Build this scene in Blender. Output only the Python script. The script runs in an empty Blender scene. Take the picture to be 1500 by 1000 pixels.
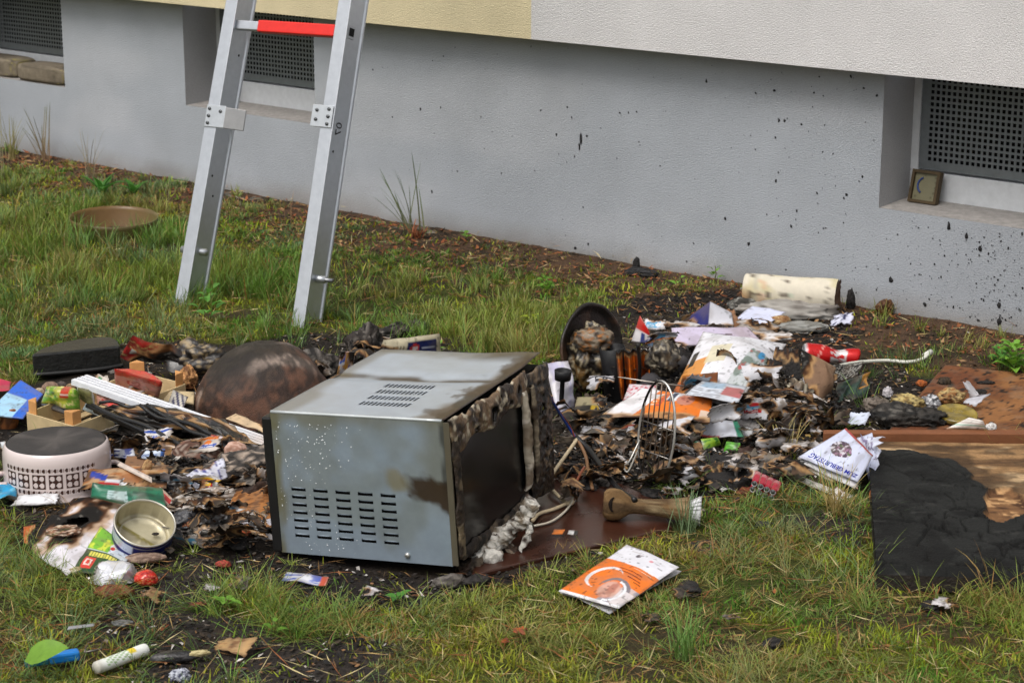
import bpy, bmesh, math
import numpy as np
from mathutils import Vector

SC = bpy.context.scene
COLL = SC.collection
PI = math.pi
rad = math.radians

# ------------------------------------------------------------------ camera, light, exposure
CAM_H, PITCH, FPX = 1.5, rad(14.75), 3000.0
cam_d = bpy.data.cameras.new('camera')
cam = bpy.data.objects.new('camera', cam_d)
COLL.objects.link(cam)
cam.location = (0, 0, CAM_H)
cam.rotation_euler = (PI/2 - PITCH, 0, 0)
cam_d.sensor_width = 36
cam_d.lens = 36*FPX/1500
cam_d.clip_start = 0.05
cam_d.clip_end = 2000
cam_d.dof.use_dof = True
cam_d.dof.focus_distance = 4.7
cam_d.dof.aperture_fstop = 11
SC.camera = cam

SUN_EL, SUN_AZ = rad(58), rad(215)          # overcast: a wide soft sun, high behind the camera's left shoulder
world = bpy.data.worlds.new('World')
SC.world = world
world.use_nodes = True
wn = world.node_tree
wn.nodes.clear()
sky = wn.nodes.new('ShaderNodeTexSky')
sky.sky_type = 'NISHITA'
sky.sun_disc = False
sky.sun_elevation = SUN_EL
sky.sun_rotation = SUN_AZ
sky.air_density = 1.6
sky.dust_density = 6.0
sky.ozone_density = 1.0
hsv = wn.nodes.new('ShaderNodeHueSaturation')   # a clouded sky is nearly colourless
hsv.inputs['Saturation'].default_value = 0.42
bg = wn.nodes.new('ShaderNodeBackground')
bg.inputs['Strength'].default_value = 0.13
out = wn.nodes.new('ShaderNodeOutputWorld')
wn.links.new(sky.outputs[0], hsv.inputs['Color'])
wn.links.new(hsv.outputs[0], bg.inputs['Color'])
wn.links.new(bg.outputs[0], out.inputs['Surface'])
sun_d = bpy.data.lights.new('sun', 'SUN')
sun_d.energy = 1.2
sun_d.angle = rad(28)
sun_d.color = (1.0, 0.985, 0.965)
sun = bpy.data.objects.new('sun', sun_d)
COLL.objects.link(sun)
_sd = Vector((math.sin(SUN_AZ)*math.cos(SUN_EL), math.cos(SUN_AZ)*math.cos(SUN_EL), math.sin(SUN_EL)))
sun.rotation_euler = _sd.to_track_quat('Z', 'Y').to_euler()
SC.view_settings.view_transform = 'Standard'
SC.view_settings.look = 'None'
SC.view_settings.gamma = 1
SC.view_settings.use_curve_mapping = False
SC.view_settings.exposure = 0.12
SC.cycles.use_denoising = True
SC.cycles.max_bounces = 6
SC.cycles.transparent_max_bounces = 8

# ------------------------------------------------------------------ small maths
def S(r, g, b):
    f = lambda c: ((c/255+.055)/1.055)**2.4 if c > 10 else c/255/12.92
    return np.array([f(r), f(g), f(b)])

def A(*v):
    return np.array(v, float)

_cp, _sp = math.cos(PITCH), math.sin(PITCH)
def ray(px, py):
    x = (px-750)/FPX; y = (500-py)/FPX
    return A(x, _cp+y*_sp, -_sp+y*_cp)
def at(px, py, z=0.0):
    """the place on the level z that the photograph shows at this pixel"""
    d = ray(px, py)
    return A(0, 0, CAM_H) + d*((z-CAM_H)/d[2])

WO = at(0, 215)                            # the foot of the wall
_w = at(1500, 492) - WO
WD = _w/np.linalg.norm(_w)                 # along the wall
WN = A(WD[1], -WD[0], 0)                   # out of the wall, towards the lawn
def W3(s, n, z):
    return WO + WD*s + WN*n + A(0, 0, z)
def wat(px, py, n=0.0):
    d = ray(px, py); o = A(0, 0, CAM_H)
    t = (np.dot(WO+WN*n-o, WN))/np.dot(d, WN)
    p = o + d*t
    return float(np.dot(p-WO, WD)), float(p[2])

def _hash(ix, iy, iz, seed):
    h = (ix.astype(np.int64)*374761393 + iy.astype(np.int64)*668265263 + iz.astype(np.int64)*2147483647 + seed*1274126177) & 0xffffffff
    h = ((h ^ (h >> 13))*1274126177) & 0xffffffff
    h = ((h ^ (h >> 15))*2246822519) & 0xffffffff
    return ((h ^ (h >> 16)) & 0xffffff)/float(0xffffff)
def vnoise(p, seed=0):
    p = np.asarray(p, float)
    i = np.floor(p).astype(np.int64); f = p-i
    f = f*f*(3-2*f)
    r = 0
    for dx in (0, 1):
        wx = f[..., 0] if dx else 1-f[..., 0]
        for dy in (0, 1):
            wy = f[..., 1] if dy else 1-f[..., 1]
            for dz in (0, 1):
                wz = f[..., 2] if dz else 1-f[..., 2]
                r = r + wx*wy*wz*_hash(i[..., 0]+dx, i[..., 1]+dy, i[..., 2]+dz, seed)
    return r
def fbm(p, seed=0, o=4):
    p = np.asarray(p, float); r = 0; a = .5; t = 0
    for k in range(o):
        r = r + a*vnoise(p*2**k, seed+k*17); t += a; a *= .5
    return r/t
def n2(u, v, sc, seed=0, o=3):
    return fbm(np.stack([np.asarray(u)*sc, np.asarray(v)*sc, np.full(np.shape(u), seed*.37)], -1), seed, o)
def sm(x, a, b):
    t = np.clip((x-a)/(b-a), 0, 1)
    return t*t*(3-2*t)
def mix(a, b, t):
    return a + (b-a)*np.asarray(t)[..., None]
def inpoly(x, y, poly):
    r = np.zeros(np.shape(x), bool); n = len(poly)
    for i in range(n):
        x0, y0 = poly[i][:2]; x1, y1 = poly[(i+1) % n][:2]
        c = (y0 > y) != (y1 > y)
        with np.errstate(divide='ignore', invalid='ignore'):
            r ^= c & (x < (x1-x0)*(y-y0)/((y1-y0) or 1e-9)+x0)
    return r
def catmull(pts, k=8):
    P = np.array(pts, float); P = np.vstack([2*P[0]-P[1], P, 2*P[-1]-P[-2]])
    o = []
    for i in range(1, len(P)-2):
        for t in np.arange(k)/k:
            a, b, c, d = P[i-1:i+3]
            o.append(.5*((2*b)+(-a+c)*t+(2*a-5*b+4*c-d)*t*t+(-a+3*b-3*c+d)*t**3))
    o.append(P[-2])
    return np.array(o)
def unit(v):
    v = np.asarray(v, float); return v/(np.linalg.norm(v) or 1)
def frame(z):
    z = unit(z); x = np.cross(A(0, 0, 1), z)
    if np.linalg.norm(x) < 1e-4: x = A(1, 0, 0)
    x = unit(x); return np.stack([x, np.cross(z, x), z])     # rows: x, y, z axes

# ------------------------------------------------------------------ materials
_mc = {}
def mat(rough=.6, metal=0.0, bump=.15, bscale=250, var=.16, vscale=60, trans=0.0, spec=.4, coat=0.0, alpha=1.0, rvar=.12, name=None):
    """surface whose own colour is the mesh's colour attribute, with fine grain, mottling and relief"""
    key = (rough, metal, bump, bscale, var, vscale, trans, spec, coat, alpha, rvar)
    if key in _mc: return _mc[key]
    m = bpy.data.materials.new(name or 'surface'); m.use_nodes = True
    nt = m.node_tree; nt.nodes.clear()
    N = lambda t: nt.nodes.new(t); L = nt.links.new
    o = N('ShaderNodeOutputMaterial'); p = N('ShaderNodeBsdfPrincipled')
    a = N('ShaderNodeAttribute'); a.attribute_name = 'Col'
    tc = N('ShaderNodeTexCoord')
    nz = N('ShaderNodeTexNoise'); nz.inputs['Scale'].default_value = vscale; nz.inputs['Detail'].default_value = 5; nz.inputs['Roughness'].default_value = .65
    L(tc.outputs['Object'], nz.inputs['Vector'])
    mr = N('ShaderNodeMapRange'); mr.inputs['From Min'].default_value = .25; mr.inputs['From Max'].default_value = .75
    mr.inputs['To Min'].default_value = 1-var; mr.inputs['To Max'].default_value = 1+var*.6
    L(nz.outputs['Fac'], mr.inputs['Value'])
    mx = N('ShaderNodeVectorMath'); mx.operation = 'SCALE'
    L(a.outputs['Color'], mx.inputs[0]); L(mr.outputs[0], mx.inputs['Scale'])
    L(mx.outputs[0], p.inputs['Base Color'])
    rr = N('ShaderNodeMapRange'); rr.inputs['To Min'].default_value = max(.03, rough-rvar); rr.inputs['To Max'].default_value = min(1, rough+rvar)
    L(nz.outputs['Fac'], rr.inputs['Value']); L(rr.outputs[0], p.inputs['Roughness'])
    p.inputs['Metallic'].default_value = metal
    p.inputs['Specular IOR Level'].default_value = spec
    p.inputs['Coat Weight'].default_value = coat
    p.inputs['Coat Roughness'].default_value = .15
    p.inputs['Alpha'].default_value = alpha
    if bump:
        nb = N('ShaderNodeTexNoise'); nb.inputs['Scale'].default_value = bscale; nb.inputs['Detail'].default_value = 4
        L(tc.outputs['Object'], nb.inputs['Vector'])
        bp = N('ShaderNodeBump'); bp.inputs['Strength'].default_value = bump; bp.inputs['Distance'].default_value = .004
        L(nb.outputs['Fac'], bp.inputs['Height']); L(bp.outputs[0], p.inputs['Normal'])
    sh = p.outputs[0]
    if trans:
        tr = N('ShaderNodeBsdfTranslucent'); L(mx.outputs[0], tr.inputs['Color'])
        ms = N('ShaderNodeMixShader'); ms.inputs[0].default_value = trans
        L(sh, ms.inputs[1]); L(tr.outputs[0], ms.inputs[2]); sh = ms.outputs[0]
    L(sh, o.inputs['Surface'])
    _mc[key] = m
    return m
M_PAPER = mat(.75, bump=.06, bscale=90, var=.10, vscale=35, trans=.06, spec=.25, name='paper')
M_GLOSS = mat(.42, bump=.06, bscale=70, var=.12, vscale=30, spec=.45, name='glossy_print')
M_FOIL = mat(.33, bump=.1, bscale=60, var=.15, vscale=40, spec=.5, coat=.15, name='plastic_film')
M_CHAR = mat(.72, bump=.9, bscale=160, var=.5, vscale=45, spec=.35, name='char')
M_WETCHAR = mat(.40, bump=.5, bscale=140, var=.4, vscale=40, spec=.5, name='wet_char')
M_WOOD = mat(.7, bump=.2, bscale=120, var=.2, vscale=25, name='wood')
M_METAL = mat(.38, metal=.8, bump=.05, bscale=300, var=.10, vscale=50, name='metal')
M_CASING = mat(.34, metal=.35, bump=.04, bscale=90, var=.13, vscale=22, spec=.5, rvar=.10, name='casing')
M_ENAMEL = mat(.22, bump=.02, bscale=60, var=.05, vscale=20, spec=.5, coat=.4, name='enamel')
M_PLASTIC = mat(.45, bump=.08, bscale=150, var=.12, vscale=40, spec=.45, name='plastic')
M_MATT = mat(.85, bump=.3, bscale=180, var=.2, vscale=50, spec=.2, name='matt')
M_STONE = mat(.9, bump=.6, bscale=140, var=.3, vscale=40, spec=.2, name='stone')
M_LEAF = mat(.5, bump=.1, bscale=200, var=.2, vscale=60, trans=.35, spec=.35, name='leaf')
M_CLEAR = mat(.25, bump=.1, bscale=50, var=.1, alpha=.45, spec=.5, name='clear_plastic')
M_AMBER = mat(.35, bump=.1, bscale=50, var=.1, alpha=.72, spec=.5, name='cloudy_plastic')

# ------------------------------------------------------------------ objects
OFF = {}
def link(o, parent=None):
    COLL.objects.link(o)
    if parent is not None: o.parent = parent
def tag(o, label=None, cat=None, group=None, kind=None):
    if label: o['label'] = label
    if cat: o['category'] = cat
    if group: o['group'] = group
    if kind: o['kind'] = kind
    return o
def thing(name, label, cat, loc, group=None):
    o = bpy.data.objects.new(name, None); o.empty_display_size = .02
    o.location = tuple(loc); link(o); OFF[o.name] = np.array(loc, float)
    return tag(o, label, cat, group)
def mk(name, V, F, m, parent=None, col=None, smooth=True, kind=None, origin=None):
    """one mesh object from world-space vertices; V (n,3), F list or (n,k) array, col per vertex or one colour"""
    V = np.asarray(V, float)
    if parent is not None: off = OFF[parent.name]
    elif origin is not None: off = np.array(origin, float)
    else: off = A((V[:, 0].min()+V[:, 0].max())/2, (V[:, 1].min()+V[:, 1].max())/2, V[:, 2].min())
    me = bpy.data.meshes.new(name)
    L = V-off
    if isinstance(F, np.ndarray):
        k = F.shape[1]
        me.vertices.add(len(L)); me.vertices.foreach_set('co', L.astype(np.float32).ravel())
        me.loops.add(F.size); me.loops.foreach_set('vertex_index', F.astype(np.int32).ravel())
        me.polygons.add(len(F)); me.polygons.foreach_set('loop_start', np.arange(0, F.size, k, dtype=np.int32))
        me.update(calc_edges=True)
    else:
        me.from_pydata([tuple(v) for v in L], [], [tuple(int(i) for i in f) for f in F])
    me.polygons.foreach_set('use_smooth', np.full(len(me.polygons), bool(smooth)))
    if col is None: col = A(.5, .5, .5)
    col = np.asarray(col, float)
    if col.ndim == 1: col = np.tile(col, (len(L), 1))
    at_ = me.color_attributes.new('Col', 'FLOAT_COLOR', 'POINT')
    at_.data.foreach_set('color', np.hstack([np.clip(col, 0, 1), np.ones((len(L), 1))]).astype(np.float32).ravel())
    me.materials.append(m)
    me.validate()
    o = bpy.data.objects.new(name, me)
    if parent is None: o.location = tuple(off)
    link(o, parent); OFF[o.name] = off
    if kind: o['kind'] = kind
    return o

class MB:
    """collects shapes into one mesh"""
    def __init__(s): s.V = []; s.F = []; s.C = []; s.n = 0
    def add(s, V, F, c):
        V = np.asarray(V, float); c = np.asarray(c, float)
        if c.ndim == 1: c = np.tile(c, (len(V), 1))
        s.V.append(V); s.F += [tuple(int(i)+s.n for i in f) for f in F]; s.C.append(c); s.n += len(V)
        return s
    def box(s, o, ax, ay, az, c):
        """box from corner o along the three edge vectors"""
        o, ax, ay, az = map(lambda v: np.asarray(v, float), (o, ax, ay, az))
        V = [o, o+ax, o+ax+ay, o+ay, o+az, o+ax+az, o+ax+ay+az, o+ay+az]
        return s.add(V, [(0, 3, 2, 1), (4, 5, 6, 7), (0, 1, 5, 4), (1, 2, 6, 5), (2, 3, 7, 6), (3, 0, 4, 7)], c)
    def tube(s, path, r, c, n=8, cap=True):
        P = np.asarray(path, float); r = np.broadcast_to(np.asarray(r, float), (len(P),))
        T = np.gradient(P, axis=0); T /= np.linalg.norm(T, axis=1)[:, None]+1e-12
        f = frame(T[0]); x = f[0]; V = []
        for i in range(len(P)):
            x = unit(x-np.dot(x, T[i])*T[i]); y = np.cross(T[i], x)
            for k in range(n):
                a = 2*PI*k/n; V.append(P[i]+r[i]*(math.cos(a)*x+math.sin(a)*y))
        F = [(i*n+k, i*n+(k+1) % n, (i+1)*n+(k+1) % n, (i+1)*n+k) for i in range(len(P)-1) for k in range(n)]
        if cap: F += [tuple(range(n-1, -1, -1)), tuple((len(P)-1)*n+k for k in range(n))]
        c = np.asarray(c, float)
        if c.ndim == 2: c = np.repeat(c, n, axis=0)
        return s.add(V, F, c)
    def lathe(s, prof, o, axis, c, n=48, xdir=None, cf=None, jit=0, seed=1):
        """profile of (radius, height) turned about the axis through o"""
        f = frame(axis)
        if xdir is not None:
            x = unit(np.asarray(xdir)-np.dot(xdir, f[2])*f[2]); f = np.stack([x, np.cross(f[2], x), f[2]])
        prof = np.array(prof, float); m = len(prof)
        a = np.arange(n)*2*PI/n
        R = np.repeat(prof[:, 0], n); Z = np.repeat(prof[:, 1], n); T = np.tile(a, m)
        Lc = np.stack([R*np.cos(T), R*np.sin(T), Z], -1)
        if jit: Lc = Lc*(1+jit*(fbm(Lc*12, seed, 3)-.5)[:, None])
        V = np.asarray(o)+Lc@f
        F = [(i*n+k, i*n+(k+1) % n, (i+1)*n+(k+1) % n, (i+1)*n+k) for i in range(m-1) for k in range(n)]
        if prof[0, 0] > 1e-6: F.append(tuple(range(n-1, -1, -1))) if prof[0, 0] < 0 else None
        F = [q for q in F if q]
        C = cf(T, Z, R) if cf else c
        return s.add(V, F, C)
    def build(s, name, m, parent=None, smooth=True, **k):
        return mk(name, np.vstack(s.V), s.F, m, parent, np.vstack(s.C), smooth, **k)
def sharp(o, ang=35):
    try: o.data.set_sharp_from_angle(angle=rad(ang))
    except Exception: pass
    return o
def bevel(o, w, seg=2):
    b = o.modifiers.new('bevel', 'BEVEL'); b.width = w; b.segments = seg; b.limit_method = 'ANGLE'; b.angle_limit = rad(40)
    return o
def grid_faces(nu, nv):
    i = np.arange(nu)[:, None]*(nv+1)+np.arange(nv)[None, :]
    return np.stack([i, i+nv+1, i+nv+2, i+1], -1).reshape(-1, 4)

CHAR, ASH, SCORCH, TAN = S(26, 24, 23), S(120, 116, 110), S(84, 52, 28), S(176, 138, 92)
EXCL = []                                   # footprints that grass does not grow through
def rect(c, u, v, a, b, d, e, k):
    c[(u >= a) & (u <= d) & (v >= b) & (v <= e)] = k
def ell(c, u, v, cu, cv, ru, rv, k):
    c[((u-cu)/ru)**2+((v-cv)/rv)**2 < 1] = k
def burnt(c, s, u, v, seed):
    """char colouring for the burn amount s: clean below -.2, scorched, then black"""
    c = mix(c, TAN, sm(s, -.28, -.1)*.8)
    c = mix(c, SCORCH, sm(s, -.12, .03))
    c = mix(c, CHAR, sm(s, .0, .14))
    return mix(c, ASH, sm(n2(u, v, 22, seed+5), .62, .72)*sm(s, .12, .25)*.7)

class Sheet:
    def __init__(s, c4, bulge=0, crumple=.004, cs=5, seed=1, extra=None):
        s.c = [at(*q) for q in c4]; s.b = bulge; s.cr = crumple; s.cs = cs; s.seed = seed; s.extra = extra
        n = np.cross(s.c[1]-s.c[0], s.c[3]-s.c[0]); n = unit(n); s.N = n if n[2] > 0 else -n
        s.lu = np.linalg.norm(s.c[1]-s.c[0]); s.lv = np.linalg.norm(s.c[3]-s.c[0])
    def P(s, u, v):
        u = np.asarray(u, float); v = np.asarray(v, float)
        U, Vv = u[..., None], v[..., None]
        p = s.c[0]*(1-U)*(1-Vv)+s.c[1]*U*(1-Vv)+s.c[2]*U*Vv+s.c[3]*(1-U)*Vv
        a = n2(u*s.lu, v*s.lv, s.cs/.1, s.seed, 2)
        b = n2(u*s.lu, v*s.lv, s.cs/.23, s.seed+9, 2)
        h = s.cr*((1-np.abs(2*a-1)*2.2)+2.0*(b-.5)*2)
        h = h+s.b*np.sin(PI*np.clip(u, 0, 1))**.8*np.sin(PI*np.clip(v, 0, 1))**.8
        p = p+s.N*h[..., None]
        if s.extra: p = p+s.extra(u, v)
        return p
def sheet(name, c4, label=None, cat=None, base=S(222, 222, 226), paint=None, n=None, bulge=0, crumple=.004, cs=1.2, seed=1, burn=(), hole=.3,
          ragged=0.0, grime=.5, m=M_PAPER, thick=.0012, parent=None, group=None, extra=None, jag=.6, excl=True, pouch=0):
    """a sheet of paper, film or card between four pixels, each with its height over the ground"""
    sh = Sheet(c4, bulge, crumple, cs, seed, extra)
    if n is None: n = (int(np.clip(sh.lu/.0045, 14, 90)), int(np.clip(sh.lv/.0045, 14, 90)))
    nu, nv = n
    u, v = np.meshgrid(np.linspace(0, 1, nu+1), np.linspace(0, 1, nv+1), indexing='ij')
    uu, vv = u.copy(), v.copy()
    if ragged:
        e = (n2(u, v, 9, seed+3)-.5)*ragged; g = (n2(v, u, 9, seed+4)-.5)*ragged
        uu = uu+e*np.abs(2*u-1)**2; vv = vv+g*np.abs(2*v-1)**2
    P = sh.P(uu, vv).reshape(-1, 3)
    u1, v1 = u.ravel(), v.ravel()
    col = np.tile(np.asarray(base, float), (len(u1), 1))
    if paint is not None:
        r = paint(col, u1, v1); col = col if r is None else r
    if grime:                                               # soot, mud and water marks
        x1, y1 = u1*sh.lu, v1*sh.lv
        g = sm(n2(x1, y1, 26, seed+61, 4), .52, .68)*grime*.55; col = mix(col, S(120, 108, 94), g)
        g = sm(n2(x1, y1, 120, seed+62, 2), .70, .78)*grime*1.1; col = mix(col, S(44, 40, 38), np.clip(g, 0, .85))
        eg = np.minimum(np.minimum(x1, sh.lu-x1), np.minimum(y1, sh.lv-y1)); col = mix(col, S(96, 84, 70), sm(.006-eg+(n2(x1, y1, 60, seed+63, 2)-.5)*.010, 0, .006)*grime*.8)
    F = grid_faces(nu, nv)
    s = np.full(len(u1), -1.0)
    for b in burn:
        if callable(b): s = np.maximum(s, b(u1, v1)+(n2(u1, v1, 7, seed+11)-.5)*jag)
        else:
            d = np.sqrt(((u1-b[0]))**2+((v1-b[1]))**2)/b[2]
            s = np.maximum(s, (1-d)*.7+(n2(u1, v1, 7, seed+11)-.5)*jag)
    if burn:
        col = burnt(col, s, u1, v1, seed)
        keep = (s[F] < hole).all(1)
        if keep.sum() > 4: F = F[keep]
    if pouch:
        w = (np.clip(np.sin(PI*u1), 0, 1)*np.clip(np.sin(PI*v1), 0, 1))**.45*pouch
        w = w*(1+.5*(n2(u1, v1, 6, seed+21)-.5))
        k = len(P); P = np.vstack([P+sh.N*w[:, None], P-sh.N*(w*.6)[:, None]])
        F = np.vstack([F, F[:, ::-1]+k]); col = np.vstack([col, col])
    elif thick: pass
    o = mk(name, P, F, m, parent, col)
    if thick and not pouch:
        k = o.modifiers.new('thickness', 'SOLIDIFY'); k.thickness = thick; k.offset = -1
    if label: tag(o, label, cat, group)
    if excl and sh.c[0][2] < .06: EXCL.append([tuple(q[:2]) for q in sh.c])
    o_sheet[o.name] = sh
    return o
o_sheet = {}
def letters(text, parent, P, o, a, b, color, size=1.0, lift=.0012, name='lettering', N=None, bold=0.0):
    """flat lettering laid on a surface: text x runs along a, text y along b, in the surface's own coordinates"""
    cu = bpy.data.curves.new('lettering', 'FONT'); cu.body = text; cu.size = size; cu.offset = bold; cu.resolution_u = 3
    t = bpy.data.objects.new('lettering', cu); COLL.objects.link(t)
    dg = bpy.context.evaluated_depsgraph_get()
    me = bpy.data.meshes.new_from_object(t.evaluated_get(dg))
    bpy.data.objects.remove(t); bpy.data.curves.remove(cu)
    V = np.array([v.co[:] for v in me.vertices]); F = [tuple(p.vertices) for p in me.polygons]
    bpy.data.meshes.remove(me)
    if not len(V): return
    u = o[0]+V[:, 0]*a[0]+V[:, 1]*b[0]; v = o[1]+V[:, 0]*a[1]+V[:, 1]*b[1]
    W = P(u, v)+np.asarray(N)*lift
    return mk(name, W, F, M_PAPER, parent, color, smooth=False)

_ico = {}
def ico(k):
    if k not in _ico:
        bm = bmesh.new(); bmesh.ops.create_icosphere(bm, subdivisions=k, radius=1)
        bm.verts.ensure_lookup_table()
        _ico[k] = (np.array([v.co[:] for v in bm.verts]), np.array([[v.index for v in f.verts] for f in bm.faces]))
        bm.free()
    return _ico[k]
def lump(name, c, size, label=None, cat=None, rz=0, seed=1, amp=.35, freq=1.6, ridge=.0, pal=None, thr=(.42, .6), m=M_CHAR, sub=4, parent=None,
         group=None, tilt=(0, 0), cfreq=3.5, flat=True, smooth=True):
    """an irregular solid: a heap, a stone, a crumpled wad, a melted mass"""
    D, F = ico(sub)
    nz = fbm(D*freq+seed*3.1, seed, 4)
    r = 1+amp*2*(nz-.5)+(.16*amp*(1-2*np.abs(2*fbm(D*freq*5+seed, seed+31, 2)-1)) if sub > 3 and amp > .3 else 0)
    if ridge: r = r+ridge*(1-np.abs(2*fbm(D*freq*1.7+seed, seed+40, 3)-1)*2.5)
    V = D*r[:, None]*np.array(size)
    if flat: V[:, 2] = np.where(V[:, 2] < 0, V[:, 2]*.75, V[:, 2])
    ax, ay = tilt
    Rx = np.array([[1, 0, 0], [0, math.cos(ax), -math.sin(ax)], [0, math.sin(ax), math.cos(ax)]])
    Ry = np.array([[math.cos(ay), 0, math.sin(ay)], [0, 1, 0], [-math.sin(ay), 0, math.cos(ay)]])
    Rz = np.array([[math.cos(rz), -math.sin(rz), 0], [math.sin(rz), math.cos(rz), 0], [0, 0, 1]])
    V = V@(Rz@Ry@Rx).T+np.asarray(c)
    pal = pal or [CHAR, S(60, 52, 46)]
    q = fbm(D*cfreq+seed*7.7, seed+70, 4)
    col = np.tile(pal[0], (len(D), 1))
    if len(pal) > 1: col = mix(col, pal[1], sm(q, *thr))
    if len(pal) > 2: col = mix(col, pal[2], sm(fbm(D*cfreq*2.6+seed*2.3, seed+90, 3), .56, .64))
    o = mk(name, V, F, m, parent, col, smooth)
    if label: tag(o, label, cat, group)
    return o

# ------------------------------------------------------------------ ground
DARK = [at(*q)[:2] for q in [(-60, 600), (60, 545), (200, 500), (330, 505), (470, 490), (640, 505), (700, 540), (800, 560), (830, 470), (930, 440), (1080, 430), (1230, 470),
                             (1290, 540), (1560, 560), (1560, 650), (1270, 690), (1150, 720), (1060, 735), (960, 800), (760, 840), (650, 870), (540, 885), (420, 850), (300, 830), (180, 850), (90, 835), (20, 745), (-60, 730)]]
SOIL = [at(*q)[:2] for q in [(190, 830), (300, 815), (350, 850), (310, 880), (360, 895), (450, 930), (560, 940), (590, 1010), (230, 1010), (260, 950), (150, 905), (160, 870)]]
SOIL2 = [at(*q)[:2] for q in [(1150, 750), (1270, 740), (1275, 800), (1180, 790)]]
def soft_in(x, y, poly, seed, w=.10):
    a = (n2(x, y, 7, seed, 3)-.5)*w*2.2; b = (n2(y, x, 7, seed+1, 3)-.5)*w*2.2
    return inpoly(x+a, y+b, poly)
def wall_dist(x, y):
    return (x-WO[0])*WN[0]+(y-WO[1])*WN[1]
def gz(x, y):
    x = np.asarray(x, float); y = np.asarray(y, float)
    near = np.exp(-((x/6)**2+((y-5)/6)**2))
    return ((n2(x, y, 2.2, 5, 3)-.5)*.022+(n2(x, y, 12, 6, 3)-.5)*.014-.001)*near
def lines(a, b, step, ends):
    t = list(np.arange(a, b+1e-6, step)); k = step; p = b; q = a
    while p < ends: k *= 1.5; p += k; t.append(p)
    k = step
    while q > -ends: k *= 1.5; q -= k; t.insert(0, q)
    return np.array(t)
gx, gy = lines(-3.2, 3.0, .025, 400), lines(2.6, 9.8, .025, 400)
X, Y = np.meshgrid(gx, gy, indexing='ij')
xf, yf = X.ravel(), Y.ravel()
GV = np.stack([xf, yf, gz(xf, yf)], -1)
MOSS, MOSS2, EARTH, BLACK, LITTER = S(84, 86, 30), S(62, 68, 28), S(58, 48, 36), S(38, 33, 30), S(84, 64, 48)
gc = mix(np.tile(MOSS2, (len(xf), 1)), MOSS, sm(n2(xf, yf, 5, 21), .42, .6))
gc = mix(gc, EARTH, sm(n2(xf, yf, 4, 22), .5, .66)*.8)
wd = wall_dist(xf, yf)
gc = mix(gc, LITTER, sm(.60-wd+(n2(xf, yf, 5, 23)-.5)*.8, 0, .25))
gc = mix(gc, EARTH, sm(n2(xf, yf, 9, 24), .52, .62)*sm(.9-wd, 0, .3))
dk = soft_in(xf, yf, DARK, 31)
gc[dk] = mix(np.tile(BLACK, (dk.sum(), 1)), EARTH, sm(n2(xf[dk], yf[dk], 9, 25), .5, .7)*.7)
dk = soft_in(xf, yf, SOIL, 33, .07) | soft_in(xf, yf, SOIL2, 35, .06)
gc[dk] = mix(np.tile(S(50, 45, 42), (dk.sum(), 1)), EARTH, sm(n2(xf[dk], yf[dk], 14, 26), .55, .7)*.6)
M_GROUND = mat(.9, bump=1.0, bscale=160, var=.75, vscale=130, spec=.2, rvar=.1, name='soil')
mk('ground', GV, grid_faces(len(gx)-1, len(gy)-1), M_GROUND, None, gc, kind='structure', origin=(0, 0, 0))

# ------------------------------------------------------------------ building
def plate(us, vs, holes, f, extra_u=(), extra_v=()):
    """sheet in (u, v) with rectangular openings; f maps (u, v) arrays to points"""
    U = sorted(set([round(x, 5) for x in list(us)+list(extra_u)+[h[0] for h in holes]+[h[2] for h in holes]]))
    Vv = sorted(set([round(x, 5) for x in list(vs)+list(extra_v)+[h[1] for h in holes]+[h[3] for h in holes]]))
    U, Vv = np.array(U), np.array(Vv)
    u, v = np.meshgrid(U, Vv, indexing='ij')
    F = grid_faces(len(U)-1, len(Vv)-1)
    cu = ((U[:-1]+U[1:])/2)[:, None]+0*Vv[None, :-1]; cv = ((Vv[:-1]+Vv[1:])/2)[None, :]+0*U[:-1, None]
    k = np.ones(cu.shape, bool)
    for h in holes: k &= ~((cu > h[0]) & (cu < h[2]) & (cv > h[1]) & (cv < h[3]))
    return f(u.ravel(), v.ravel()), F[k.ravel()], u.ravel(), v.ravel()

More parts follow.
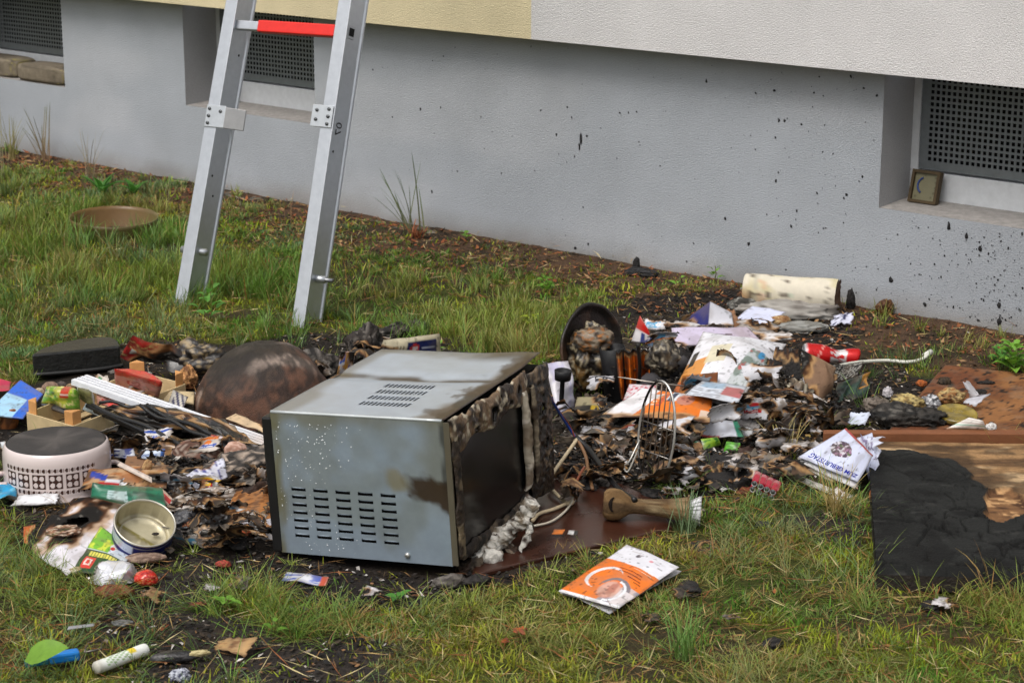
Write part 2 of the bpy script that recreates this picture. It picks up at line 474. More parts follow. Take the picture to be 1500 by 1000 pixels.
def wall_mat(name, scale, strength, dist, stretch=(1, 1, 1), rough=.9, grain=.1):
    m = bpy.data.materials.new(name); m.use_nodes = True
    nt = m.node_tree; nt.nodes.clear(); N = nt.nodes.new; L = nt.links.new
    o = N('ShaderNodeOutputMaterial'); p = N('ShaderNodeBsdfPrincipled'); a = N('ShaderNodeAttribute'); a.attribute_name = 'Col'
    tc = N('ShaderNodeTexCoord'); mp = N('ShaderNodeMapping'); mp.inputs['Scale'].default_value = stretch
    mp.inputs['Rotation'].default_value = (0, 0, -math.atan2(WD[1], WD[0]))
    L(tc.outputs['Object'], mp.inputs['Vector'])
    n1 = N('ShaderNodeTexNoise'); n1.inputs['Scale'].default_value = scale; n1.inputs['Detail'].default_value = 3; n1.inputs['Roughness'].default_value = .6
    L(mp.outputs[0], n1.inputs['Vector'])
    n2_ = N('ShaderNodeTexNoise'); n2_.inputs['Scale'].default_value = 3.5; n2_.inputs['Detail'].default_value = 6
    L(tc.outputs['Object'], n2_.inputs['Vector'])
    mr = N('ShaderNodeMapRange'); mr.inputs['From Min'].default_value = .3; mr.inputs['From Max'].default_value = .7
    mr.inputs['To Min'].default_value = .90; mr.inputs['To Max'].default_value = 1.05; L(n2_.outputs['Fac'], mr.inputs['Value'])
    mg = N('ShaderNodeMapRange'); mg.inputs['From Min'].default_value = .3; mg.inputs['From Max'].default_value = .7
    mg.inputs['To Min'].default_value = 1-grain; mg.inputs['To Max'].default_value = 1+grain*.5; L(n1.outputs['Fac'], mg.inputs['Value'])
    mm = N('ShaderNodeMath'); mm.operation = 'MULTIPLY'; L(mr.outputs[0], mm.inputs[0]); L(mg.outputs[0], mm.inputs[1])
    vm = N('ShaderNodeVectorMath'); vm.operation = 'SCALE'; L(a.outputs['Color'], vm.inputs[0]); L(mm.outputs[0], vm.inputs['Scale'])
    L(vm.outputs[0], p.inputs['Base Color']); p.inputs['Roughness'].default_value = rough; p.inputs['Specular IOR Level'].default_value = .2
    b = N('ShaderNodeBump'); b.inputs['Strength'].default_value = strength; b.inputs['Distance'].default_value = dist
    L(n1.outputs['Fac'], b.inputs['Height']); L(b.outputs[0], p.inputs['Normal']); L(p.outputs[0], o.inputs['Surface'])
    return m
M_PLINTH = wall_mat('fine_plaster', 170, .42, .008, (1, 1, 1.5), grain=.10)
M_FACADE = wall_mat('rough_render', 210, .75, .008, (1, 1, 1.1), grain=.16)

bld = thing('apartment_building', 'apartment house wall with grey plaster plinth, cellar windows and overhanging white and yellow render', 'building', W3(2.4, 0, 0))
OPEN = [(-.25, .313, .512, .80), (1.319, .313, 2.085, .80), (4.572, .313, 5.335, .80)]
REC = .17
GREY = S(170, 175, 182)
ss = list(np.arange(-1, 6.6, .05))+[-8, -4, 9, 14]
P_, F_, u_, v_ = plate(ss, [-.3, 0]+list(np.arange(.03, 1.0, .05)), OPEN, lambda u, v: WO+WD*u[:, None]+np.array([0, 0, 1])*v[:, None]+WN*(.0018*(n2(u, v, 3, 41)-.5))[:, None])
pc = np.tile(GREY, (len(u_), 1))
pc = mix(pc, S(155, 160, 166), sm(n2(u_, v_, 1.3, 44), .48, .62)*.5); pc = mix(pc, S(186, 189, 194), sm(n2(u_*.6, v_*2, 2.2, 45), .52, .66)*.5)
pc = mix(pc, S(120, 116, 106), sm(.045-v_+(n2(u_, v_, 9, 46)-.5)*.08, 0, .05)*.55)
pc = mix(pc, S(150, 146, 142), sm(.08-v_+(n2(u_, v_, 6, 43)-.5)*.10, 0, .08)*.55)             # splash dirt at the foot
mk('plinth_wall', P_, F_, M_PLINTH, bld, pc, smooth=False)
for (s0, z0, s1, z1) in OPEN:                                                     # reveals of the three openings
    for s in (s0, s1):
        MB().add([W3(s, 0, z0), W3(s, -REC-.06, z0), W3(s, -REC-.06, z1), W3(s, 0, z1)], [(0, 1, 2, 3)], S(168, 168, 170)).build('window_reveal', M_PLINTH, bld, smooth=False)
ZB, FO = .731, .10
YB = wat(778, 55, FO)[0]
def facade(name, s0, s1, colr):
    us = [s0]+[x for x in np.arange(-1, 7, .1) if s0 < x < s1]+[s1]
    V, F, u, v = plate(us, [ZB, ZB+.05, ZB+.15, ZB+.3, 1.6, 3.5, 6, 9.5], [], lambda u, v: WO+WD*u[:, None]+WN*FO+np.array([0, 0, 1])*v[:, None])
    k = len(V); sf = np.array([[W3(s, FO, ZB), W3(s, -.02, ZB+.004)] for s in us]).reshape(-1, 3)
    f2 = np.array([[2*i, 2*i+2, 2*i+3, 2*i+1] for i in range(len(us)-1)])+k
    mk(name, np.vstack([V, sf]), np.vstack([F, f2]), M_FACADE, bld, colr, smooth=False)
facade('upper_wall', -8, YB, S(232, 218, 180))
facade('upper_wall', YB, 14, S(226, 224, 224))
M_GLASSD = mat(.08, bump=0, var=.05, spec=.5, name='dark_glass')
def window(s0, z0, s1, zt=.80):
    b = -REC
    W = MB(); white = S(205, 208, 212)
    bar = lambda a, zl, c, zh, n0, n1: W.box(W3(a, n0, zl), WD*(c-a), WN*(n1-n0), A(0, 0, zh-zl), white)
    bar(s0, z0+.002, s1, z0+.095, b-.05, b)
    bar(s0, z0+.095, s0+.028, zt, b-.05, b); bar(s1-.028, z0+.095, s1, zt, b-.05, b)
    win = bevel(W.build('window', M_PLASTIC, bld, smooth=False), .003)
    a0, a1, b0, b1 = s0+.034, s1-.034, z0+.105, zt-.02
    p, h = .0185, .0112
    us = np.arange(a0+.030, a1-.030-h, p); vs = np.arange(b0+.026, b1-.02-h, p)
    holes = [(x, y, x+h, y+h) for x in us for y in vs]
    U = [a0, a1]+[x for x in us]+[x+h for x in us]; Vv = [b0, b1]+[y for y in vs]+[y+h for y in vs]
    V, F, u, v = plate_grid(U, Vv, us, vs, h, lambda u, v: WO+WD*u[:, None]+WN*(b+.006)+np.array([0, 0, 1])*v[:, None])
    g = mk('grille', V, F, M_GRILLE, win, S(128, 134, 138), smooth=False)
    k = g.modifiers.new('thickness', 'SOLIDIFY'); k.thickness = .002; k.offset = -1
    MB().box(W3(s0+.03, b-.045, z0+.097), WD*(s1-s0-.06), WN*.006, A(0, 0, zt-z0-.10), S(22, 24, 26)).build('pane', M_GLASSD, win, smooth=False)
    sl = MB(); sl.add([W3(s0+.001, -.001, z0+.0005), W3(s1-.001, -.001, z0+.0005), W3(s1-.001, -REC-.02, z0+.012), W3(s0+.001, -REC-.02, z0+.012),
                       W3(s0+.001, -.001, z0-.04), W3(s1-.001, -.001, z0-.04)], [(0, 1, 2, 3), (4, 5, 1, 0)], S(150, 146, 142))
    sl.build('sill', M_STONE, win, smooth=False)
M_GRILLE = mat(.45, metal=.6, bump=.1, bscale=300, var=.15, name='galvanised_sheet')
def plate_grid(U, Vv, us, vs, h, f):
    U = np.array(sorted(U)); Vv = np.array(sorted(Vv))
    u, v = np.meshgrid(U, Vv, indexing='ij'); F = grid_faces(len(U)-1, len(Vv)-1)
    cu = (U[:-1]+U[1:])/2; cv = (Vv[:-1]+Vv[1:])/2
    iu = ((cu[:, None] > us) & (cu[:, None] < us+h)).any(1); iv = ((cv[:, None] > vs) & (cv[:, None] < vs+h)).any(1)
    return f(u.ravel(), v.ravel()), F[~(iu[:, None] & iv[None, :]).ravel()], u, v
for w in OPEN: window(w[0], w[1], w[2])
# soot flecks stuck to the plinth
rs = np.random.default_rng(11)
mb = MB()
def fleck(s, z, r, el=1.0, c=CHAR):
    k = 7; a = np.arange(k)*2*PI/k+rs.random(); rr = r*(.55+.75*rs.random(k)); t = rs.random()*PI
    du = rr*np.cos(a); dv = rr*np.sin(a)*el
    V = [W3(s+x, .0016, z+y) for x, y in zip(du, dv)]+[W3(s, .0016+r*.45, z)]
    mb.add(V, [(i, (i+1) % k, k) for i in range(k)], c)
for i in range(520):
    px = 1500-abs(rs.normal(0, 120)); py = rs.uniform(305, 480)
    s, z = wat(px, py)
    if .02 < z < .30 and s > 3.9: fleck(s, z, .0009+.0030*rs.random()**3, .6+1.0*rs.random()**2)
for i in range(420):
    s, z = wat(300+1000*rs.random()**.6, rs.uniform(60, 470))
    if .03 < z < .70 and not any(o[0]-.02 < s < o[2]+.02 and z > .29 for o in OPEN): fleck(s, z, .0009+.0036*rs.random()**4, .6+1.2*rs.random()**2, S(50, 48, 48))
for i in range(160):
    s, z = wat(1480-abs(rs.normal(0, 220)), rs.uniform(90, 400))
    if .03 < z < .70 and s < 4.56: fleck(s, z, .001+.003*rs.random()**3)
for px, py, r, e in [(851, 203, .006, 3.2), (849, 215, .005, 2.6), (860, 199, .004, 1), (633, 280, .005, 1.4), (1097, 357, .006, 1.2), (1159, 331, .006, .9), (1306, 410, .008, 1.3), (1063, 320, .005, 1),
                     (1463, 470, .009, 1.2), (1390, 330, .007, 2.4), (1416, 345, .006, 1.6), (1464, 448, .008, 1.2), (1436, 365, .006, 1.5), (1135, 133, .006, .6), (1355, 446, .006, 1.1), (862, 357, .005, 1.3), (1240, 285, .005, 1), (843, 363, .005, 1.2)]:
    s, z = wat(px, py); fleck(s, z, r, e, S(34, 33, 34))
mb.build('soot_flecks', M_CHAR, bld, kind='stuff', smooth=False)

# edging along the foot of the wall
for i, (px, l) in enumerate([(232, .26), (292, .20), (345, .24), (398, .20), (452, .28), (528, .30), (596, .22), (668, .20), (722, .26), (800, .34), (900, .38)]):
    s0, _ = wat(px, 262+(px-230)*.2)
    t = rs.random(4)*.016
    o = MB().box(W3(s0, .004, -.03), WD*l*.94, WN*(.085+t[0]), A(0, 0, .020+t[1]), S(112, 108, 100)).build('edging_stone', M_STONE, smooth=False)
    V = o.data.vertices
    bm = bmesh.new(); bm.from_mesh(o.data); bmesh.ops.subdivide_edges(bm, edges=bm.edges[:], cuts=3, use_grid_fill=True)
    for v in bm.verts:
        w = fbm(np.array([v.co[:]])*14+i*3, 51, 3)[0]-.5
        if v.co.z > .02: v.co.z += w*.034-.006
        else: v.co += Vector(tuple(WN*w*.02))
    bm.to_mesh(o.data); bm.free()
    n = len(o.data.vertices); ca = o.data.color_attributes['Col']
    co = np.zeros(n*3); o.data.vertices.foreach_get('co', co); co = co.reshape(-1, 3)
    q = fbm(co*11+i*5, 52, 3)
    c = mix(np.tile(S(88, 84, 76), (n, 1)), S(170, 164, 150), sm(q, .60, .70)); c = mix(c, S(70, 62, 50), sm(.42-q, 0, .1))
    ca.data.foreach_set('color', np.hstack([c, np.ones((n, 1))]).astype(np.float32).ravel())
    tag(o, 'grey chipped edging slab lying along the foot of the plastered wall', 'edging stone', 'edging slabs at the foot of the wall')

# what stands in the window openings
def stone_block(s0, s1, n0, n1, z0, z1, label, seed):
    D, F = ico(4)
    q = np.sign(D)*np.abs(D)**.35; q /= np.abs(q).max(0)
    q = q*(1+.10*(fbm(D*2+seed, seed)-.5)[:, None])
    V = W3((s0+s1)/2, (n0+n1)/2, (z0+z1)/2)+q[:, :1]*WD*(s1-s0)/2+q[:, 1:2]*WN*(n1-n0)/2+q[:, 2:]*A(0, 0, (z1-z0)/2)
    c = mix(np.tile(S(126, 116, 100), (len(D), 1)), S(92, 84, 72), sm(fbm(D*3+seed, seed+3), .45, .65))
    c = mix(c, S(150, 140, 84), sm(fbm(D*7+seed, seed+4), .62, .7)*sm(q[:, 0], .5, .9))
    tag(mk('stone_block', V, F, M_STONE, None, c), label, 'stone')
stone_block(.15, .50, -.14, .004, .313, .392, 'wide brown stone block on cellar window sill above tall dry grass', 3)
stone_block(-.24, .13, -.15, -.01, .313, .398, 'brown stone block at the picture edge behind the wider sill block', 5)
cs, cz = 4.655, .318
ck = thing('table_clock', 'small square framed clock with blue mark, weathered, standing on sill beside perforated grille', 'clock', W3(cs, -.12, cz))
T_ = unit(A(0, 0, 1)-WN*.25); NN = unit(WN+A(0, 0, .25))
def clk(name, w0, h0, w1, h1, d0, d1, c, m=M_PLASTIC):
    o = W3(cs, -.125, cz)
    return MB().box(o+WD*w0+T_*h0+NN*d0, WD*(w1-w0), T_*(h1-h0), NN*(d1-d0), c).build(name, m, ck, smooth=False)
clk('face', -.042, .006, .042, .094, 0, .012, S(112, 108, 84))
for q in [(-.048, 0, .048, .009), (-.048, .091, .048, .1), (-.048, .009, -.039, .091), (.039, .009, .048, .091)]: clk('frame', *q, 0, .022, S(72, 58, 36), M_WOOD)
pth = [W3(cs, -.125, cz)+WD*(-.004+.022*math.cos(a))+T_*(.054+.024*math.sin(a))+NN*.0135 for a in np.linspace(1.9, 4.3, 12)]
MB().tube(pth, .003, S(40, 62, 120), 6).build('hand', M_PLASTIC, ck)
for k, (x, y) in enumerate([(.03, .08), (.033, .066), (.033, .05), (.03, .034), (.024, .02), (-.03, .02), (-.005, .086)]):
    clk('hour_mark', x-.003, y-.003, x+.003, y+.003, .012, .0135, S(96, 92, 70))
tag(MB().box(W3(1.412, -.15, .316), WD*.045, WN*.05, A(0, 0, .085), S(70, 54, 42)).build('wood_block', M_WOOD, smooth=False), 'small dark brown wooden block standing on sill behind the ladder', 'wood block')

# ------------------------------------------------------------------ ladder
LA = unit(at(445, 478)-at(268, 452))
LIN = unit(A(-LA[1], LA[0], 0))                    # horizontally towards the wall
if np.dot(LIN, WN) > 0: LIN = -LIN
LT = unit(LIN*math.sin(rad(17.6))+A(0, 0, math.cos(rad(17.6))))   # up the ladder
LN = unit(np.cross(LA, LT));  LN = LN if np.dot(LN, WN) > 0 else -LN   # out of the front of the ladder
FT0 = at(262, 453); LW = np.linalg.norm(at(434, 479)-FT0)
lad = thing('ladder', 'silver aluminium ladder with red gripped rung leaning on the wall', 'ladder', FT0+LA*LW/2)
ALU = S(196, 200, 206)
def prism(prof, o, ax, ay, az, L0, L1, c, name, m=M_METAL, bev=.002):
    k = len(prof); V = [np.asarray(o)+ax*x+ay*y+az*l for l in (L0, L1) for x, y in prof]
    F = [tuple(range(k-1, -1, -1)), tuple(range(k, 2*k))]+[(i, (i+1) % k, k+(i+1) % k, k+i) for i in range(k)]
    o_ = mk(name, V, F, m, lad, c, smooth=False)
    return bevel(o_, bev, 2)
RWD, RDP = .045, .096
prof = [(-RWD/2, 0), (RWD/2, 0), (RWD/2, -.008), (RWD/2-.006, -.012), (RWD/2-.006, -RDP+.012), (RWD/2, -RDP+.008), (RWD/2, -RDP), (-RWD/2, -RDP)]
rail_end = []
TAP = LA*(-.012)                                    # the section narrows a little upwards
for i, o in enumerate((FT0, FT0+LA*LW)):
    ax = unit(LT+LA*(.024 if i == 0 else -.006))
    prism(prof, o, LA, LN, ax, -.05, 2.75, ALU, 'rail')
    rail_end.append((o, ax))
def onrail(i, l): return rail_end[i][0]+rail_end[i][1]*l
RUNG0 = .888
for k in range(7):
    l = RUNG0+.28*k
    a, b = onrail(0, l)+LA*RWD*.3-LN*.03, onrail(1, l)-LA*RWD*.55-LN*.03
    d = b-a
    pr = [(-.014, -.014), (.014, -.014), (.014, .014), (-.014, .014)]
    V = [p+LT*y+LN*x for p in (a, b+LA*.045) for x, y in pr]
    rg = mk('rung', V, [(3, 2, 1, 0), (4, 5, 6, 7)]+[(i, (i+1) % 4, 4+(i+1) % 4, 4+i) for i in range(4)], M_METAL, lad, ALU, smooth=False); bevel(rg, .003)
    if k == 0:
        V = [a+d*t+(LT*y+LN*x)*1.28 for t in (.235, .985) for x, y in pr]
        g = mk('grip_sleeve', V, [(3, 2, 1, 0), (4, 5, 6, 7)]+[(i, (i+1) % 4, 4+(i+1) % 4, 4+i) for i in range(4)], M_PLASTIC, rg, S(226, 42, 34), smooth=False); bevel(g, .004, 3)
    # collar where the rung passes the outer rail
    c0 = onrail(1, l)+LA*(RWD/2-.006)-LN*.03
    MB().box(c0-LT*.019-LN*.019, LT*.038, LN*.038, LA*.004, ALU*.9).build('rung_collar', M_METAL, lad, smooth=False)
    MB().box(c0-LT*.012-LN*.012+LA*.003, LT*.024, LN*.024, LA*.0025, S(30, 30, 30)).build('rung_hole', M_MATT, lad, smooth=False)
def bolt(p, ax, r=.005, h=.004, name='bolt', parent=lad, c=S(90, 92, 94)):
    return MB().lathe([(0, h), (r*.8, h), (r, h*.5), (r, 0)], p, ax, c, 10).build(name, M_METAL, parent)
BL = .565
p0 = onrail(0, BL)+LN*.001
b1 = bevel(MB().box(p0-LA*RWD*.45, LA*(RWD*.45+.052), LT*.068, LN*.004, S(198, 202, 206)).build('bracket', M_METAL, lad, smooth=False), .0015)
ob = p0+LA*.052
bevel(MB().box(ob, LA*.055-LN*.030, LT*.064, LN*.004, S(150, 150, 150)).build('bracket_wing', M_METAL, b1, smooth=False), .0015)
for x, y in ((-.008, .012), (-.008, .034), (-.008, .056), (.034, .050)): bolt(p0+LA*x+LT*y+LN*.004, LN, .0055, .004, 'bolt', b1)
p1 = onrail(1, BL+.030)+LN*.001
b2 = bevel(MB().box(p1-LA*.056, LA*(.056+RWD*.4), LT*.066, LN*.004, S(198, 202, 206)).build('bracket', M_METAL, lad, smooth=False), .0015)
for x, y in ((.004, .011), (.004, .033), (.004, .055), (-.038, .050), (-.038, .022)): bolt(p1+LA*x+LT*y+LN*.004, LN, .0055, .004, 'bolt', b2)
for i, l in ((0, .185), (1, .150)):                      # locking pins through the feet
    p = onrail(i, l)-LN*.038
    pn = MB().tube([p-LA*(.055 if i == 0 else .0), p+LA*(.038 if i == 0 else .05)], .011, S(188, 192, 196), 10)
    pn.tube([p+LA*.02, p+LA*(.030 if i == 0 else .075)], .0065, S(140, 142, 146), 8)
    pn.build('locking_pin', M_METAL, lad)
letters('07', lad, lambda u, v: (onrail(1, BL+.055)+LA*(RWD/2-.006)-LN*.055)+u[..., None]*(-LT)+v[..., None]*LN, (0, 0), (1, 0), (0, 1), S(50, 50, 52), .042, N=LA, lift=.001)
for i, l, d in ((0, .80, .06), (0, .42, .03), (0, .36, .05), (1, .53, .03), (0, 1.02, .04)):
    bolt(onrail(i, l)+LA*(RWD/2-.006)-LN*d, LA, .004, .001, 'rivet', lad, S(40, 40, 40))

# ------------------------------------------------------------------ microwave
K0 = at(664, 829, .034); L0_ = at(414, 808, .010)            # the rear has sunk a little, the door side is raised
E1 = unit(L0_-K0); E2 = unit(A(-E1[1], E1[0], 0)); E2 = E2 if E2[1] > 0 else -E2; E3 = unit(np.cross(E1, E2)); E3 = E3 if E3[2] > 0 else -E3
MD, MW, MH = np.linalg.norm(L0_-K0), .525, .300
mw = thing('microwave_oven', 'burnt grey microwave oven with melted door frame and dark window standing on grass', 'microwave', A(*((K0+E1*MD/2+E2*MW/2)[:2]), 0))
EXCL.append([tuple(q[:2]) for q in (K0, K0+E1*MD, K0+E1*MD+E2*MW, K0+E2*MW)])
def mp(a, b, c): return K0+E1*np.asarray(a)[..., None]+E2*np.asarray(b)[..., None]+E3*np.asarray(c)[..., None]
CAS = S(146, 160, 174); OLIVE = S(112, 106, 66); BRN = S(60, 44, 28)
# side panel with five columns of louvres
cols = [.034+.0505*k for k in range(5)]; LWd, LH = .033, .0115
rows = [.036+.0165*k for k in range(7)]
# measured from the left edge of the panel, so mirror along E1
H = [(MD-c-LWd, r+.0*k, MD-c, r+LH*.68) for k, c in enumerate(cols) for r in rows]
fine = list(np.linspace(0, MD, 56)); finez = list(np.linspace(0, MH, 48))
V, F, u, v = plate(fine, finez, H, lambda u, v: mp(u, 0*u+.0+.0015*np.sin(PI*u/MD)*np.sin(PI*v/MH)*-1, v))
def casing_col(u, v, seed, edge):
    c = np.tile(CAS, (len(u), 1))
    n = n2(u, v, 9, seed); n3 = n2(u, v, 26, seed+1)
    c = mix(c, S(128, 134, 128), sm(n, .5, .62)*.5)
    return c, n, n3
c, n, n3 = casing_col(u, v, 61, 0)
e = sm(.075-u+(n-.5)*.09, 0, .05)*sm(v, .08, .17)                         # scorch by the door
c = mix(c, OLIVE, e*.5)
c = mix(c, S(120, 112, 78), sm(MH-.01-v+(n3-.5)*.05, 0, .02)*0+sm(v-MH+.03+(n-.5)*.06, 0, .03)*.5)
n4 = n2(u, v, 60, 69); tongue = sm(.095-u+(n-.5)*.06+(n4-.5)*.04, 0, .030)*sm(.036*(1-u*4.5)-np.abs(v-.160-(u-.05)*.25+(n3-.5)*.03+(n4-.5)*.02), -.004, .010)
c = mix(c, BRN, tongue*.95)
c = mix(c, S(128, 112, 48), sm(.03-np.hypot(u-.112, (v-.172)*1.1)+(n3-.5)*.03, 0, .02)*.6)
c = mix(c, OLIVE, sm(u-MD+.022+(n-.5)*.03, 0, .014)*sm(n2(u, v, 14, 66), .4, .6)*.8)
c = mix(c, S(34, 30, 26), sm(.010-u+(n3-.5)*.012, 0, .006)*.7*sm(v, .12, .2))
sd = mk('side_panel', V, F, M_CASING, mw, c, smooth=False)
k = sd.modifiers.new('thickness', 'SOLIDIFY'); k.thickness = .0012; k.offset = -1
# louvre hoods, one mesh shared
w, h = LWd, LH
q = np.linspace(0, 1, 7); lv = []; lf = []
for i, t in enumerate(q):
    x = t*w; d = .0016*min(1, 4*t, 4*(1-t))**.6
    lv += [(x, 0.0, h*.86), (x, -d, h*.62), (x, -d*.9, h*.50)]
for i in range(6):
    for j in range(2): lf.append((i*3+j, i*3+j+1, i*3+j+4, i*3+j+3))
lme = bpy.data.meshes.new('louvre'); R_ = np.array([E1, E2, E3])
lme.from_pydata([tuple(np.array(p)@R_) for p in lv], [], lf); lme.materials.append(M_CASING)
ca = lme.color_attributes.new('Col', 'FLOAT_COLOR', 'POINT'); ca.data.foreach_set('color', np.tile(np.append(CAS*.95, 1), len(lv)).astype(np.float32))
for hh in H:
    o = bpy.data.objects.new('louvre', lme); link(o, mw)
    o.location = tuple(mp(A(hh[0])[0], -.0006, hh[1])-OFF[mw.name])
# top panel with four groups of slots, dented along a crease
TV = []
for g, (a0, b0) in enumerate([(.295, .150), (.268, .195), (.238, .240), (.215, .295)]):
    for k in range(12):
        TV.append((.118+g*.004+k*.0094, .082+g*.048, .118+g*.004+k*.0094+.0056, .082+g*.048+.030))
fine2 = list(np.linspace(0, MW-.004, 66))
def topf(u, v):
    crease = -.010*np.exp(-((v-.30-(MD-u)*.06)/.030)**2)*sm(u, 0, .04)
    lift = .007*sm(v, .40, .525)*sm(.16-u, 0, .14)
    return mp(u, v, MH+crease*.8+lift-.004*np.sin(PI*u/MD)*np.sin(PI*v/MW))
V, F, u, v = plate(fine, fine2, TV, topf)
c, n, n3 = casing_col(u, v, 71, 0)
c = mix(c, S(184, 193, 205), .75)  # top coloured paler and bluer than the side: sky reflection put into the paint
arc = sm(.046-u+.045*((v-.20)/.20)**2*sm(.20-v, -.2, 0)+(n-.5)*.05, 0, .03)
c = mix(c, S(96, 76, 48), arc*.75)
c = mix(c, S(40, 30, 22), sm(.026-u+(n3-.5)*.05, 0, .008)*.9); c = mix(c, S(70, 52, 34), sm(.060-u+(n2(u, v, 40, 77)-.5)*.12, 0, .014)*sm(n2(u, v, 18, 78), .5, .58)*.7)
cr = sm(.020-np.abs(v-.305-(MD-u)*.06+(n-.5)*.05), 0, .018)*sm(n2(u, v, 12, 73), .3, .5)
c = mix(c, S(70, 56, 38), cr*.95)
c = mix(c, S(64, 52, 36), sm(.16-u+(n-.5)*.16, 0, .06)*sm(v, .43, .50)*.85)
c = mix(c, S(104, 94, 70), sm(v-.47+(n-.5)*.1, 0, .04)*.6)
c = mix(c, S(110, 100, 78), sm(u-MD+.05+(n-.5)*.07, 0, .03)*.55)
tp = mk('top_panel', V, F, M_CASING, mw, c, smooth=True)
k = tp.modifiers.new('thickness', 'SOLIDIFY'); k.thickness = .0012; k.offset = -1
MB().tube([mp(A(x)[0], .001, MH-.001) for x in np.linspace(.004, MD-.001, 12)], .0035, S(190, 196, 198), 8).build('panel_fold', M_CASING, mw)
# warning sticker on the top: red triangle on pale ground
z = topf(A(MD-.045), A(.45))[0][2]+.002-K0[2]
st = mk('sticker', [mp(A(MD-.02)[0], .455, z), mp(A(MD-.075)[0], .44, z), mp(A(MD-.065)[0], .50, z), mp(A(MD-.012)[0], .505, z)], [(0, 1, 2, 3)], M_PAPER, mw, S(190, 170, 160), smooth=False)
mk('warning_triangle', [mp(A(MD-.028)[0], .463, z+.001), mp(A(MD-.068)[0], .45, z+.001), mp(A(MD-.042)[0], .497, z+.001)], [(0, 1, 2)], M_PAPER, st, S(190, 66, 48), smooth=False)
# body inside, base, rear
MB().box(mp(.004, .006, .004), E1*(MD-.008), E2*(MW-.016), E3*(MH-.022), S(16, 16, 16)).build('inner_body', M_MATT, mw, smooth=False)
bevel(MB().box(mp(MD-.001, -.004, .0), E1*.022, E2*(MW), E3*(MH-.012), S(20, 20, 21)).build('rear_panel', M_PLASTIC, mw, smooth=False), .004)
for a in (.04, MD-.05):
    for b in (.04, MW-.05): MB().lathe([(.016, -.012), (.018, 0), (.018, .006), (0, .006)], mp(a, b, 0), E3, S(24, 24, 24), 12).build('foot', M_PLASTIC, mw)
bolt(mp(.098, -.001, .016), -E2, .006, .005, 'screw', mw, S(190, 190, 186))
# flange behind the door
fl = MB().box(mp(-.012, -.002, .002), E1*.0125, E2*.004, E3*(MH-.006), S(104, 98, 84)).build('front_flange', M_CASING, mw, smooth=False)
# the front: window glass, melted plastic round it, charred control side
MB().box(mp(-.012, .030, .022), E1*.004, E2*.350, E3*.235, S(20, 20, 21)).build('door_window', mat(.22, bump=.05, bscale=60, var=.25, vscale=12, name='door_glass'), mw, smooth=False)
def melt(name, f0, f1, z0, z1, seed, pal, depth=.02, amp=.018, hole=None, holes=(), m=M_CHAR, nu=None, droop=None, parent=mw, off=-.014):
    """a slab of melted plastic on the front: uneven edges, blisters and burnt-through holes"""
    nu = nu or int(max(12, (f1-f0)/.0025)); nv = int(max(12, (z1-z0)/.0025))
    b, z = np.meshgrid(np.linspace(f0, f1, nu+1), np.linspace(z0, z1, nv+1), indexing='ij')
    ub, uz = (b-f0)/(f1-f0), (z-z0)/(z1-z0)
    eb = (n2(b, z, 22, seed)-.5)*.022; ez = (n2(b, z, 26, seed+1)-.5)*.026
    bb = b+eb*np.abs(2*ub-1)**2; zz = z+ez*np.abs(2*uz-1)**2
    if droop: zz = zz+droop(b, z)
    rim = (np.clip(np.sin(PI*ub), 0, 1)*np.clip(np.sin(PI*uz), 0, 1))**.35
    d = depth*rim*(.6+.7*n2(b, z, 14, seed+2))+amp*rim*(1-2*np.abs(2*n2(b, z, 40, seed+3)-1))*.5+amp*.5*rim*(n2(b, z, 110, seed+6)-.5)
    P = mp(off-d, bb, zz).reshape(-1, 3)
    q = n2(b, z, 30, seed+4).ravel(); q2 = n2(b, z, 70, seed+5).ravel()
    c = mix(np.tile(pal[0], (len(q), 1)), pal[1], sm(q, .42, .6)); c = mix(c, pal[2], sm(q2, .56, .70))
    F = grid_faces(nu, nv)
    hv = np.zeros(len(q), bool)
    for hb, hz, r in holes: hv |= (np.hypot(b.ravel()-hb, (z.ravel()-hz)*1.2) < r*(.7+.6*n2(b, z, 60, seed+8).ravel()))
    F = F[~hv[F].any(1)]
    for hb, hz, r in holes:
        g = sm(r*1.9-np.hypot(b.ravel()-hb, (z.ravel()-hz)*1.2), 0, r*.7); c = mix(c, S(22, 18, 16), g*.9)
    o = mk(name, P, F, m, parent, c)
    k = o.modifiers.new('thickness', 'SOLIDIFY'); k.thickness = .006; k.offset = -1
    return o
GR = [S(84, 70, 56), S(44, 34, 28), S(164, 152, 130)]
GL = [S(148, 140, 128), S(104, 94, 82), S(196, 190, 178)]
BK = [S(28, 24, 22), S(48, 40, 34), S(90, 78, 64)]
PK = [S(112, 90, 68), S(40, 30, 24), S(190, 178, 156)]
melt('melted_top_rim', .004, .400, .236, .300, 81, PK, .007, .010, holes=[(.20, .262, .015), (.29, .256, .010), (.115, .244, .010), (.34, .270, .012), (.245, .280, .006)], m=M_WETCHAR, droop=lambda b, z: -.010*np.sin(b*40)*sm(.262-z, 0, .02))
melt('melted_left_rim', .002, .032, .010, .262, 82, [S(52, 42, 34), S(120, 106, 84), S(28, 24, 22)], .006, .008)
melt('melted_right_rim', .354, .380, .050, .262, 83, [S(168, 158, 142), S(120, 106, 90), S(214, 206, 194)], .014, .008, m=M_STONE, off=-.018)
melt('melted_bottom_rim', .02, .36, .004, .030, 84, BK, .006, .008)
melt('control_panel', .392, .522, .0, .290, 85, [S(24, 20, 19), S(46, 36, 30), S(110, 92, 72)], .008, .016, m=M_WETCHAR, holes=[(.45, .20, .014), (.47, .12, .012)])
melt('burnt_strip', .398, .412, .05, .27, 88, [S(120, 108, 90), S(60, 48, 38), S(170, 158, 138)], .008, .006, off=-.024)
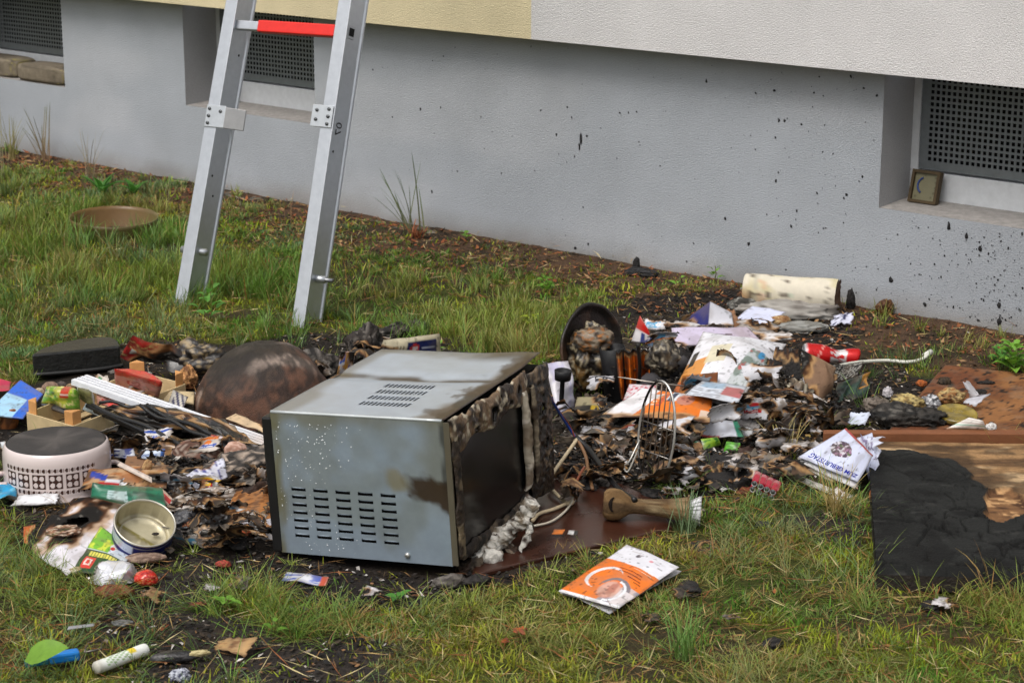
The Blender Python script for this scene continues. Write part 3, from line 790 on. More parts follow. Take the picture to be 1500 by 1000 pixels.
# the door plastic that ran down and set in front
def drip(name, pts, r, seed, pal=GL):
    c = catmull(pts, 6); rr = np.interp(np.linspace(0, 1, len(c)), np.linspace(0, 1, len(r)), r)
    c = catmull(c, 4); rr = np.interp(np.linspace(0, 1, len(c)), np.linspace(0, 1, len(r)), r)
    mb = MB(); mb.tube(c, rr, pal[0], 26)
    V = np.vstack(mb.V); q = fbm(V*34+seed, seed, 4)
    V = V+(np.stack([fbm(V*42+seed, seed+1, 3), fbm(V*42+9, seed+2, 3), fbm(V*42+5, seed+3, 3)], -1)-.5)*.034+(np.stack([fbm(V*110+seed, seed+11, 2), fbm(V*110+9, seed+12, 2), fbm(V*110+5, seed+13, 2)], -1)-.5)*.012
    c = mix(np.tile(pal[0], (len(V), 1)), pal[2], sm(q, .38, .52)); c = mix(c, pal[1], sm(fbm(V*60, seed+5, 3), .52, .62)); c = mix(c, S(60, 44, 34), sm(fbm(V*28, seed+7, 3), .58, .66))
    return mk(name, V, mb.F, M_CHAR, mw, c)
W2 = [S(176, 170, 160), S(120, 108, 92), S(206, 202, 194)]
g3 = lambda px, py, z: at(px, py, z)
drip('melted_plastic', [g3(690, 820, .018), g3(708, 804, .026), g3(730, 790, .038), g3(752, 772, .058)], [.012, .020, .022, .012], 91, W2)
drip('melted_plastic', [g3(736, 786, .042), g3(756, 766, .066), g3(772, 742, .095), g3(776, 728, .112)], [.010, .018, .016, .006], 95, W2)
drip('melted_plastic', [g3(716, 800, .03), g3(724, 816, .018), g3(732, 829, .004)], [.014, .016, .008], 92, W2)
drip('melted_plastic', [g3(764, 752, .08), g3(770, 776, .05), g3(767, 802, .02)], [.010, .010, .003], 93, W2)
drip('melted_plastic', [g3(694, 812, .024), g3(688, 800, .04), g3(692, 786, .06)], [.014, .010, .004], 96, [S(110, 92, 76), S(60, 46, 38), S(170, 158, 140)])
drip('melted_plastic', [g3(742, 800, .02), g3(750, 808, .012), g3(764, 806, .010)], [.010, .008, .004], 97, [S(110, 92, 76), S(60, 46, 38), S(170, 158, 140)])
drip('melted_plastic', [g3(675, 836, .005), g3(690, 832, .006), g3(710, 826, .004)], [.012, .018, .010], 94, BK)
# rain drops on the panel
mb = MB(); D, F = ico(1)
for i in range(330):
    a = float(np.clip(rs.normal(MD-.095, .045), .01, MD-.01)); z = float(rs.uniform(.01, MH-.02))
    if any(hh[0]-.004 < a < hh[2]+.004 and hh[1]-.003 < z < hh[3]+.008 for hh in H): continue
    r = .0007+.0014*rs.random()**2
    mb.add(mp(a, -.0012, z)+D*r*A(1, 1, 1.2), F, S(205, 210, 212))
for i in range(120):
    a, b = rs.uniform(.03, MD-.02), rs.uniform(.02, .5); r = .0007+.0014*rs.random()**2
    mb.add(topf(A(a), A(b))[0]+D*r*A(1.2, 1.2, .6), F, S(205, 210, 212))
mb.build('rain_drops', mat(.05, bump=0, var=.02, spec=.8, coat=.6, name='water'), mw, kind='stuff')

# ------------------------------------------------------------------ litter on the near-left heap
WHITE, PAPER, NEWS = S(226, 226, 230), S(214, 214, 218), S(188, 188, 190)
def hpos(px, py, z): return at(px, py, z)
def blot(c, u, v, sc, seed, k, lo, hi, amt=1.0):
    return mix(c, k, sm(n2(u, v, sc, seed), lo, hi)*amt)
def slab(name, pix, z0, z1, c, m, label=None, cat=None, parent=None, bev=.004, rough=0, seed=1, pal=None, group=None, sub=0):
    """flat thick piece: outline given at its top face"""
    T = [at(px, py, z1) for px, py in pix]; k = len(T)
    B = [A(p[0], p[1], z0) for p in T]
    o = mk(name, np.array(B+T), [tuple(range(k-1, -1, -1)), tuple(range(k, 2*k))]+[(i, (i+1) % k, k+(i+1) % k, k+i) for i in range(k)], m, parent, c, smooth=False)
    if bev: bevel(o, bev, 2)
    if label: tag(o, label, cat, group)
    return o

# black half-round tub at the back
D = [(46, 519), (60, 510), (84, 502), (115, 496), (145, 493), (163, 493), (172, 498), (176, 506), (158, 508), (110, 513)]
tub = slab('garden_tub', D, .0, .068, S(34, 35, 34), M_WETCHAR, 'blackened half-round tub turned upside down in grass behind the heap', 'tub', bev=.006)
tr = [at(px, py, .012) for px, py in [(49, 549), (100, 545), (150, 540), (180, 535)]]
MB().tube(catmull(tr, 5), .006, S(30, 30, 30), 8).build('rim', M_PLASTIC, tub)
EXCL.append([at(px, py)[:2] for px, py in [(40, 575), (46, 540), (100, 520), (190, 520), (190, 580)]])

# enamel pot upside down
pc_ = at(82, 645, .112); pc_[2] = 0
def pot_col(T, Z, R):
    R = R/PS
    c = np.tile(S(214, 200, 198), (len(T), 1))
    th = (T+PI) % (2*PI)-PI                         # 0 faces the camera
    row = lambda z, h: np.abs(Z-z) < h
    per = .315; ph = (th+1.15) % per/per-.5; side = (np.abs(R-.128) < .006)
    on = (th > -1.15) & (th < .74) & side
    BR = S(66, 44, 40)
    inn = on & row(.053, .0165) & (np.abs(ph) < .40)
    zz = (Z-.053)/.0165
    petal = (np.abs(np.abs(ph)-.19)/.14)**2+(np.abs(np.abs(zz)-.48)/.36)**2 < 1
    c[inn & ~petal] = BR
    dot = (th*16/ (per*16)) % .25*4
    for z in (.0785, .0275):
        d = (((th+1.15)/(per/3)) % 1-.5)
        c[on & (((d)/.30)**2+((Z-z)/.0048)**2 < 1)] = BR
        c[on & (np.abs((((th+1.15)/(per/3)+.5) % 1-.5)) < .07) & row(z, .004)] = S(120, 104, 100)
    return mix(c, S(150, 128, 112), sm(.016-Z, 0, .012)*.35)
PS = .93
pot = thing('cooking_pot', 'white enamel cooking pot with brown square flower pattern, upside down', 'pot', A(pc_[0], pc_[1], 0))
zs = np.concatenate([[.0, .003, .008, .012], np.linspace(.016, .090, 75), [.096, .102, .107, .110, .112]])
def pr(z):
    if z < .012: return .133-.25*z
    if z > .090: return .128-.012*(1-math.sqrt(max(0, 1-((z-.090)/.023)**2)))
    return .1285
pp = [(pr(z)*PS, z) for z in zs]
MB().lathe(pp, A(pc_[0], pc_[1], 0), A(0, 0, 1), None, 420, xdir=A(pc_[0]*-1, -pc_[1], 0), cf=pot_col).build('pot_body', M_ENAMEL, pot)
def base_col(T, Z, R):
    c = np.tile(S(62, 60, 60), (len(T), 1)); return mix(c, S(86, 82, 80), sm(n2(np.cos(T)*R, np.sin(T)*R, 18, 3), .5, .65))
MB().lathe([(.1195*PS, .1085), (.116*PS, .113), (.110*PS, .1142), (.06, .1142), (0, .1142)], A(pc_[0], pc_[1], 0), A(0, 0, 1), None, 64, cf=base_col).build('pot_base', M_MATT, pot)
MB().lathe([(.127, .003), (.1285, .0), (.127, -.003), (.123, .0), (.127, .003)], A(pc_[0], pc_[1], .004), A(0, 0, 1), S(90, 84, 82), 64).build('pot_rim', M_ENAMEL, pot)
for a in (.55, .55+PI):
    d = A(math.cos(a-.2), math.sin(a-.2), 0); t = A(-d[1], d[0], 0); o = A(pc_[0], pc_[1], .035)
    MB().tube(catmull([o+d*.117+t*.04, o+d*.137+t*.034, o+d*.143, o+d*.137-t*.034, o+d*.117-t*.04], 6), .006, S(196, 180, 178), 8).build('handle', M_ENAMEL, pot)
EXCL.append([(pc_[0]+.13*math.cos(a), pc_[1]+.13*math.sin(a)) for a in np.linspace(0, 2*PI, 14)])

# fruit crate
CR = [at(41, 628, .02), at(108, 648, .02), at(272, 585, .02), at(202, 566, .02)]     # foot of the four corners
crate = thing('fruit_crate', 'small wooden fruit crate with corner posts, filled with bags, under a grooved white strip', 'crate', (CR[0]+CR[2])/2*A(1, 1, 0))
PLY = S(200, 178, 136)
def board(a, b, z0, z1, t, c, name):
    d = unit(b-a); n = A(-d[1], d[0], 0)
    return bevel(MB().box(A(a[0], a[1], z0)-n*t/2, (b-a)*A(1, 1, 0), n*t, A(0, 0, z1-z0), c).build(name, M_WOOD, crate, smooth=False), .001)
for i in range(4): board(CR[i], CR[(i+1) % 4], .012, .062, .004, PLY*(.95+.1*(i % 2)), 'side_panel')
cen = sum(CR)/4
for i in range(4):
    p = CR[i]; x = unit(CR[(i+1) % 4]-p); y = unit(CR[i-1]-p)
    V = [A(q[0], q[1], z) for z in (.004, .094) for q in (p+x*.003+y*.003, p+x*.034+y*.003, p+x*.003+y*.034)]
    bevel(mk('corner_post', V, [(0, 2, 1), (3, 4, 5), (0, 1, 4, 3), (1, 2, 5, 4), (2, 0, 3, 5)], M_WOOD, crate, S(206, 150, 92), smooth=False), .002)
for t in (.1, .37, .64, .9):
    a = CR[0]*(1-t)+CR[1]*t; b = CR[3]*(1-t)+CR[2]*t
    board(a, b, .006, .011, .03, PLY*.9, 'floor_slat')

# grooved white strip across the crate
ra, rb = at(116, 552, .115), at(392, 647, .050)
rd = unit(rb-ra); rw = unit(np.cross(rd, A(0, 0, 1))); rn = unit(np.cross(rw, rd))
rw = -rw if np.dot(rw, A(0, 1, 0)) < 0 else rw
w_ = .054; prof = []
xs = [-w_/2, -.0135, -.0125, -.0095, -.0085, -.0005, .0005, .0035, .0045, .0125, .0135, .0165, .0175, w_/2]
hs = [0, 0, -.004, -.004, 0, 0, -.004, -.004, 0, 0, -.004, -.004, 0, 0]
top = list(zip(xs, hs)); bot = [(w_/2, -.014), (-w_/2, -.014)]
pr_ = top+bot; k = len(pr_); RV = []; NS = 24
for i in range(NS+1):
    t = i/NS; p = ra*(1-t)+rb*t
    for x, h in pr_: RV.append(p+rw*x+rn*h)
RF = [(i*k+j, i*k+(j+1) % k, (i+1)*k+(j+1) % k, (i+1)*k+j) for i in range(NS) for j in range(k)]+[tuple(range(k)), tuple(NS*k+j for j in range(k-1, -1, -1))]
rv = np.array(RV); hgt = np.tile([h for _, h in pr_], NS+1); rc = np.tile(S(222, 225, 232), (len(rv), 1))
rc[(hgt < -.002) & (hgt > -.006)] = S(104, 108, 118)
tt = np.repeat(np.arange(NS+1)/NS, k)
rc = mix(rc, S(190, 168, 150), sm(tt, .84, .98)*.5)
o = mk('curtain_rail', rv, RF, M_PLASTIC, None, rc, smooth=False)
tag(o, 'long white grooved curtain rail lying slanted over the crate', 'curtain rail')
pale = sheet('cardboard_strip', [(330, 610, .055), (398, 640, .045), (398, 634, .05), (345, 602, .06)], 'pale torn cardboard edge sticking out behind the white rail', 'cardboard', S(206, 180, 146), seed=5, burn=[(1, .9, .3)])

# blue-white board under the rods
sheet('painted_strip', [(120, 600, .045), (226, 641, .02), (222, 637, .025), (126, 590, .065)], 'pale blue tapering painted strip under the black rods', 'strip', S(196, 216, 228), crumple=.0005, thick=.006, m=M_PLASTIC)
# burnt rods
rods = thing('blind_rods', 'bundle of charred black rods with scorched cloth lying slanted below the white rail', 'rods', at(260, 640)*A(1, 1, 0))
rr = np.random.default_rng(5)
for (a, b, za, zb, r) in [((128, 596), (300, 668), .07, .05, .006), ((135, 590), (330, 682), .085, .045, .005), ((140, 604), (360, 700), .06, .03, .007), ((146, 588), (250, 600), .09, .085, .004),
                          ((215, 596), (392, 668), .09, .06, .006), ((250, 602), (398, 690), .085, .04, .005), ((170, 600), (300, 690), .07, .03, .005), ((205, 596), (330, 655), .095, .06, .004)]:
    pa, pb = at(*a, za), at(*b, zb)
    pts = [pa*(1-t)+pb*t+A(0, 0, (rr.random()-.5)*.012) for t in np.linspace(0, 1, 6)]
    MB().tube(catmull(pts, 4), r, S(28, 28, 30)*(.7+.7*rr.random()), 8).build('rod', M_WETCHAR, rods)
for q, sd in (([(150, 592, .08), (260, 600, .09), (330, 640, .06), (210, 625, .05)], 3), ([(240, 600, .09), (330, 622, .07), (392, 660, .055), (300, 650, .05)], 4), ([(205, 620, .05), (330, 668, .04), (300, 690, .02), (190, 640, .03)], 6)):
    sheet('scorched_cloth', q, base=S(30, 29, 30), crumple=.012, cs=1.6, seed=sd, burn=[(.5, .5, .4), (0, 1, .4)], hole=.42, m=M_WETCHAR, parent=rods, excl=False)

# rusty dome
rb_ = at(378, 618, .0)
ax_ = unit(A(-.28, -.18, .94))
def dome_col(T, Z, R):
    x = np.cos(T)*R; y = np.sin(T)*R
    c = np.tile(S(70, 58, 50), (len(T), 1)); q = fbm(np.stack([x, y, Z], -1)*16, 8, 4)
    c = mix(c, S(106, 74, 58), sm(.165-Z+(q-.5)*.10, 0, .05))
    c = mix(c, S(134, 90, 70), sm(.06-Z+(q-.5)*.10, 0, .05)*.7)
    c = mix(c, S(176, 158, 146), sm(fbm(np.stack([x*22, y*9, Z*9], -1), 12, 3), .58, .70)*sm(Z, .05, .12)*.8)
    c = mix(c, S(46, 40, 38), sm(fbm(np.stack([x, y, Z], -1)*60, 13, 3), .46, .56)*.75)
    return mix(c, S(36, 32, 30), sm(Z-.155+(q-.5)*.06, 0, .03)*.8)
prof = [(.168, 0), (.176, .002), (.1755, .008), (.170, .012)]+[(.172*math.cos(a)**.85, .012+.178*math.sin(a)) for a in np.linspace(.05, 1.45, 26)]+[(0, .190)]
o = MB().lathe(prof, at(380, 622, .01)+A(0, .16, -.02), ax_, None, 84, cf=dome_col, jit=.17, seed=4).build('metal_bowl', mat(.5, metal=.15, bump=.8, bscale=420, var=.35, vscale=90, spec=.4, name='burnt_tin'))
tag(o, 'large rusty burnt metal bowl upside down behind the microwave', 'bowl')
EXCL.append([(OFF[o.name][0]+.17*math.cos(a), OFF[o.name][1]+.17*math.sin(a)) for a in np.linspace(0, 2*PI, 14)])

# bags and packs in and round the crate
def heart(c, u, v):
    c[v > .72] = S(206, 44, 40); c[v < .10] = S(206, 50, 46)
    d = np.hypot((u-.42)*1.2, (v-.45)*1.0); c[(d < .17) & (d > .12)] = S(196, 60, 58); c[(d < .07)] = S(204, 90, 84)
sheet('biscuit_bag', [(168, 566, .05), (230, 585, .05), (236, 562, .12), (167, 540, .12)], 'shiny red and pink bag with round emblem beside white rail', 'bag', S(230, 150, 146), heart, seed=12, pouch=.022, m=M_FOIL, bulge=.01)
def gbag(c, u, v):
    c[:] = mix(c, S(206, 214, 80), sm(n2(u, v, 5, 3), .45, .55)); c = mix(c, S(238, 232, 160), sm(n2(u, v, 9, 4), .58, .64))
    c[(v > .68) & (u > .5) & (u < .78)] = S(206, 70, 48); c[(np.abs(v-.8) < .03) & (u > .5) & (u < .78)] = S(236, 220, 210)
    return mix(c, S(70, 150, 30), sm(u, .8, .95)*.7)
sheet('snack_bag', [(62, 588, .06), (118, 600, .06), (112, 572, .12), (66, 568, .11)], 'crinkled bright green and yellow snack bag in the crate', 'bag', S(130, 184, 52), gbag, seed=14, pouch=.02, m=M_FOIL, crumple=.006)
sheet('tray', [(60, 592, .05), (102, 606, .055), (118, 598, .06), (64, 584, .06)], 'slate grey tray under the green snack bag', 'tray', S(70, 80, 92), crumple=.001, thick=.008, m=M_PLASTIC)
def winbag(c, u, v):
    c[:] = mix(c, S(120, 122, 70), sm(n2(u, v, 12, 3), .42, .55)); c[(u < .08) | (u > .93)] = S(220, 224, 226)
    return c
sheet('herb_bag', [(117, 584, .08), (138, 596, .07), (136, 574, .11), (114, 565, .12)], 'clear bag of dried green herbs beside green snack bag', 'bag', S(84, 92, 52), winbag, seed=15, pouch=.012, m=M_FOIL)
def redpink(c, u, v):
    c[(u > .3) & (v < .6)] = S(214, 74, 66)
    return mix(c, S(236, 196, 180), sm(n2(u, v, 5, 7), .5, .6)*.7)
sheet('pink_carton', [(140, 592, .06), (176, 602, .06), (184, 584, .075), (142, 570, .10)], 'pink and red carton wedged under white rail', 'carton', S(226, 168, 150), redpink, seed=16, m=M_GLOSS, pouch=.01)
sheet('striped_wrapper', [(244, 590, .05), (268, 600, .04), (276, 582, .05), (254, 572, .07)], 'navy and white striped wrapper at the crate corner', 'wrapper', S(204, 200, 190),
      lambda c, u, v: c.__setitem__((((u*1.2+v*.6) % .4) < .2) & (u > .2), S(36, 40, 84)), seed=17, m=M_FOIL, crumple=.008)
sheet('plywood_scrap', [(236, 588, .04), (284, 592, .03), (285, 574, .05), (250, 572, .06)], 'pale plywood scrap inside the crate by the rusty bowl', 'plywood', S(206, 186, 146), seed=18, crumple=.001, thick=.004, m=M_WOOD)
# blue folder
def blue(c, u, v):
    c[(u < .72) & (v < .62)] = S(158, 204, 236)
fd = sheet('folder', [(-22, 606, .05), (34, 612, .045), (63, 577, .06), (30, 556, .065)], 'blue folder with pale blue cover at heap edge behind the pot', 'folder', S(22, 96, 206), blue, seed=19, crumple=.001, thick=.004, m=M_PLASTIC, n=(40, 40))
sheet('flap', [(24, 618, .005), (37, 612, .0), (36, 596, .05), (26, 598, .05)], base=S(60, 142, 220), seed=20, crumple=.001, thick=.003, m=M_PLASTIC, parent=fd)
sheet('broken_board', [(-30, 620, .03), (22, 602, .04), (8, 586, .05), (-30, 586, .05)], 'brown broken board with dark edge under the blue folder', 'board', S(150, 112, 82), seed=21, thick=.012, m=M_WOOD, burn=[(1, 0, .5)])
lump('wood_chunk', at(12, 622, .01), (.022, .018, .05), 'orange-brown split wood chunk leaning under the blue folder', 'wood', tilt=(.3, .5), seed=22, pal=[S(150, 92, 50), S(104, 64, 38)], m=M_WOOD, amp=.2)
sheet('magenta_wrapper', [(-20, 575, .02), (14, 570, .02), (16, 560, .03), (-20, 556, .03)], 'crimson wrapper at picture edge behind the blue folder', 'wrapper', S(176, 44, 76), seed=23, m=M_FOIL, crumple=.008)
for i, (px, py, sx, lb, pl) in enumerate([(74, 570, .024, 'largest round brownish stone between tub and snack bag', [S(150, 126, 110), S(120, 98, 84)]), (90, 566, .016, 'dark grey stone in the middle of three by the tub', [S(92, 84, 80), S(70, 62, 58)]),
                                        (104, 568, .014, 'pale tan small stone beside the tub and white rail', [S(160, 134, 104), S(118, 96, 74)]), (58, 574, .013, 'cream flat pebble behind the blue folder', [S(196, 180, 156), S(160, 142, 118)])]):
    lump('stone', at(px, py, .03), (sx, sx*.8, sx*.9), lb, 'stone', seed=30+i, amp=.12, pal=pl, m=M_STONE, sub=3)
# burnt bag behind the crate
def redbag(c, u, v):
    c[:] = mix(c, S(176, 40, 40), sm(n2(u, v, 7, 33), .40, .5)); c = mix(c, S(226, 190, 120), sm(n2(u, v, 12, 34), .58, .66)); c[(v > .3) & (v < .55) & (u > .1) & (u < .2)] = S(230, 226, 222)
    return c
sheet('crisp_bag', [(176, 522, .05), (262, 545, .03), (285, 518, .07), (192, 494, .13)], 'red crumpled bag, charred along one end, leaning behind the crate post', 'bag', S(150, 60, 44), redbag, seed=35, crumple=.016, m=M_FOIL, burn=[(1.0, .5, .62), (.5, 0, .3)], hole=.6, jag=.45, pouch=.012)
lump('charred_wad', at(291, 528, .05), (.055, .03, .042), 'black charred wad with pale specks beside the rusty bowl', 'charred lump', seed=36, amp=.5, ridge=.3, pal=[CHAR, S(44, 38, 36), S(150, 130, 96)], m=M_WETCHAR)
lump('tan_wad', at(276, 555, .03), (.02, .02, .03), 'small tan paper wad wedged between crate and rusty bowl', 'paper wad', seed=37, amp=.4, ridge=.3, pal=[S(190, 140, 90), S(120, 80, 50)])
# behind the microwave
def pack(c, u, v):
    c[(v > .2) & (v < .85) & (u > .42) & (u < .93)] = S(34, 44, 96); ell(c, u, v, .55, .52, .085, .22, S(196, 60, 60)); ell(c, u, v, .55, .52, .05, .12, S(230, 214, 214))
    c[(u < .40) & (((u*40) % 2) < 1) & (v > .2) & (v < .7)] = S(120, 112, 96); c[(np.abs(v-.5) < .06) & (u > .66) & (u < .9)] = S(190, 196, 214)
sheet('flour_pack', [(548, 530, .06), (646, 521, .05), (644, 488, .12), (562, 498, .12)], 'cream and navy food packet behind the microwave', 'packet', S(218, 208, 178), pack, seed=41, crumple=.004, pouch=.014, m=M_GLOSS, burn=[(0, .5, .22)], hole=.9)
def col2(c, u, v):
    c[:] = mix(c, S(52, 92, 176), sm(n2(u, v, 4, 5), .45, .52)); c = mix(c, S(206, 150, 60), sm(n2(u, v, 6, 6), .56, .6)); c[v < .2] = S(190, 200, 220)
    return c
sheet('cereal_wrapper', [(490, 558, .03), (514, 556, .03), (520, 516, .12), (500, 514, .12)], 'blue, white and yellow wrapper standing behind the microwave corner', 'wrapper', S(214, 214, 220), col2, seed=42, m=M_FOIL, crumple=.008, burn=[(.9, 1, .4), (.1, 1, .25)], hole=.9)
for i, (px, py, z, sz, lb) in enumerate([(468, 545, .02, (.05, .03, .05), 'black charred clump between rusty bowl and blue wrapper'), (536, 512, .05, (.04, .02, .055), 'black charred clump beside the cream packet'), (575, 490, .02, (.055, .02, .022), 'flat black charred flake lying in grass behind cream packet'),
                                         (604, 482, .0, (.045, .02, .02), 'grey-brown burnt fragment in grass beyond the microwave')]):
    lump('charred_clump', at(px, py, z), sz, lb, 'charred lump', seed=43+i, amp=.55, ridge=.35, pal=[CHAR, S(52, 46, 42), S(110, 104, 98)] if i < 3 else [S(92, 84, 80), S(60, 54, 50)], rz=.3*i)

# ---- front of the left heap
def burntpaper(c, u, v):
    c[(np.abs(v-.62-.1*u) < .006) & (u > .3)] = S(190, 188, 192)
sheet('printed_sheet', [(122, 716, .014), (246, 742, .008), (98, 846, .006), (28, 800, .010)], 'large white paper sheet with dark burn hole under the open tin', 'paper sheet', S(226, 222, 230), burntpaper, seed=51, crumple=.007, cs=.8,
      burn=[lambda u, v: .36-np.hypot((u-.36)*1.6, (v-.52)*1.25)*1.15, lambda u, v: (.14-u)*2.2*sm(v, .15, .4), (.05, 1, .26)], hole=.34, jag=.75)
lump('brown_lump', at(92, 778, .022), (.03, .02, .010), 'brown burnt crust lying on the white paper sheet', 'burnt crust', seed=52, amp=.4, ridge=.3, pal=[S(150, 110, 86), S(70, 50, 38), S(210, 190, 170)])
sheet('orange_scrap', [(34, 792, .02), (50, 800, .02), (52, 768, .03), (34, 770, .03)], 'orange-brown scorched card scrap beside the burnt sheet', 'card', S(176, 92, 48), seed=53, burn=[(1, .3, .6)], hole=.6)
def gpack(c, u, v):
    c[v < .50] = S(22, 66, 36); c[(v > .50) & (u < .55)] = S(112, 176, 48); c[(v > .5) & (u >= .55)] = S(206, 216, 224)
    c[:] = mix(c, S(214, 222, 70), sm(n2(u, v, 5, 8), .52, .6)*(v > .52)*(u < .6)*.8)
    ell(c, u, v, .60, .72, .09, .12, S(226, 228, 230)); ell(c, u, v, .585, .66, .05, .06, S(206, 52, 40))
    rect(c, u, v, .10, .08, .36, .34, S(206, 52, 48)); rect(c, u, v, .15, .13, .31, .29, S(232, 206, 200)); rect(c, u, v, .19, .16, .27, .26, S(206, 52, 48))
    c[(np.abs(v-.42) < .05) & (u > .12) & (u < .8) & ((u*14) % 1 < .62)] = S(214, 206, 92)
sheet('seasoning_packet', [(106, 836, .012), (170, 848, .012), (198, 806, .014), (148, 772, .03)], 'green packet with red square emblem and yellow lettering beside the open tin', 'packet', S(200, 210, 216), gpack, n=(70, 70), seed=54, crumple=.003, m=M_GLOSS, bulge=.006)
# open tin
tinc = at(211, 772, .060); tax = unit(A(.26, -.46, .85)); 
tin = thing('food_tin', 'empty open food tin with beige inside and dark blue label', 'tin', A(tinc[0], tinc[1], 0))
TR, TH = .062, .046
def in_col(T, Z, R):
    c = np.tile(S(186, 178, 150), (len(T), 1)); x, y = np.cos(T)*R, np.sin(T)*R
    st = sm(.006-np.abs(x*.8+y*.6+.006), 0, .003)*(Z < .02)
    c = mix(c, S(122, 112, 36), st*.9); c = mix(c, S(120, 112, 92), sm(fbm(np.stack([x, y, Z], -1)*45, 3, 3), .56, .68)*.6)
    d = np.abs(R-.040); return mix(c, S(222, 218, 204), sm(.0022-np.abs(R-.047), 0, .001)*(Z < .02)*.7)
def out_col(T, Z, R):
    c = np.tile(S(24, 32, 104), (len(T), 1)); c[(np.abs(Z-.014) < .0012) | (np.abs(Z-.034) < .0012)] = S(140, 140, 150)
    return mix(c, S(190, 196, 214), (np.cos(T-3.4) > .80)*(np.abs(Z-.024) < .011)*1.0)
base = tinc-tax*TH*.7
MB().lathe([(TR-.002, 0), (TR, .002)]+[(TR, z) for z in np.linspace(.004, TH-.003, 30)]+[(TR, TH-.001)], base, tax, None, 96, cf=out_col).build('tin_body', mat(.3, metal=.3, bump=.02, var=.1, name='printed_tin'), tin)
MB().lathe([(TR-.0015, TH-.001), (TR-.003, .008), (TR-.006, .004), (.050, .004), (.048, .006), (.044, .006), (.042, .004), (.030, .0042), (.018, .0042), (.008, .0042), (0, .0042)], base, tax, None, 96, cf=in_col).build('tin_inside', mat(.35, metal=.35, bump=.05, var=.12, name='lacquer'), tin)
MB().lathe([(TR+.0012, TH-.0025), (TR+.0022, TH), (TR+.0008, TH+.0022), (TR-.0015, TH+.0012), (TR-.002, TH-.0015)], base, tax, S(206, 202, 190), 72).build('tin_rim', M_METAL, tin)
lump('tin_scrap', base+tax*.009+A(.026, .004, 0), (.007, .005, .003), 'small black charred flake inside the open tin', 'charred flake', seed=56, amp=.4)
# below the tin
V_, F_ = ico(4)
M_FOILD = mat(.25, metal=.35, bump=.15, bscale=60, var=.1, name='foil')
fdh = thing('foil_dish', 'crumpled shiny white foil dish in front of the green packet', 'foil dish', at(166, 855)*A(1, 1, 0))
fa, fo = unit(A(.10, -.62, .78)), at(164, 838, .026)
q = np.random.default_rng(4)
for nm, prf in (('dish_wall', [(.030, 0), (.036, .004), (.042, .012), (.046, .020), (.050, .028), (.053, .029)]), ('dish_base', [(.0302, .0), (.026, -.001), (.018, .0005), (.008, -.001), (0, 0)])):
    mb_ = MB(); mb_.lathe(prf, A(0, 0, 0), A(0, 0, 1), S(214, 214, 220), 96)
    V = np.vstack(mb_.V); R_0 = np.hypot(V[:, 0], V[:, 1]); T_0 = np.arctan2(V[:, 1], V[:, 0])
    V[:, :2] *= (1+.05*np.sin(T_0*24)*sm(R_0, .03, .045))[:, None]
    V = V+(np.stack([fbm(V*26+k*5, 90+k, 3) for k in range(3)], -1)-.5)*A(.034, .034, .040)
    V[:, 1] *= .80; V[:, 2] = -V[:, 2]
    V = V@frame(fa)+fo; V[:, 2] = np.maximum(V[:, 2], .003)
    mk(nm, V, mb_.F, M_FOILD, fdh, mix(np.tile(S(216, 216, 222), (len(V), 1)), S(160, 150, 142), sm(fbm(V*30, 5, 3), .52, .64)), smooth=True)
o = lump('tomato', at(214, 848, .014), (.024, .020, .018), 'red burnt tomato on the soil right of the foil dish'.replace(' right of', ' beside'), 'tomato', seed=58, amp=.22, pal=[S(196, 38, 24), S(150, 24, 18), S(206, 110, 80)], m=M_ENAMEL)
lump('bark_lump', at(168, 868, .008), (.034, .018, .014), 'reddish brown crust under the foil dish', 'crust', seed=59, amp=.4, ridge=.2, pal=[S(128, 74, 48), S(84, 48, 32)])
lump('sausage', at(212, 818, .012), (.046, .015, .013), 'long grey-pink shrivelled sausage under the tin', 'sausage', rz=.25, seed=60, amp=.18, pal=[S(158, 134, 118), S(120, 96, 84)])
lump('white_crumbs', at(112, 836, .01), (.014, .008, .008), 'tiny white crumb wad by the green packet corner', 'crumb', seed=61, amp=.6, pal=[S(206, 196, 170), S(150, 130, 90)])
# packaging between pot and tin
def torn(c, u, v):
    c[:] = mix(c, S(182, 148, 112), sm(n2(u, v, 5, 71), .45, .6)); c = mix(c, S(98, 74, 58), sm(n2(u, v, 9, 72), .54, .64))
    c[(u < .32) & (u > .12) & (np.abs(v-.75+u*1.2) < .16)] = S(44, 66, 160); c[(v < .2) & (u > .25) & (u < .5)] = S(176, 40, 44); c[(u > .32) & (u < .5) & (v > .15) & (v < .32)] = S(206, 206, 212)
    return c
sheet('torn_carton', [(110, 712, .04), (244, 716, .04), (248, 682, .065), (124, 686, .07)], 'torn brown carton with blue and red stripes beside the pot', 'carton', S(164, 106, 62), torn, seed=62, crumple=.012, cs=1.5, burn=[(1, .4, .25), (0, .1, .12)], hole=.5, pouch=.010)
def green(c, u, v):
    c[(((v*16) % 1) < .35) & (u > .62)] = S(8, 76, 56); rect(c, u, v, .24, .1, .52, .6, S(170, 196, 196))
    return mix(c, S(12, 52, 34), sm(n2(u, v, 7, 4), .5, .6)*.6)
sheet('green_bag', [(132, 728, .035), (246, 752, .03), (240, 716, .06), (138, 708, .06)], 'dark green crinkled plastic bag between carton and tin', 'bag', S(18, 104, 76), green, seed=63, crumple=.009, cs=1.6, m=M_FOIL, pouch=.010)
sheet('red_white_wrapper', [(228, 724, .04), (256, 752, .02), (264, 742, .03), (234, 712, .05)], 'red and cream striped wrapper at the green bag end', 'wrapper', S(200, 170, 150), lambda c, u, v: c.__setitem__(np.abs(v-.5) < .22, S(186, 40, 36)), seed=64, m=M_FOIL, crumple=.006)
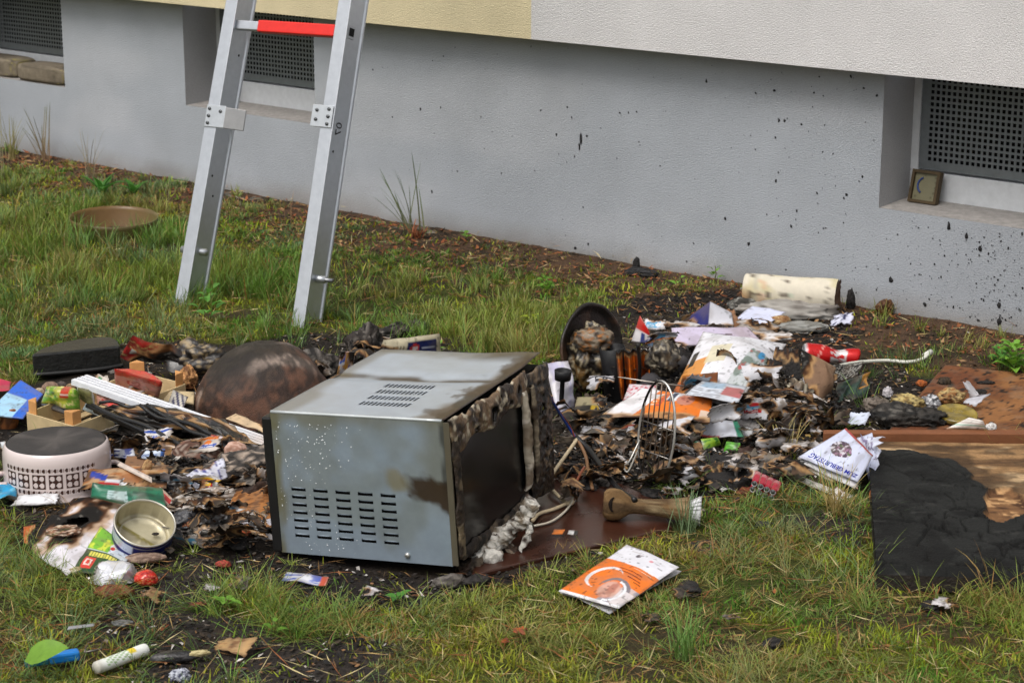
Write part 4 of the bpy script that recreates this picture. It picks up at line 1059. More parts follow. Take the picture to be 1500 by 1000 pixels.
sheet('cyan_bag', [(-20, 742, .01), (24, 732, .01), (26, 706, .03), (-20, 700, .03)], 'bright cyan plastic bag at the pot foot', 'bag', S(30, 150, 200), lambda c, u, v: mix(c, S(120, 200, 226), sm(n2(u, v, 6, 9), .5, .6)*.6), seed=65, m=M_FOIL, crumple=.012, pouch=.008)
sheet('card_strip', [(16, 742, .012), (84, 738, .012), (86, 722, .025), (28, 728, .025)], 'white torn card strip below the pot rim', 'card', WHITE, seed=66, crumple=.004, ragged=.2, thick=.004)
sheet('paper_strip', [(172, 682, .07), (224, 708, .06), (224, 700, .068), (176, 676, .078)], 'narrow white paper strip across the torn carton', 'paper strip', S(210, 196, 186), seed=67, crumple=.003)
lump('cone_scrap', at(214, 690, .06), (.012, .012, .032), 'tan folded card cone standing on the torn carton', 'card', seed=68, tilt=(.2, .3), pal=[S(186, 150, 104), S(140, 100, 66)], amp=.25)
def ljet(c, u, v):
    c[(u > .82)] = S(60, 110, 190); c[(np.abs(v-.5) < .1) & (u < .7)] = S(150, 170, 210)
sheet('small_carton', [(206, 676, .035), (240, 674, .035), (242, 657, .06), (208, 659, .06)], 'small white and blue carton under the charred rods', 'carton', S(206, 218, 236), ljet, seed=69, crumple=.002, pouch=.010, m=M_GLOSS)
sheet('blue_white_wrapper', [(164, 668, .03), (200, 672, .03), (196, 656, .05), (166, 656, .05)], 'blue and white crushed wrapper behind the pot handle', 'wrapper', S(206, 210, 220), lambda c, u, v: c.__setitem__(n2(u, v, 4, 3) > .52, S(30, 50, 130)), seed=70, crumple=.010, m=M_FOIL)
sheet('brown_card', [(180, 690, .045), (236, 696, .04), (232, 676, .05), (186, 672, .05)], 'brown torn card beneath the small carton', 'card', S(140, 100, 70), seed=71, crumple=.006, burn=[(1, 0, .4)])
lump('clay_shard', at(290, 668, .035), (.060, .045, .042), 'rounded brown clay shard in the middle of heap', 'shard', seed=72, amp=.16, pal=[S(112, 82, 70), S(74, 52, 44), S(150, 134, 122)], m=M_MATT)
def leaf1(c, u, v):
    for a in (.25, .42, .6, .78): c[(np.abs(v-a) < .035) & (n2(u, v, 9, int(a*100)) > .45)] = S(84, 88, 150)
    return mix(c, S(60, 62, 110), sm(n2(u, v, 14, 5), .60, .68)*.8)
sheet('leaflet', [(272, 700, .05), (292, 728, .025), (334, 696, .05), (328, 672, .075)], 'white leaflet with blue print sticking out of the heap', 'leaflet', S(214, 216, 232), leaf1, seed=73, crumple=.006, cs=1.4, burn=[(0, .5, .18)])
sheet('grey_edge_paper', [(290, 730, .02), (308, 728, .02), (340, 692, .045), (330, 690, .055)], 'grey paper edge under the blue printed leaflet', 'paper', S(110, 112, 116), seed=74, crumple=.004)
lump('charred_log', at(366, 684, .05), (.085, .036, .036), 'grey-crusted charred log beside the microwave rear', 'charred log', rz=.35, seed=75, amp=.35, ridge=.25, freq=2.4, pal=[S(50, 46, 44), S(96, 90, 86), S(190, 172, 156)], thr=(.5, .62))
lump('pink_card_lump', at(345, 660, .07), (.026, .014, .022), 'pale pink folded card under the white rail end', 'card', seed=76, amp=.2, pal=[S(206, 172, 156), S(170, 130, 112)], m=M_PAPER)
sheet('red_rim_strip', [(330, 722, .02), (392, 692, .04), (394, 682, .055), (345, 700, .05)], 'dark strip with orange-red end under the charred log', 'strip', S(60, 44, 38), lambda c, u, v: mix(c, S(196, 62, 30), sm(u, .66, .8)*sm(v, .3, .6)), seed=77, crumple=.008)
sheet('red_wrapper_bit', [(308, 643, .065), (340, 650, .06), (340, 645, .068), (310, 638, .07)], 'thin red and white wrapper between charred rods', 'wrapper', S(210, 190, 190), lambda c, u, v: c.__setitem__(u < .35, S(190, 40, 40)), seed=78, m=M_FOIL)
# ridged board
RBc = [at(318, 772, .012), at(398, 772, .02), at(402, 706, .055), at(356, 728, .045)]
def ridgepaint(c, u, v):
    return mix(c, S(118, 76, 44), sm(n2(u, v*6, 5, 6), .5, .6))
o = sheet('ridged_board', [(318, 776, .012), (400, 774, .02), (404, 700, .06), (346, 722, .05)], 'brown ridged cardboard propped against the microwave rear', 'cardboard', S(172, 116, 66), ridgepaint, n=(50, 60), seed=79, crumple=.002, extra=lambda u, v: A(0, 0, 1)*(.0045*np.abs(np.sin((v-.2*u)*26)))[..., None], burn=[(.0, .2, .2)], hole=.8)
sheet('white_tatter', [(328, 780, .012), (398, 775, .012), (404, 760, .03), (340, 766, .028)], 'white torn paper below the ridged cardboard', 'paper', S(206, 206, 216), seed=80, crumple=.010, cs=1.8, ragged=.25, burn=[(.6, 0, .2)])
sheet('orange_tatter', [(330, 786, .008), (372, 786, .008), (372, 776, .018), (336, 776, .018)], 'orange scorched card under the white torn paper', 'card', S(168, 80, 40), seed=81, crumple=.006)
for i, (px, py, z, sz, rz, lb, pl, mm) in enumerate([
    (296, 738, .03, (.055, .03, .022), .3, 'grey-brown crumpled film on the heap behind the tin', [S(140, 122, 104), S(84, 74, 66), S(196, 190, 184)], M_FOIL),
    (322, 730, .035, (.06, .022, .018), .25, 'dull pink-grey melted plastic tongue above the ridged cardboard', [S(150, 136, 126), S(104, 90, 80), S(190, 184, 180)], M_FOIL),
    (276, 764, .02, (.035, .024, .022), .6, 'black shiny crumpled bag beside the tin rim', [S(44, 44, 48), S(80, 80, 84)], M_WETCHAR),
    (300, 762, .02, (.035, .025, .024), 0, 'grey white-veined crumpled film below the melted plastic', [S(116, 106, 100), S(60, 54, 52), S(206, 206, 206)], M_FOIL),
    (314, 786, .012, (.045, .022, .016), .1, 'ash-grey crumbling clod in front of the crumpled film', [S(110, 106, 102), S(60, 56, 52), S(180, 176, 168)], M_CHAR),
    (274, 768, .02, (.022, .010, .010), -.5, 'small rusty curl by the crumpled films', [S(164, 106, 76), S(110, 66, 44)], M_CHAR),
    (264, 712, .03, (.035, .022, .022), .4, 'black shiny char beside the printed leaflet', [S(36, 34, 36), S(70, 66, 66), S(170, 168, 166)], M_WETCHAR),
    (236, 666, .02, (.06, .03, .020), 0, 'black ash clod under the charred rods', [CHAR, S(50, 46, 44), S(90, 88, 84)], M_CHAR),
    (160, 664, .02, (.03, .02, .018), 0, 'dark mossy clod by the pot handle', [S(50, 48, 38), S(80, 76, 60), S(150, 146, 130)], M_CHAR),
    (250, 690, .03, (.04, .022, .02), .2, 'flaky black clod behind the torn carton', [CHAR, S(56, 52, 48), S(120, 116, 110)], M_CHAR),
    (330, 708, .015, (.055, .03, .03), .3, 'soot-black block under the charred log', [S(24, 22, 22), S(40, 36, 34)], M_CHAR),
    (376, 730, .03, (.04, .02, .03), .3, 'dark brown charred chip behind ridged cardboard', [S(60, 42, 32), S(36, 28, 24)], M_CHAR),
    (210, 625, .01, (.12, .05, .03), -.3, 'sooty mound under the crate and rods', [S(30, 28, 27), S(54, 48, 44)], M_CHAR),
    (270, 705, .0, (.14, .07, .028), .2, 'sooty ash mound under the middle of the heap', [S(32, 29, 28), S(58, 50, 46), S(100, 94, 88)], M_CHAR),
    (300, 770, .0, (.10, .05, .018), .1, 'sooty ash mound in front of the ridged cardboard', [S(34, 31, 30), S(62, 54, 48), S(100, 94, 88)], M_CHAR)]):
    lump('crumpled_film' if 'film' in lb else ('ash_clod' if 'clod' in lb or 'mound' in lb else 'charred_scrap'), at(px, py, z), sz, lb, 'burnt scrap', rz=rz, seed=101+i, amp=.4, ridge=.4, freq=2.0, pal=pl, m=mm, smooth=(mm is not M_FOIL))

# ---- loose things in the near grass
sc = thing('utility_knife', 'blue plastic handled scraper half hidden by a green leaf in near grass', 'scraper', at(75, 962)*A(1, 1, 0))
a, b = at(36, 970, .012), at(116, 958, .012); d = b-a; n = unit(np.cross(d, A(0, 0, 1)))*-1
bevel(MB().box(a+d*.45-A(0, 0, .008)-n*.011, d*.55, n*.022, A(0, 0, .018), S(18, 116, 196)).build('handle', M_PLASTIC, sc, smooth=False), .004)
bevel(MB().box(a-A(0, 0, .008)-n*.008, d*.44, n*.016, A(0, 0, .012), S(20, 90, 110)).build('blade_holder', M_PLASTIC, sc, smooth=False), .003)
def tube_thing(name, label, cat, a, b, r, colf, m=M_PLASTIC, n=24):
    d = unit(b-a); L = np.linalg.norm(b-a)
    z = np.linspace(0, L, 40); prof = [(0, 0)]+[(r*.9, 0.0)]+[(r, q) for q in z[1:-1]]+[(r*.9, L), (0, L)]
    return tag(MB().lathe(prof, a, d, None, n, cf=colf, xdir=A(0, 0, 1)).build(name, m), label, cat)
def tcol(T, Z, R):
    c = np.tile(S(226, 228, 224), (len(T), 1)); c[(np.cos(T-.3) > .5) & (Z > .02) & (Z < .075) & (np.sin(T*9+Z*400) > .35)] = S(120, 160, 90)
    c[(np.cos(T) > .7) & (Z > .07) & (Z < .085)] = S(214, 190, 50); return mix(c, S(150, 140, 120), sm(.02-Z, 0, .02)*.6)
tube_thing('glue_stick', 'white printed glue stick lying in the near grass', 'glue stick', at(140, 978, .014), at(214, 950, .014), .0115, tcol)
dl = sheet('dry_leaf', [(312, 952, .004), (360, 962, .006), (376, 932, .03), (326, 936, .012)], 'curled pale tan dry leaf on bare dark soil', 'leaf', S(206, 168, 118), lambda c, u, v: mix(c, S(150, 106, 66), sm(n2(u, v, 6, 3), .5, .65)), seed=131, crumple=.010, cs=1.6, ragged=.35, m=M_LEAF)
lump('black_bottle', at(256, 962, .010), (.045, .014, .012), 'black glossy burnt stub with pale torn end in near grass', 'burnt stub', seed=132, amp=.2, rz=.15, pal=[S(26, 26, 28), S(60, 58, 58)], m=M_WETCHAR)
lump('tape_scrap', at(290, 957, .014), (.022, .008, .006), 'pale yellow torn tape at the end of the black stub', 'tape', seed=133, amp=.4, rz=.3, pal=[S(196, 184, 140), S(150, 136, 96)], m=M_PAPER)
lump('foil_ball', at(264, 990, .008), (.016, .012, .012), 'small dark blue and silver foil ball at lower picture edge', 'foil', seed=134, amp=.4, ridge=.3, pal=[S(60, 62, 84), S(190, 194, 206)], m=M_FOIL, smooth=False)
sheet('plastic_splinter', [(98, 924, .01), (138, 918, .01), (138, 914, .014), (100, 919, .014)], 'thin grey plastic splinter in grass above the blue scraper', 'splinter', S(150, 152, 156), seed=135, m=M_PLASTIC)
lump('grey_flake', at(178, 912, .006), (.02, .012, .006), 'grey flat flake on the dark soil', 'flake', seed=136, amp=.3, pal=[S(110, 112, 110), S(80, 80, 80)])
fr = MB().tube([at(q[0], q[1], .012) for q in ((124, 955), (148, 950), (150, 938), (128, 942), (124, 955))], .0022, S(110, 104, 100), 6).build('wire_clip', M_METAL)
tag(fr, 'small bent wire clip next to the blue scraper', 'clip')
def snack2(c, u, v):
    c[:] = mix(c, S(60, 80, 160), sm(n2(u, v, 4, 3), .5, .58)); c[(u > .85)] = S(176, 70, 40); return c
sheet('foil_scrap', [(412, 848, .006), (476, 856, .01), (482, 845, .022), (420, 836, .016)], 'blue and silver foil wrapper in grass below the microwave', 'wrapper', S(176, 178, 186), snack2, seed=137, crumple=.006, m=M_FOIL)
lump('red_crumb', at(327, 826, .008), (.015, .01, .008), 'small red-orange fragment in grass in front of ash mound', 'fragment', seed=138, pal=[S(176, 76, 60), S(120, 50, 40)])
# the bowl in the back grass
bo = at(168, 352, -.018); BR_ = .155
def bowl_col(T, Z, R):
    c = np.tile(S(122, 92, 56), (len(T), 1)); return mix(c, S(106, 104, 68), sm(.5*np.cos(T+1.2)+.3, 0, .6)*.6)
EXCL.append([at(px, py)[:2] for px, py in [(100, 345), (100, 325), (168, 305), (240, 325), (236, 345)]])
o = MB().lathe([(0, .004), (BR_*.86, .004), (BR_*.90, .012), (BR_*.97, .075), (BR_*1.0, .088), (BR_*1.02, .088), (BR_*.985, .074), (BR_*.92, .010), (BR_*.88, 0), (0, 0)], bo, A(.03, -.05, 1), None, 72, cf=bowl_col).build('plastic_dish', M_AMBER)
tag(o, 'cloudy amber plastic dish standing in grass left of the ladder'.replace(' left of', ' behind'), 'dish')
lump('water_film', bo+A(.01, 0, .014), (.10, .06, .004), 'pale wet film lying inside the amber dish', 'plastic film', seed=140, amp=.2, pal=[S(170, 164, 160), S(130, 118, 104)], m=M_FOIL, sub=3)

# more packaging in the near heap
def prints(k):
    r = np.random.default_rng(k); cs = [S(30, 70, 160), S(190, 40, 44), S(40, 130, 70), S(226, 180, 50), S(222, 222, 226), S(60, 60, 66), S(226, 120, 40), S(90, 160, 200)]
    a, b_ = cs[r.integers(8)], cs[r.integers(8)]; x0, x1, y0, y1 = r.uniform(.05, .35), r.uniform(.5, .95), r.uniform(.05, .35), r.uniform(.5, .95); s1 = r.uniform(.1, .9)
    def f(c, u, v):
        rect(c, u, v, x0, y0, x1, y1, a); c[np.abs(v-s1) < .07] = b_; ell(c, u, v, r.uniform(.3, .7), r.uniform(.3, .7), .12, .16, b_)
        for q in range(3): c[(np.abs(v-y0-.08-q*.09) < .02) & (u > x0+.05) & (u < x1-.1) & (n2(u, v*0, 26, k+q) > .42)] = S(226, 226, 226)
    return f
PK2 = [(186, 706, .05, 'blue-fronted packet scrap on the torn carton', S(206, 206, 210)), (258, 706, .05, 'white printed wrapper between carton and leaflet', S(214, 210, 214)), (300, 650, .07, 'printed card scrap under the rods near clay shard', S(190, 180, 170)), (150, 640, .04, 'printed wrapper beside crate and pot', S(200, 196, 190)),
       (232, 640, .06, 'small bright wrapper under the black rods', S(210, 206, 206)), (344, 744, .04, 'singed printed paper before ridged cardboard', S(196, 186, 176)), (250, 786, .02, 'printed foil scrap right behind the sausage', S(180, 180, 186)), (20, 660, .02, 'printed wrapper at the picture edge behind the pot', S(196, 200, 206)), (300, 712, .05, 'printed page corner over the ash in mid heap', S(206, 202, 200)),
       (140, 560, .05, 'printed packet behind white rail top', S(200, 190, 180)), (206, 572, .06, 'wrapper between red bag and crate post', S(200, 196, 190)), (370, 664, .06, 'printed card under rail end by microwave', S(204, 200, 196)), (286, 790, .01, 'singed printed scrap before the ash clod', S(190, 180, 170))]
for i, (px, py, z, lb, bs) in enumerate(PK2):
    r = np.random.default_rng(900+i); a = r.uniform(-.5, .5); sx, sy = r.uniform(14, 24), r.uniform(7, 12); h = r.uniform(.005, .025)
    dx, dy, ex, ey = sx*math.cos(a), sx*.4*math.sin(a), -sy*math.sin(a), sy*math.cos(a)
    sheet('packaging_scrap', [(px-dx-ex, py-dy+ey, z-h if z-h > .004 else .004), (px+dx-ex, py+dy+ey, z-h*.5 if z > h else .006), (px+dx+ex, py+dy-ey, z+h), (px-dx+ex, py-dy-ey, z+h)], lb, 'packaging', bs, prints(40+i), n=(30, 20), seed=900+i, crumple=.008, cs=1.4, ragged=.3, grime=.8, burn=[(r.random(), r.random(), .28)], m=M_FOIL if i % 2 else M_GLOSS, excl=False)

# ------------------------------------------------------------------ litter on the far heap and round it
# wet brown board lying flat
bd = slab('cabinet_door', [(690, 842), (770, 822), (985, 772), (960, 730), (870, 690), (800, 680), (740, 700)], .0, .012, S(62, 34, 24), mat(.3, bump=.12, bscale=60, var=.5, vscale=9, spec=.5, rvar=.14, name='wet_board'),
     'dark red-brown wet wooden board lying flat under the horn vase', 'board', bev=.003)
EXCL.append([at(*q)[:2] for q in [(690, 842), (770, 826), (990, 775), (960, 730), (870, 690), (800, 680), (740, 700)]])

# horn-shaped vase lying on its side
va, vb = at(884, 737, .048), at(1026, 748, .038)
vd = unit(vb-va); VL = np.linalg.norm(vb-va)
def vcol(T, Z, R):
    x = np.stack([np.cos(T)*R, np.sin(T)*R, Z*.35], -1)
    c = np.tile(S(128, 102, 70), (len(T), 1)); q = fbm(x*60, 4, 4)
    c = mix(c, S(104, 80, 52), sm(q, .45, .6)); c = mix(c, S(60, 46, 34), sm(fbm(x*24, 9, 3), .58, .68)*.7); c = mix(c, S(178, 158, 122), sm(Z-VL*.30+(q-.5)*.05, 0, .05)*.6*(sm(fbm(x*120, 6, 2), .45, .6)))
    return c
R5 = [(0, .0), (.024, .0), (.0295, .004), (.0335, .012), (.0345, .026), (.032, .042), (.025, .054), (.0185, .064), (.0165, .078), (.0165, .098), (.018, .125), (.0205, .155), (.0245, .185), (.029, .208), (.0325, VL-.004), (.0335, VL)]
vase = MB().lathe([(r, z*VL/.236 if z < .21 else z) for r, z in R5], va, vd, None, 48, cf=vcol).build('vase', M_STONE)
tag(vase, 'brown horn-shaped vase with white flared mouth lying on wet board', 'vase')
def mcol(T, Z, R):
    c = np.tile(S(220, 220, 224), (len(T), 1)); return mix(c, S(40, 36, 34), ((np.sin(T*23+R*260) > .72) & (R > .012))*.85)
MB().lathe([(.0335, VL), (.0325, VL+.001), (.030, VL-.005), (.020, VL-.025), (.011, VL-.04), (0, VL-.042)], va, vd, None, 64, cf=mcol).build('mouth', M_ENAMEL, vase)
ct = va+unit(A(-.02, -1, .32))*.0345+vd*.022
f_ = unit(A(-.02, -1, .32)); up_ = unit(np.cross(vd, f_)); arc = [ct+up_*(.015*math.cos(t))+vd*(.008*math.sin(t))*-1 for t in np.linspace(.1, PI-.1, 9)]
MB().tube(catmull(arc, 3), np.concatenate([np.linspace(.001, .0045, 13), np.linspace(.0045, .001, 12)]), S(26, 18, 14), 6).build('slot', M_MATT, vase)
EXCL.append([tuple(q[:2]) for q in (va+A(0, .05, 0), va-A(0, .05, 0), vb-A(0, .05, 0), vb+A(0, .05, 0))])

# battery pack
bt = at(1098, 712, .0)+A(0, .01, 0)
bp = thing('battery_pack', 'red shrink-wrapped pack of eight silver-ended batteries in the grass', 'battery pack', at(1120, 735)*A(1, 1, 0))
r0, r1 = at(1106, 712, .036), at(1136, 722, .036)
bx = unit(A(.88, -.22, -.36)); by = A(.28, .95, .12); by = unit(by-bx*np.dot(by, bx)); bz = unit(np.cross(bx, by)); bz = bz if bz[2] > 0 else -bz
o0 = at(1105, 708, .046)
for j in range(2):
    for i in range(4):
        p = o0+bx*(.0148*i+.002*j)-bz*(.0145*j)
        def bcol(T, Z, R):
            c = np.tile(S(176, 22, 48), (len(T), 1)); c[Z > .035] = S(186, 176, 170); return c
        b = MB().lathe([(.0071, 0), (.0072, .001)]+[(.0072, z) for z in np.linspace(.004, .048, 10)]+[(.004, .049), (0, .049)], p, by, None, 18, cf=bcol).build('battery', M_GLOSS, bp)
        MB().lathe([(.0066, -.0006), (.0066, .001), (0, .001)], p, by, S(206, 204, 206), 18).build('terminal_rim', M_PLASTIC, b)
        MB().lathe([(0, -.0012), (.0022, -.0012), (.0030, -.0002), (.0046, -.0004), (.005, .001)], p, by, S(110, 110, 114), 14).build('terminal', M_METAL, b)
mk('wrap', *(lambda q: (q, [(0, 1, 2, 3)]))(np.array([o0-bx*.009+bz*.0082+by*.001, o0+bx*.054+bz*.0082+by*.001, o0+bx*.054+bz*.0082+by*.046, o0-bx*.009+bz*.0082+by*.046])), M_CLEAR, bp, S(190, 60, 80))

# birthday magazine
def bday(c, u, v):
    n = n2(u, v, 16, 7)
    m = (np.hypot((u-.60)*1.0, (v-.60)*1.35) < .25+.12*(n2(u, v, 5, 3)-.5))
    k = mix(np.tile(S(214, 210, 220), (len(u), 1)), S(70, 52, 74), sm(n, .46, .52)); k = mix(k, S(150, 110, 140), sm(n2(u, v, 22, 9), .56, .62)); k = mix(k, S(90, 110, 70), sm(n2(u, v, 18, 12), .62, .66))
    c[m] = k[m]; c[v > .965] = S(186, 44, 50)
mag = thing('magazine', 'crumpled white birthday magazine with flower picture leaning on the charred board', 'magazine', at(1225, 690)*A(1, 1, 0))
# u runs from the lower right corner to the left corner (the print is upside down), v from the text edge to the spine
cv = sheet('cover', [(1258, 706, .030), (1172, 670, .030), (1240, 627, .075), (1284, 668, .095)], base=S(206, 212, 236), paint=bday, n=(110, 90), seed=201, crumple=.005, cs=.9, m=M_GLOSS, parent=mag, bulge=.006)
sh = o_sheet[cv.name]
letters('ZUM GEBURTSTAG', cv, sh.P, (.05, .215), (1/9.9, .0), (.0, -1/6.0), S(40, 46, 150), 1.0, N=sh.N, lift=.002, bold=.02)
sheet('page', [(1256, 722, .008), (1164, 680, .010), (1174, 668, .026), (1262, 704, .024)], base=S(196, 190, 184), paint=lambda c, u, v: mix(c, S(130, 110, 92), sm(n2(u, v, 6, 4), .5, .62)), seed=202, crumple=.004, parent=mag, ragged=.1, burn=[(.15, 0, .2)])
sheet('page', [(1252, 716, .016), (1167, 675, .018), (1174, 669, .028), (1260, 705, .026)], base=S(206, 204, 206), seed=203, crumple=.003, parent=mag)
sheet('torn_page', [(1282, 690, .03), (1262, 640, .085), (1300, 640, .10), (1292, 662, .08)], base=S(206, 210, 228), paint=lambda c, u, v: c.__setitem__((n2(u, v, 14, 3) > .60) & (v < .7), S(120, 110, 140)), seed=204, crumple=.014, cs=1.6, ragged=.4, parent=mag, excl=False)
sheet('torn_page', [(1270, 700, .03), (1256, 640, .08), (1276, 632, .09), (1288, 680, .06)], base=S(200, 206, 230), seed=205, crumple=.012, cs=1.3, parent=mag, excl=False)
sheet('white_strip', [(1146, 696, .012), (1216, 724, .008), (1220, 716, .016), (1152, 690, .020)], 'long white torn paper strip in front of the birthday magazine', 'paper strip', S(214, 212, 208), seed=206, crumple=.004, ragged=.15)
sheet('torn_corner', [(1214, 730, .004), (1226, 738, .002), (1246, 722, .012), (1222, 710, .022)], 'white and brown torn paper corner below the birthday magazine', 'paper', S(206, 198, 190), lambda c, u, v: mix(c, S(130, 90, 70), sm(n2(u, v, 5, 4), .5, .56)), seed=207, crumple=.010, ragged=.5)

# charred board
BC = [at(1270, 646, .040), at(1640, 652, .040), at(1640, 850, .040), at(1284, 838, .040)]
cb = thing('charred_board', 'thick wooden board burnt black in front with bare pale wood behind', 'board', sum(BC)/4*A(1, 1, 0))
EXCL.append([tuple(q[:2]) for q in BC])
nu, nv = 170, 130
u, v = np.meshgrid(np.linspace(0, 1, nu+1), np.linspace(0, 1, nv+1), indexing='ij')
P = BC[0]*((1-u)*(1-v))[..., None]+BC[1]*(u*(1-v))[..., None]+BC[2]*(u*v)[..., None]+BC[3]*((1-u)*v)[..., None]
x, y = P[..., 0], P[..., 1]
edge = .07+.62*sm(u, .04, .85)**1.2+.05*(n2(x, y, 9, 301)-.5)*4+.06*(n2(x, y, 30, 312)-.5)+.02*np.sin(u*31)
hole_ = np.hypot((u-.54)*2.6, (v-.50)*1.7)-(.22+.30*(n2(x, y, 8, 302)-.5)+.16*(n2(x, y, 24, 313)-.5))
chr_ = sm(v-edge, -.01, .02)*sm(hole_, -.02, .0)
# charcoal breaks into blocks: distance to cell borders
def cells(x, y, sc, seed):
    gx_, gy_ = x*sc, y*sc*.8; ix, iy = np.floor(gx_), np.floor(gy_); d1 = np.full(x.shape, 9.); d2 = d1.copy()
    for a in (-1, 0, 1):
        for b in (-1, 0, 1):
            cx = ix+a+_hash(ix+a, iy+b, ix*0, seed); cy = iy+b+_hash(ix+a, iy+b, ix*0+1, seed)
            d = np.hypot(gx_-cx, gy_-cy); d2 = np.where(d < d1, d1, np.minimum(d2, d)); d1 = np.minimum(d1, d)
    return d2-d1
wx, wy = x+.02*(n2(x, y, 14, 7)-.5), y+.02*(n2(x, y, 14, 8)-.5)
crack = sm(.055-cells(wx, wy, 17, 5), 0, .05)*sm(n2(x, y, 6, 15), .42, .58)+.8*sm(.05-cells(wx, wy, 7, 9), 0, .05)*sm(n2(x, y, 5, 16), .45, .55)
z = .006*chr_+.002*(n2(x, y, 11, 303)-.5)*chr_-.009*np.clip(crack, 0, 1)*chr_-.007*sm(-hole_, 0, .03)+.006*sm(.05-np.abs(hole_), 0, .05)*n2(x, y, 40, 315)+.003*(n2(x, y, 14, 316)-.5)*chr_+.0015*(n2(x, y, 75, 317)-.5)*chr_
z = z+.003*(n2(x, y*3, 22, 304)-.5)*(1-chr_)
P = P.copy(); P[..., 2] += z
ed = np.minimum(np.minimum(u, 9), np.minimum(1-v, v))
P[..., 2] -= .010*sm(.03-(1-v), 0, .03)
c = mix(np.tile(S(156, 122, 84), (u.size, 1)), S(92, 68, 46), sm(n2(x, y*2.5, 7, 305).ravel(), .40, .56)); c = mix(c, S(190, 162, 124), sm(n2(x, y*2.5, 8, 306).ravel(), .54, .64)); c = mix(c, S(60, 46, 34), sm(n2(x, y*1.5, 16, 320).ravel(), .56, .66)*.7); c = mix(c, S(120, 92, 62), sm(n2(x*.6, y*6, 30, 321).ravel(), .5, .6)*.5)
c = mix(c, S(74, 56, 38), (sm(v-edge+.20+.30*(n2(x, y, 16, 307)-.5), 0, .07)*sm(n2(x, y*2, 7, 309), .3, .5)).ravel()*.9)
hm = sm(-hole_, 0, .02).ravel(); c = mix(c, S(122, 88, 58), hm); c = mix(c, S(72, 48, 32), hm*sm(n2(x, y*2, 18, 314), .45, .6).ravel()); c = mix(c, S(186, 146, 102), hm*sm(n2(x, y*2, 40, 308), .55, .65).ravel())
q = n2(x, y, 9, 310).ravel()
bc = mix(np.tile(S(17, 18, 17), (u.size, 1)), S(31, 32, 31), sm(q, .42, .6)); bc = mix(bc, S(11, 11, 11), sm(n2(x, y, 22, 318), .52, .62).ravel()*.8); bc = mix(bc, S(6, 6, 6), np.clip(crack, 0, 1).ravel()*.6); bc = mix(bc, S(52, 52, 50), sm(n2(x, y*2, 30, 311).ravel(), .70, .78)*.6)
c = mix(c, bc, chr_.ravel())
mk('char_layer', P.reshape(-1, 3), grid_faces(nu, nv), mat(.70, bump=.6, bscale=170, var=.4, vscale=60, spec=.2, name='charred_wood'), cb, c)
sb = MB()
B0 = [p*A(1, 1, 0)+A(0, 0, .004) for p in BC]; T0 = [p-A(0, 0, .004) for p in BC]
sb.add(B0+T0, [(3, 2, 1, 0), (0, 1, 5, 4), (1, 2, 6, 5), (2, 3, 7, 6), (3, 0, 4, 7)], S(40, 34, 30)); sb.build('core', M_CHAR, cb, smooth=False)
lump('raw_edge', at(1281, 727, .022), (.012, .016, .02), None, None, seed=311, pal=[S(170, 104, 56), S(120, 70, 40)], amp=.15, m=M_WOOD, parent=cb)
# brown sheet and the thin bar behind
def brown(c, u, v):
    c[:] = mix(c, S(112, 72, 44), sm(n2(u, v, 5, 5), .45, .6)); c[:] = mix(c, S(104, 60, 40), sm(.45-u, 0, .3)*.7)
    return mix(c, S(44, 34, 28), sm(n2(u*1.6, v, 22, 8), .66, .70))
sheet('hardboard', [(1300, 632, .008), (1640, 632, .008), (1640, 560, .008), (1385, 534, .008)], 'flat brown hardboard panel by the wall strewn with burnt scraps', 'panel', S(142, 98, 60), brown, n=(90, 60), seed=211, crumple=.001, thick=.005, m=M_MATT)
slab('wood_bar', [(1206, 634), (1640, 636), (1640, 629), (1206, 629)], .004, .05, S(124, 76, 46), M_WOOD, 'thin reddish wooden bar between brown hardboard and charred board', 'wooden bar', bev=.002)
# things on the hardboard
lid = MB().lathe([(.050, .0), (.052, .002), (.052, .010), (.049, .013), (.045, .0105), (.012, .0105), (.010, .012), (0, .012)], at(1401, 610, .020), unit(A(.02, -.16, 1)), None, 48,
           cf=lambda T, Z, R: mix(mix(np.tile(S(146, 126, 54), (len(T), 1)), S(110, 96, 48), sm(fbm(np.stack([np.cos(T)*R*40, np.sin(T)*R*40, Z], -1), 3, 3), .45, .6)), S(140, 70, 160), ((np.cos(T-4.3) > .75) & (R > .012) & (R < .035))*.8)).build('jar_lid', M_ENAMEL)
tag(lid, 'dull yellow round jar lid with violet mark on brown hardboard', 'lid')
def fan(c, u, v):
    c[((v*9) % 1) < .22] = S(190, 176, 170); c[(v > .3) & (v < .42)] = S(110, 180, 160); c[v < .12] = S(206, 170, 140)
sheet('folded_napkin', [(1385, 628, .048), (1446, 630, .048), (1440, 616, .075), (1420, 611, .075)], 'white napkin with teal stripes folded beside the yellow lid', 'napkin', S(226, 222, 216), fan, seed=212, crumple=.002, pouch=.008)
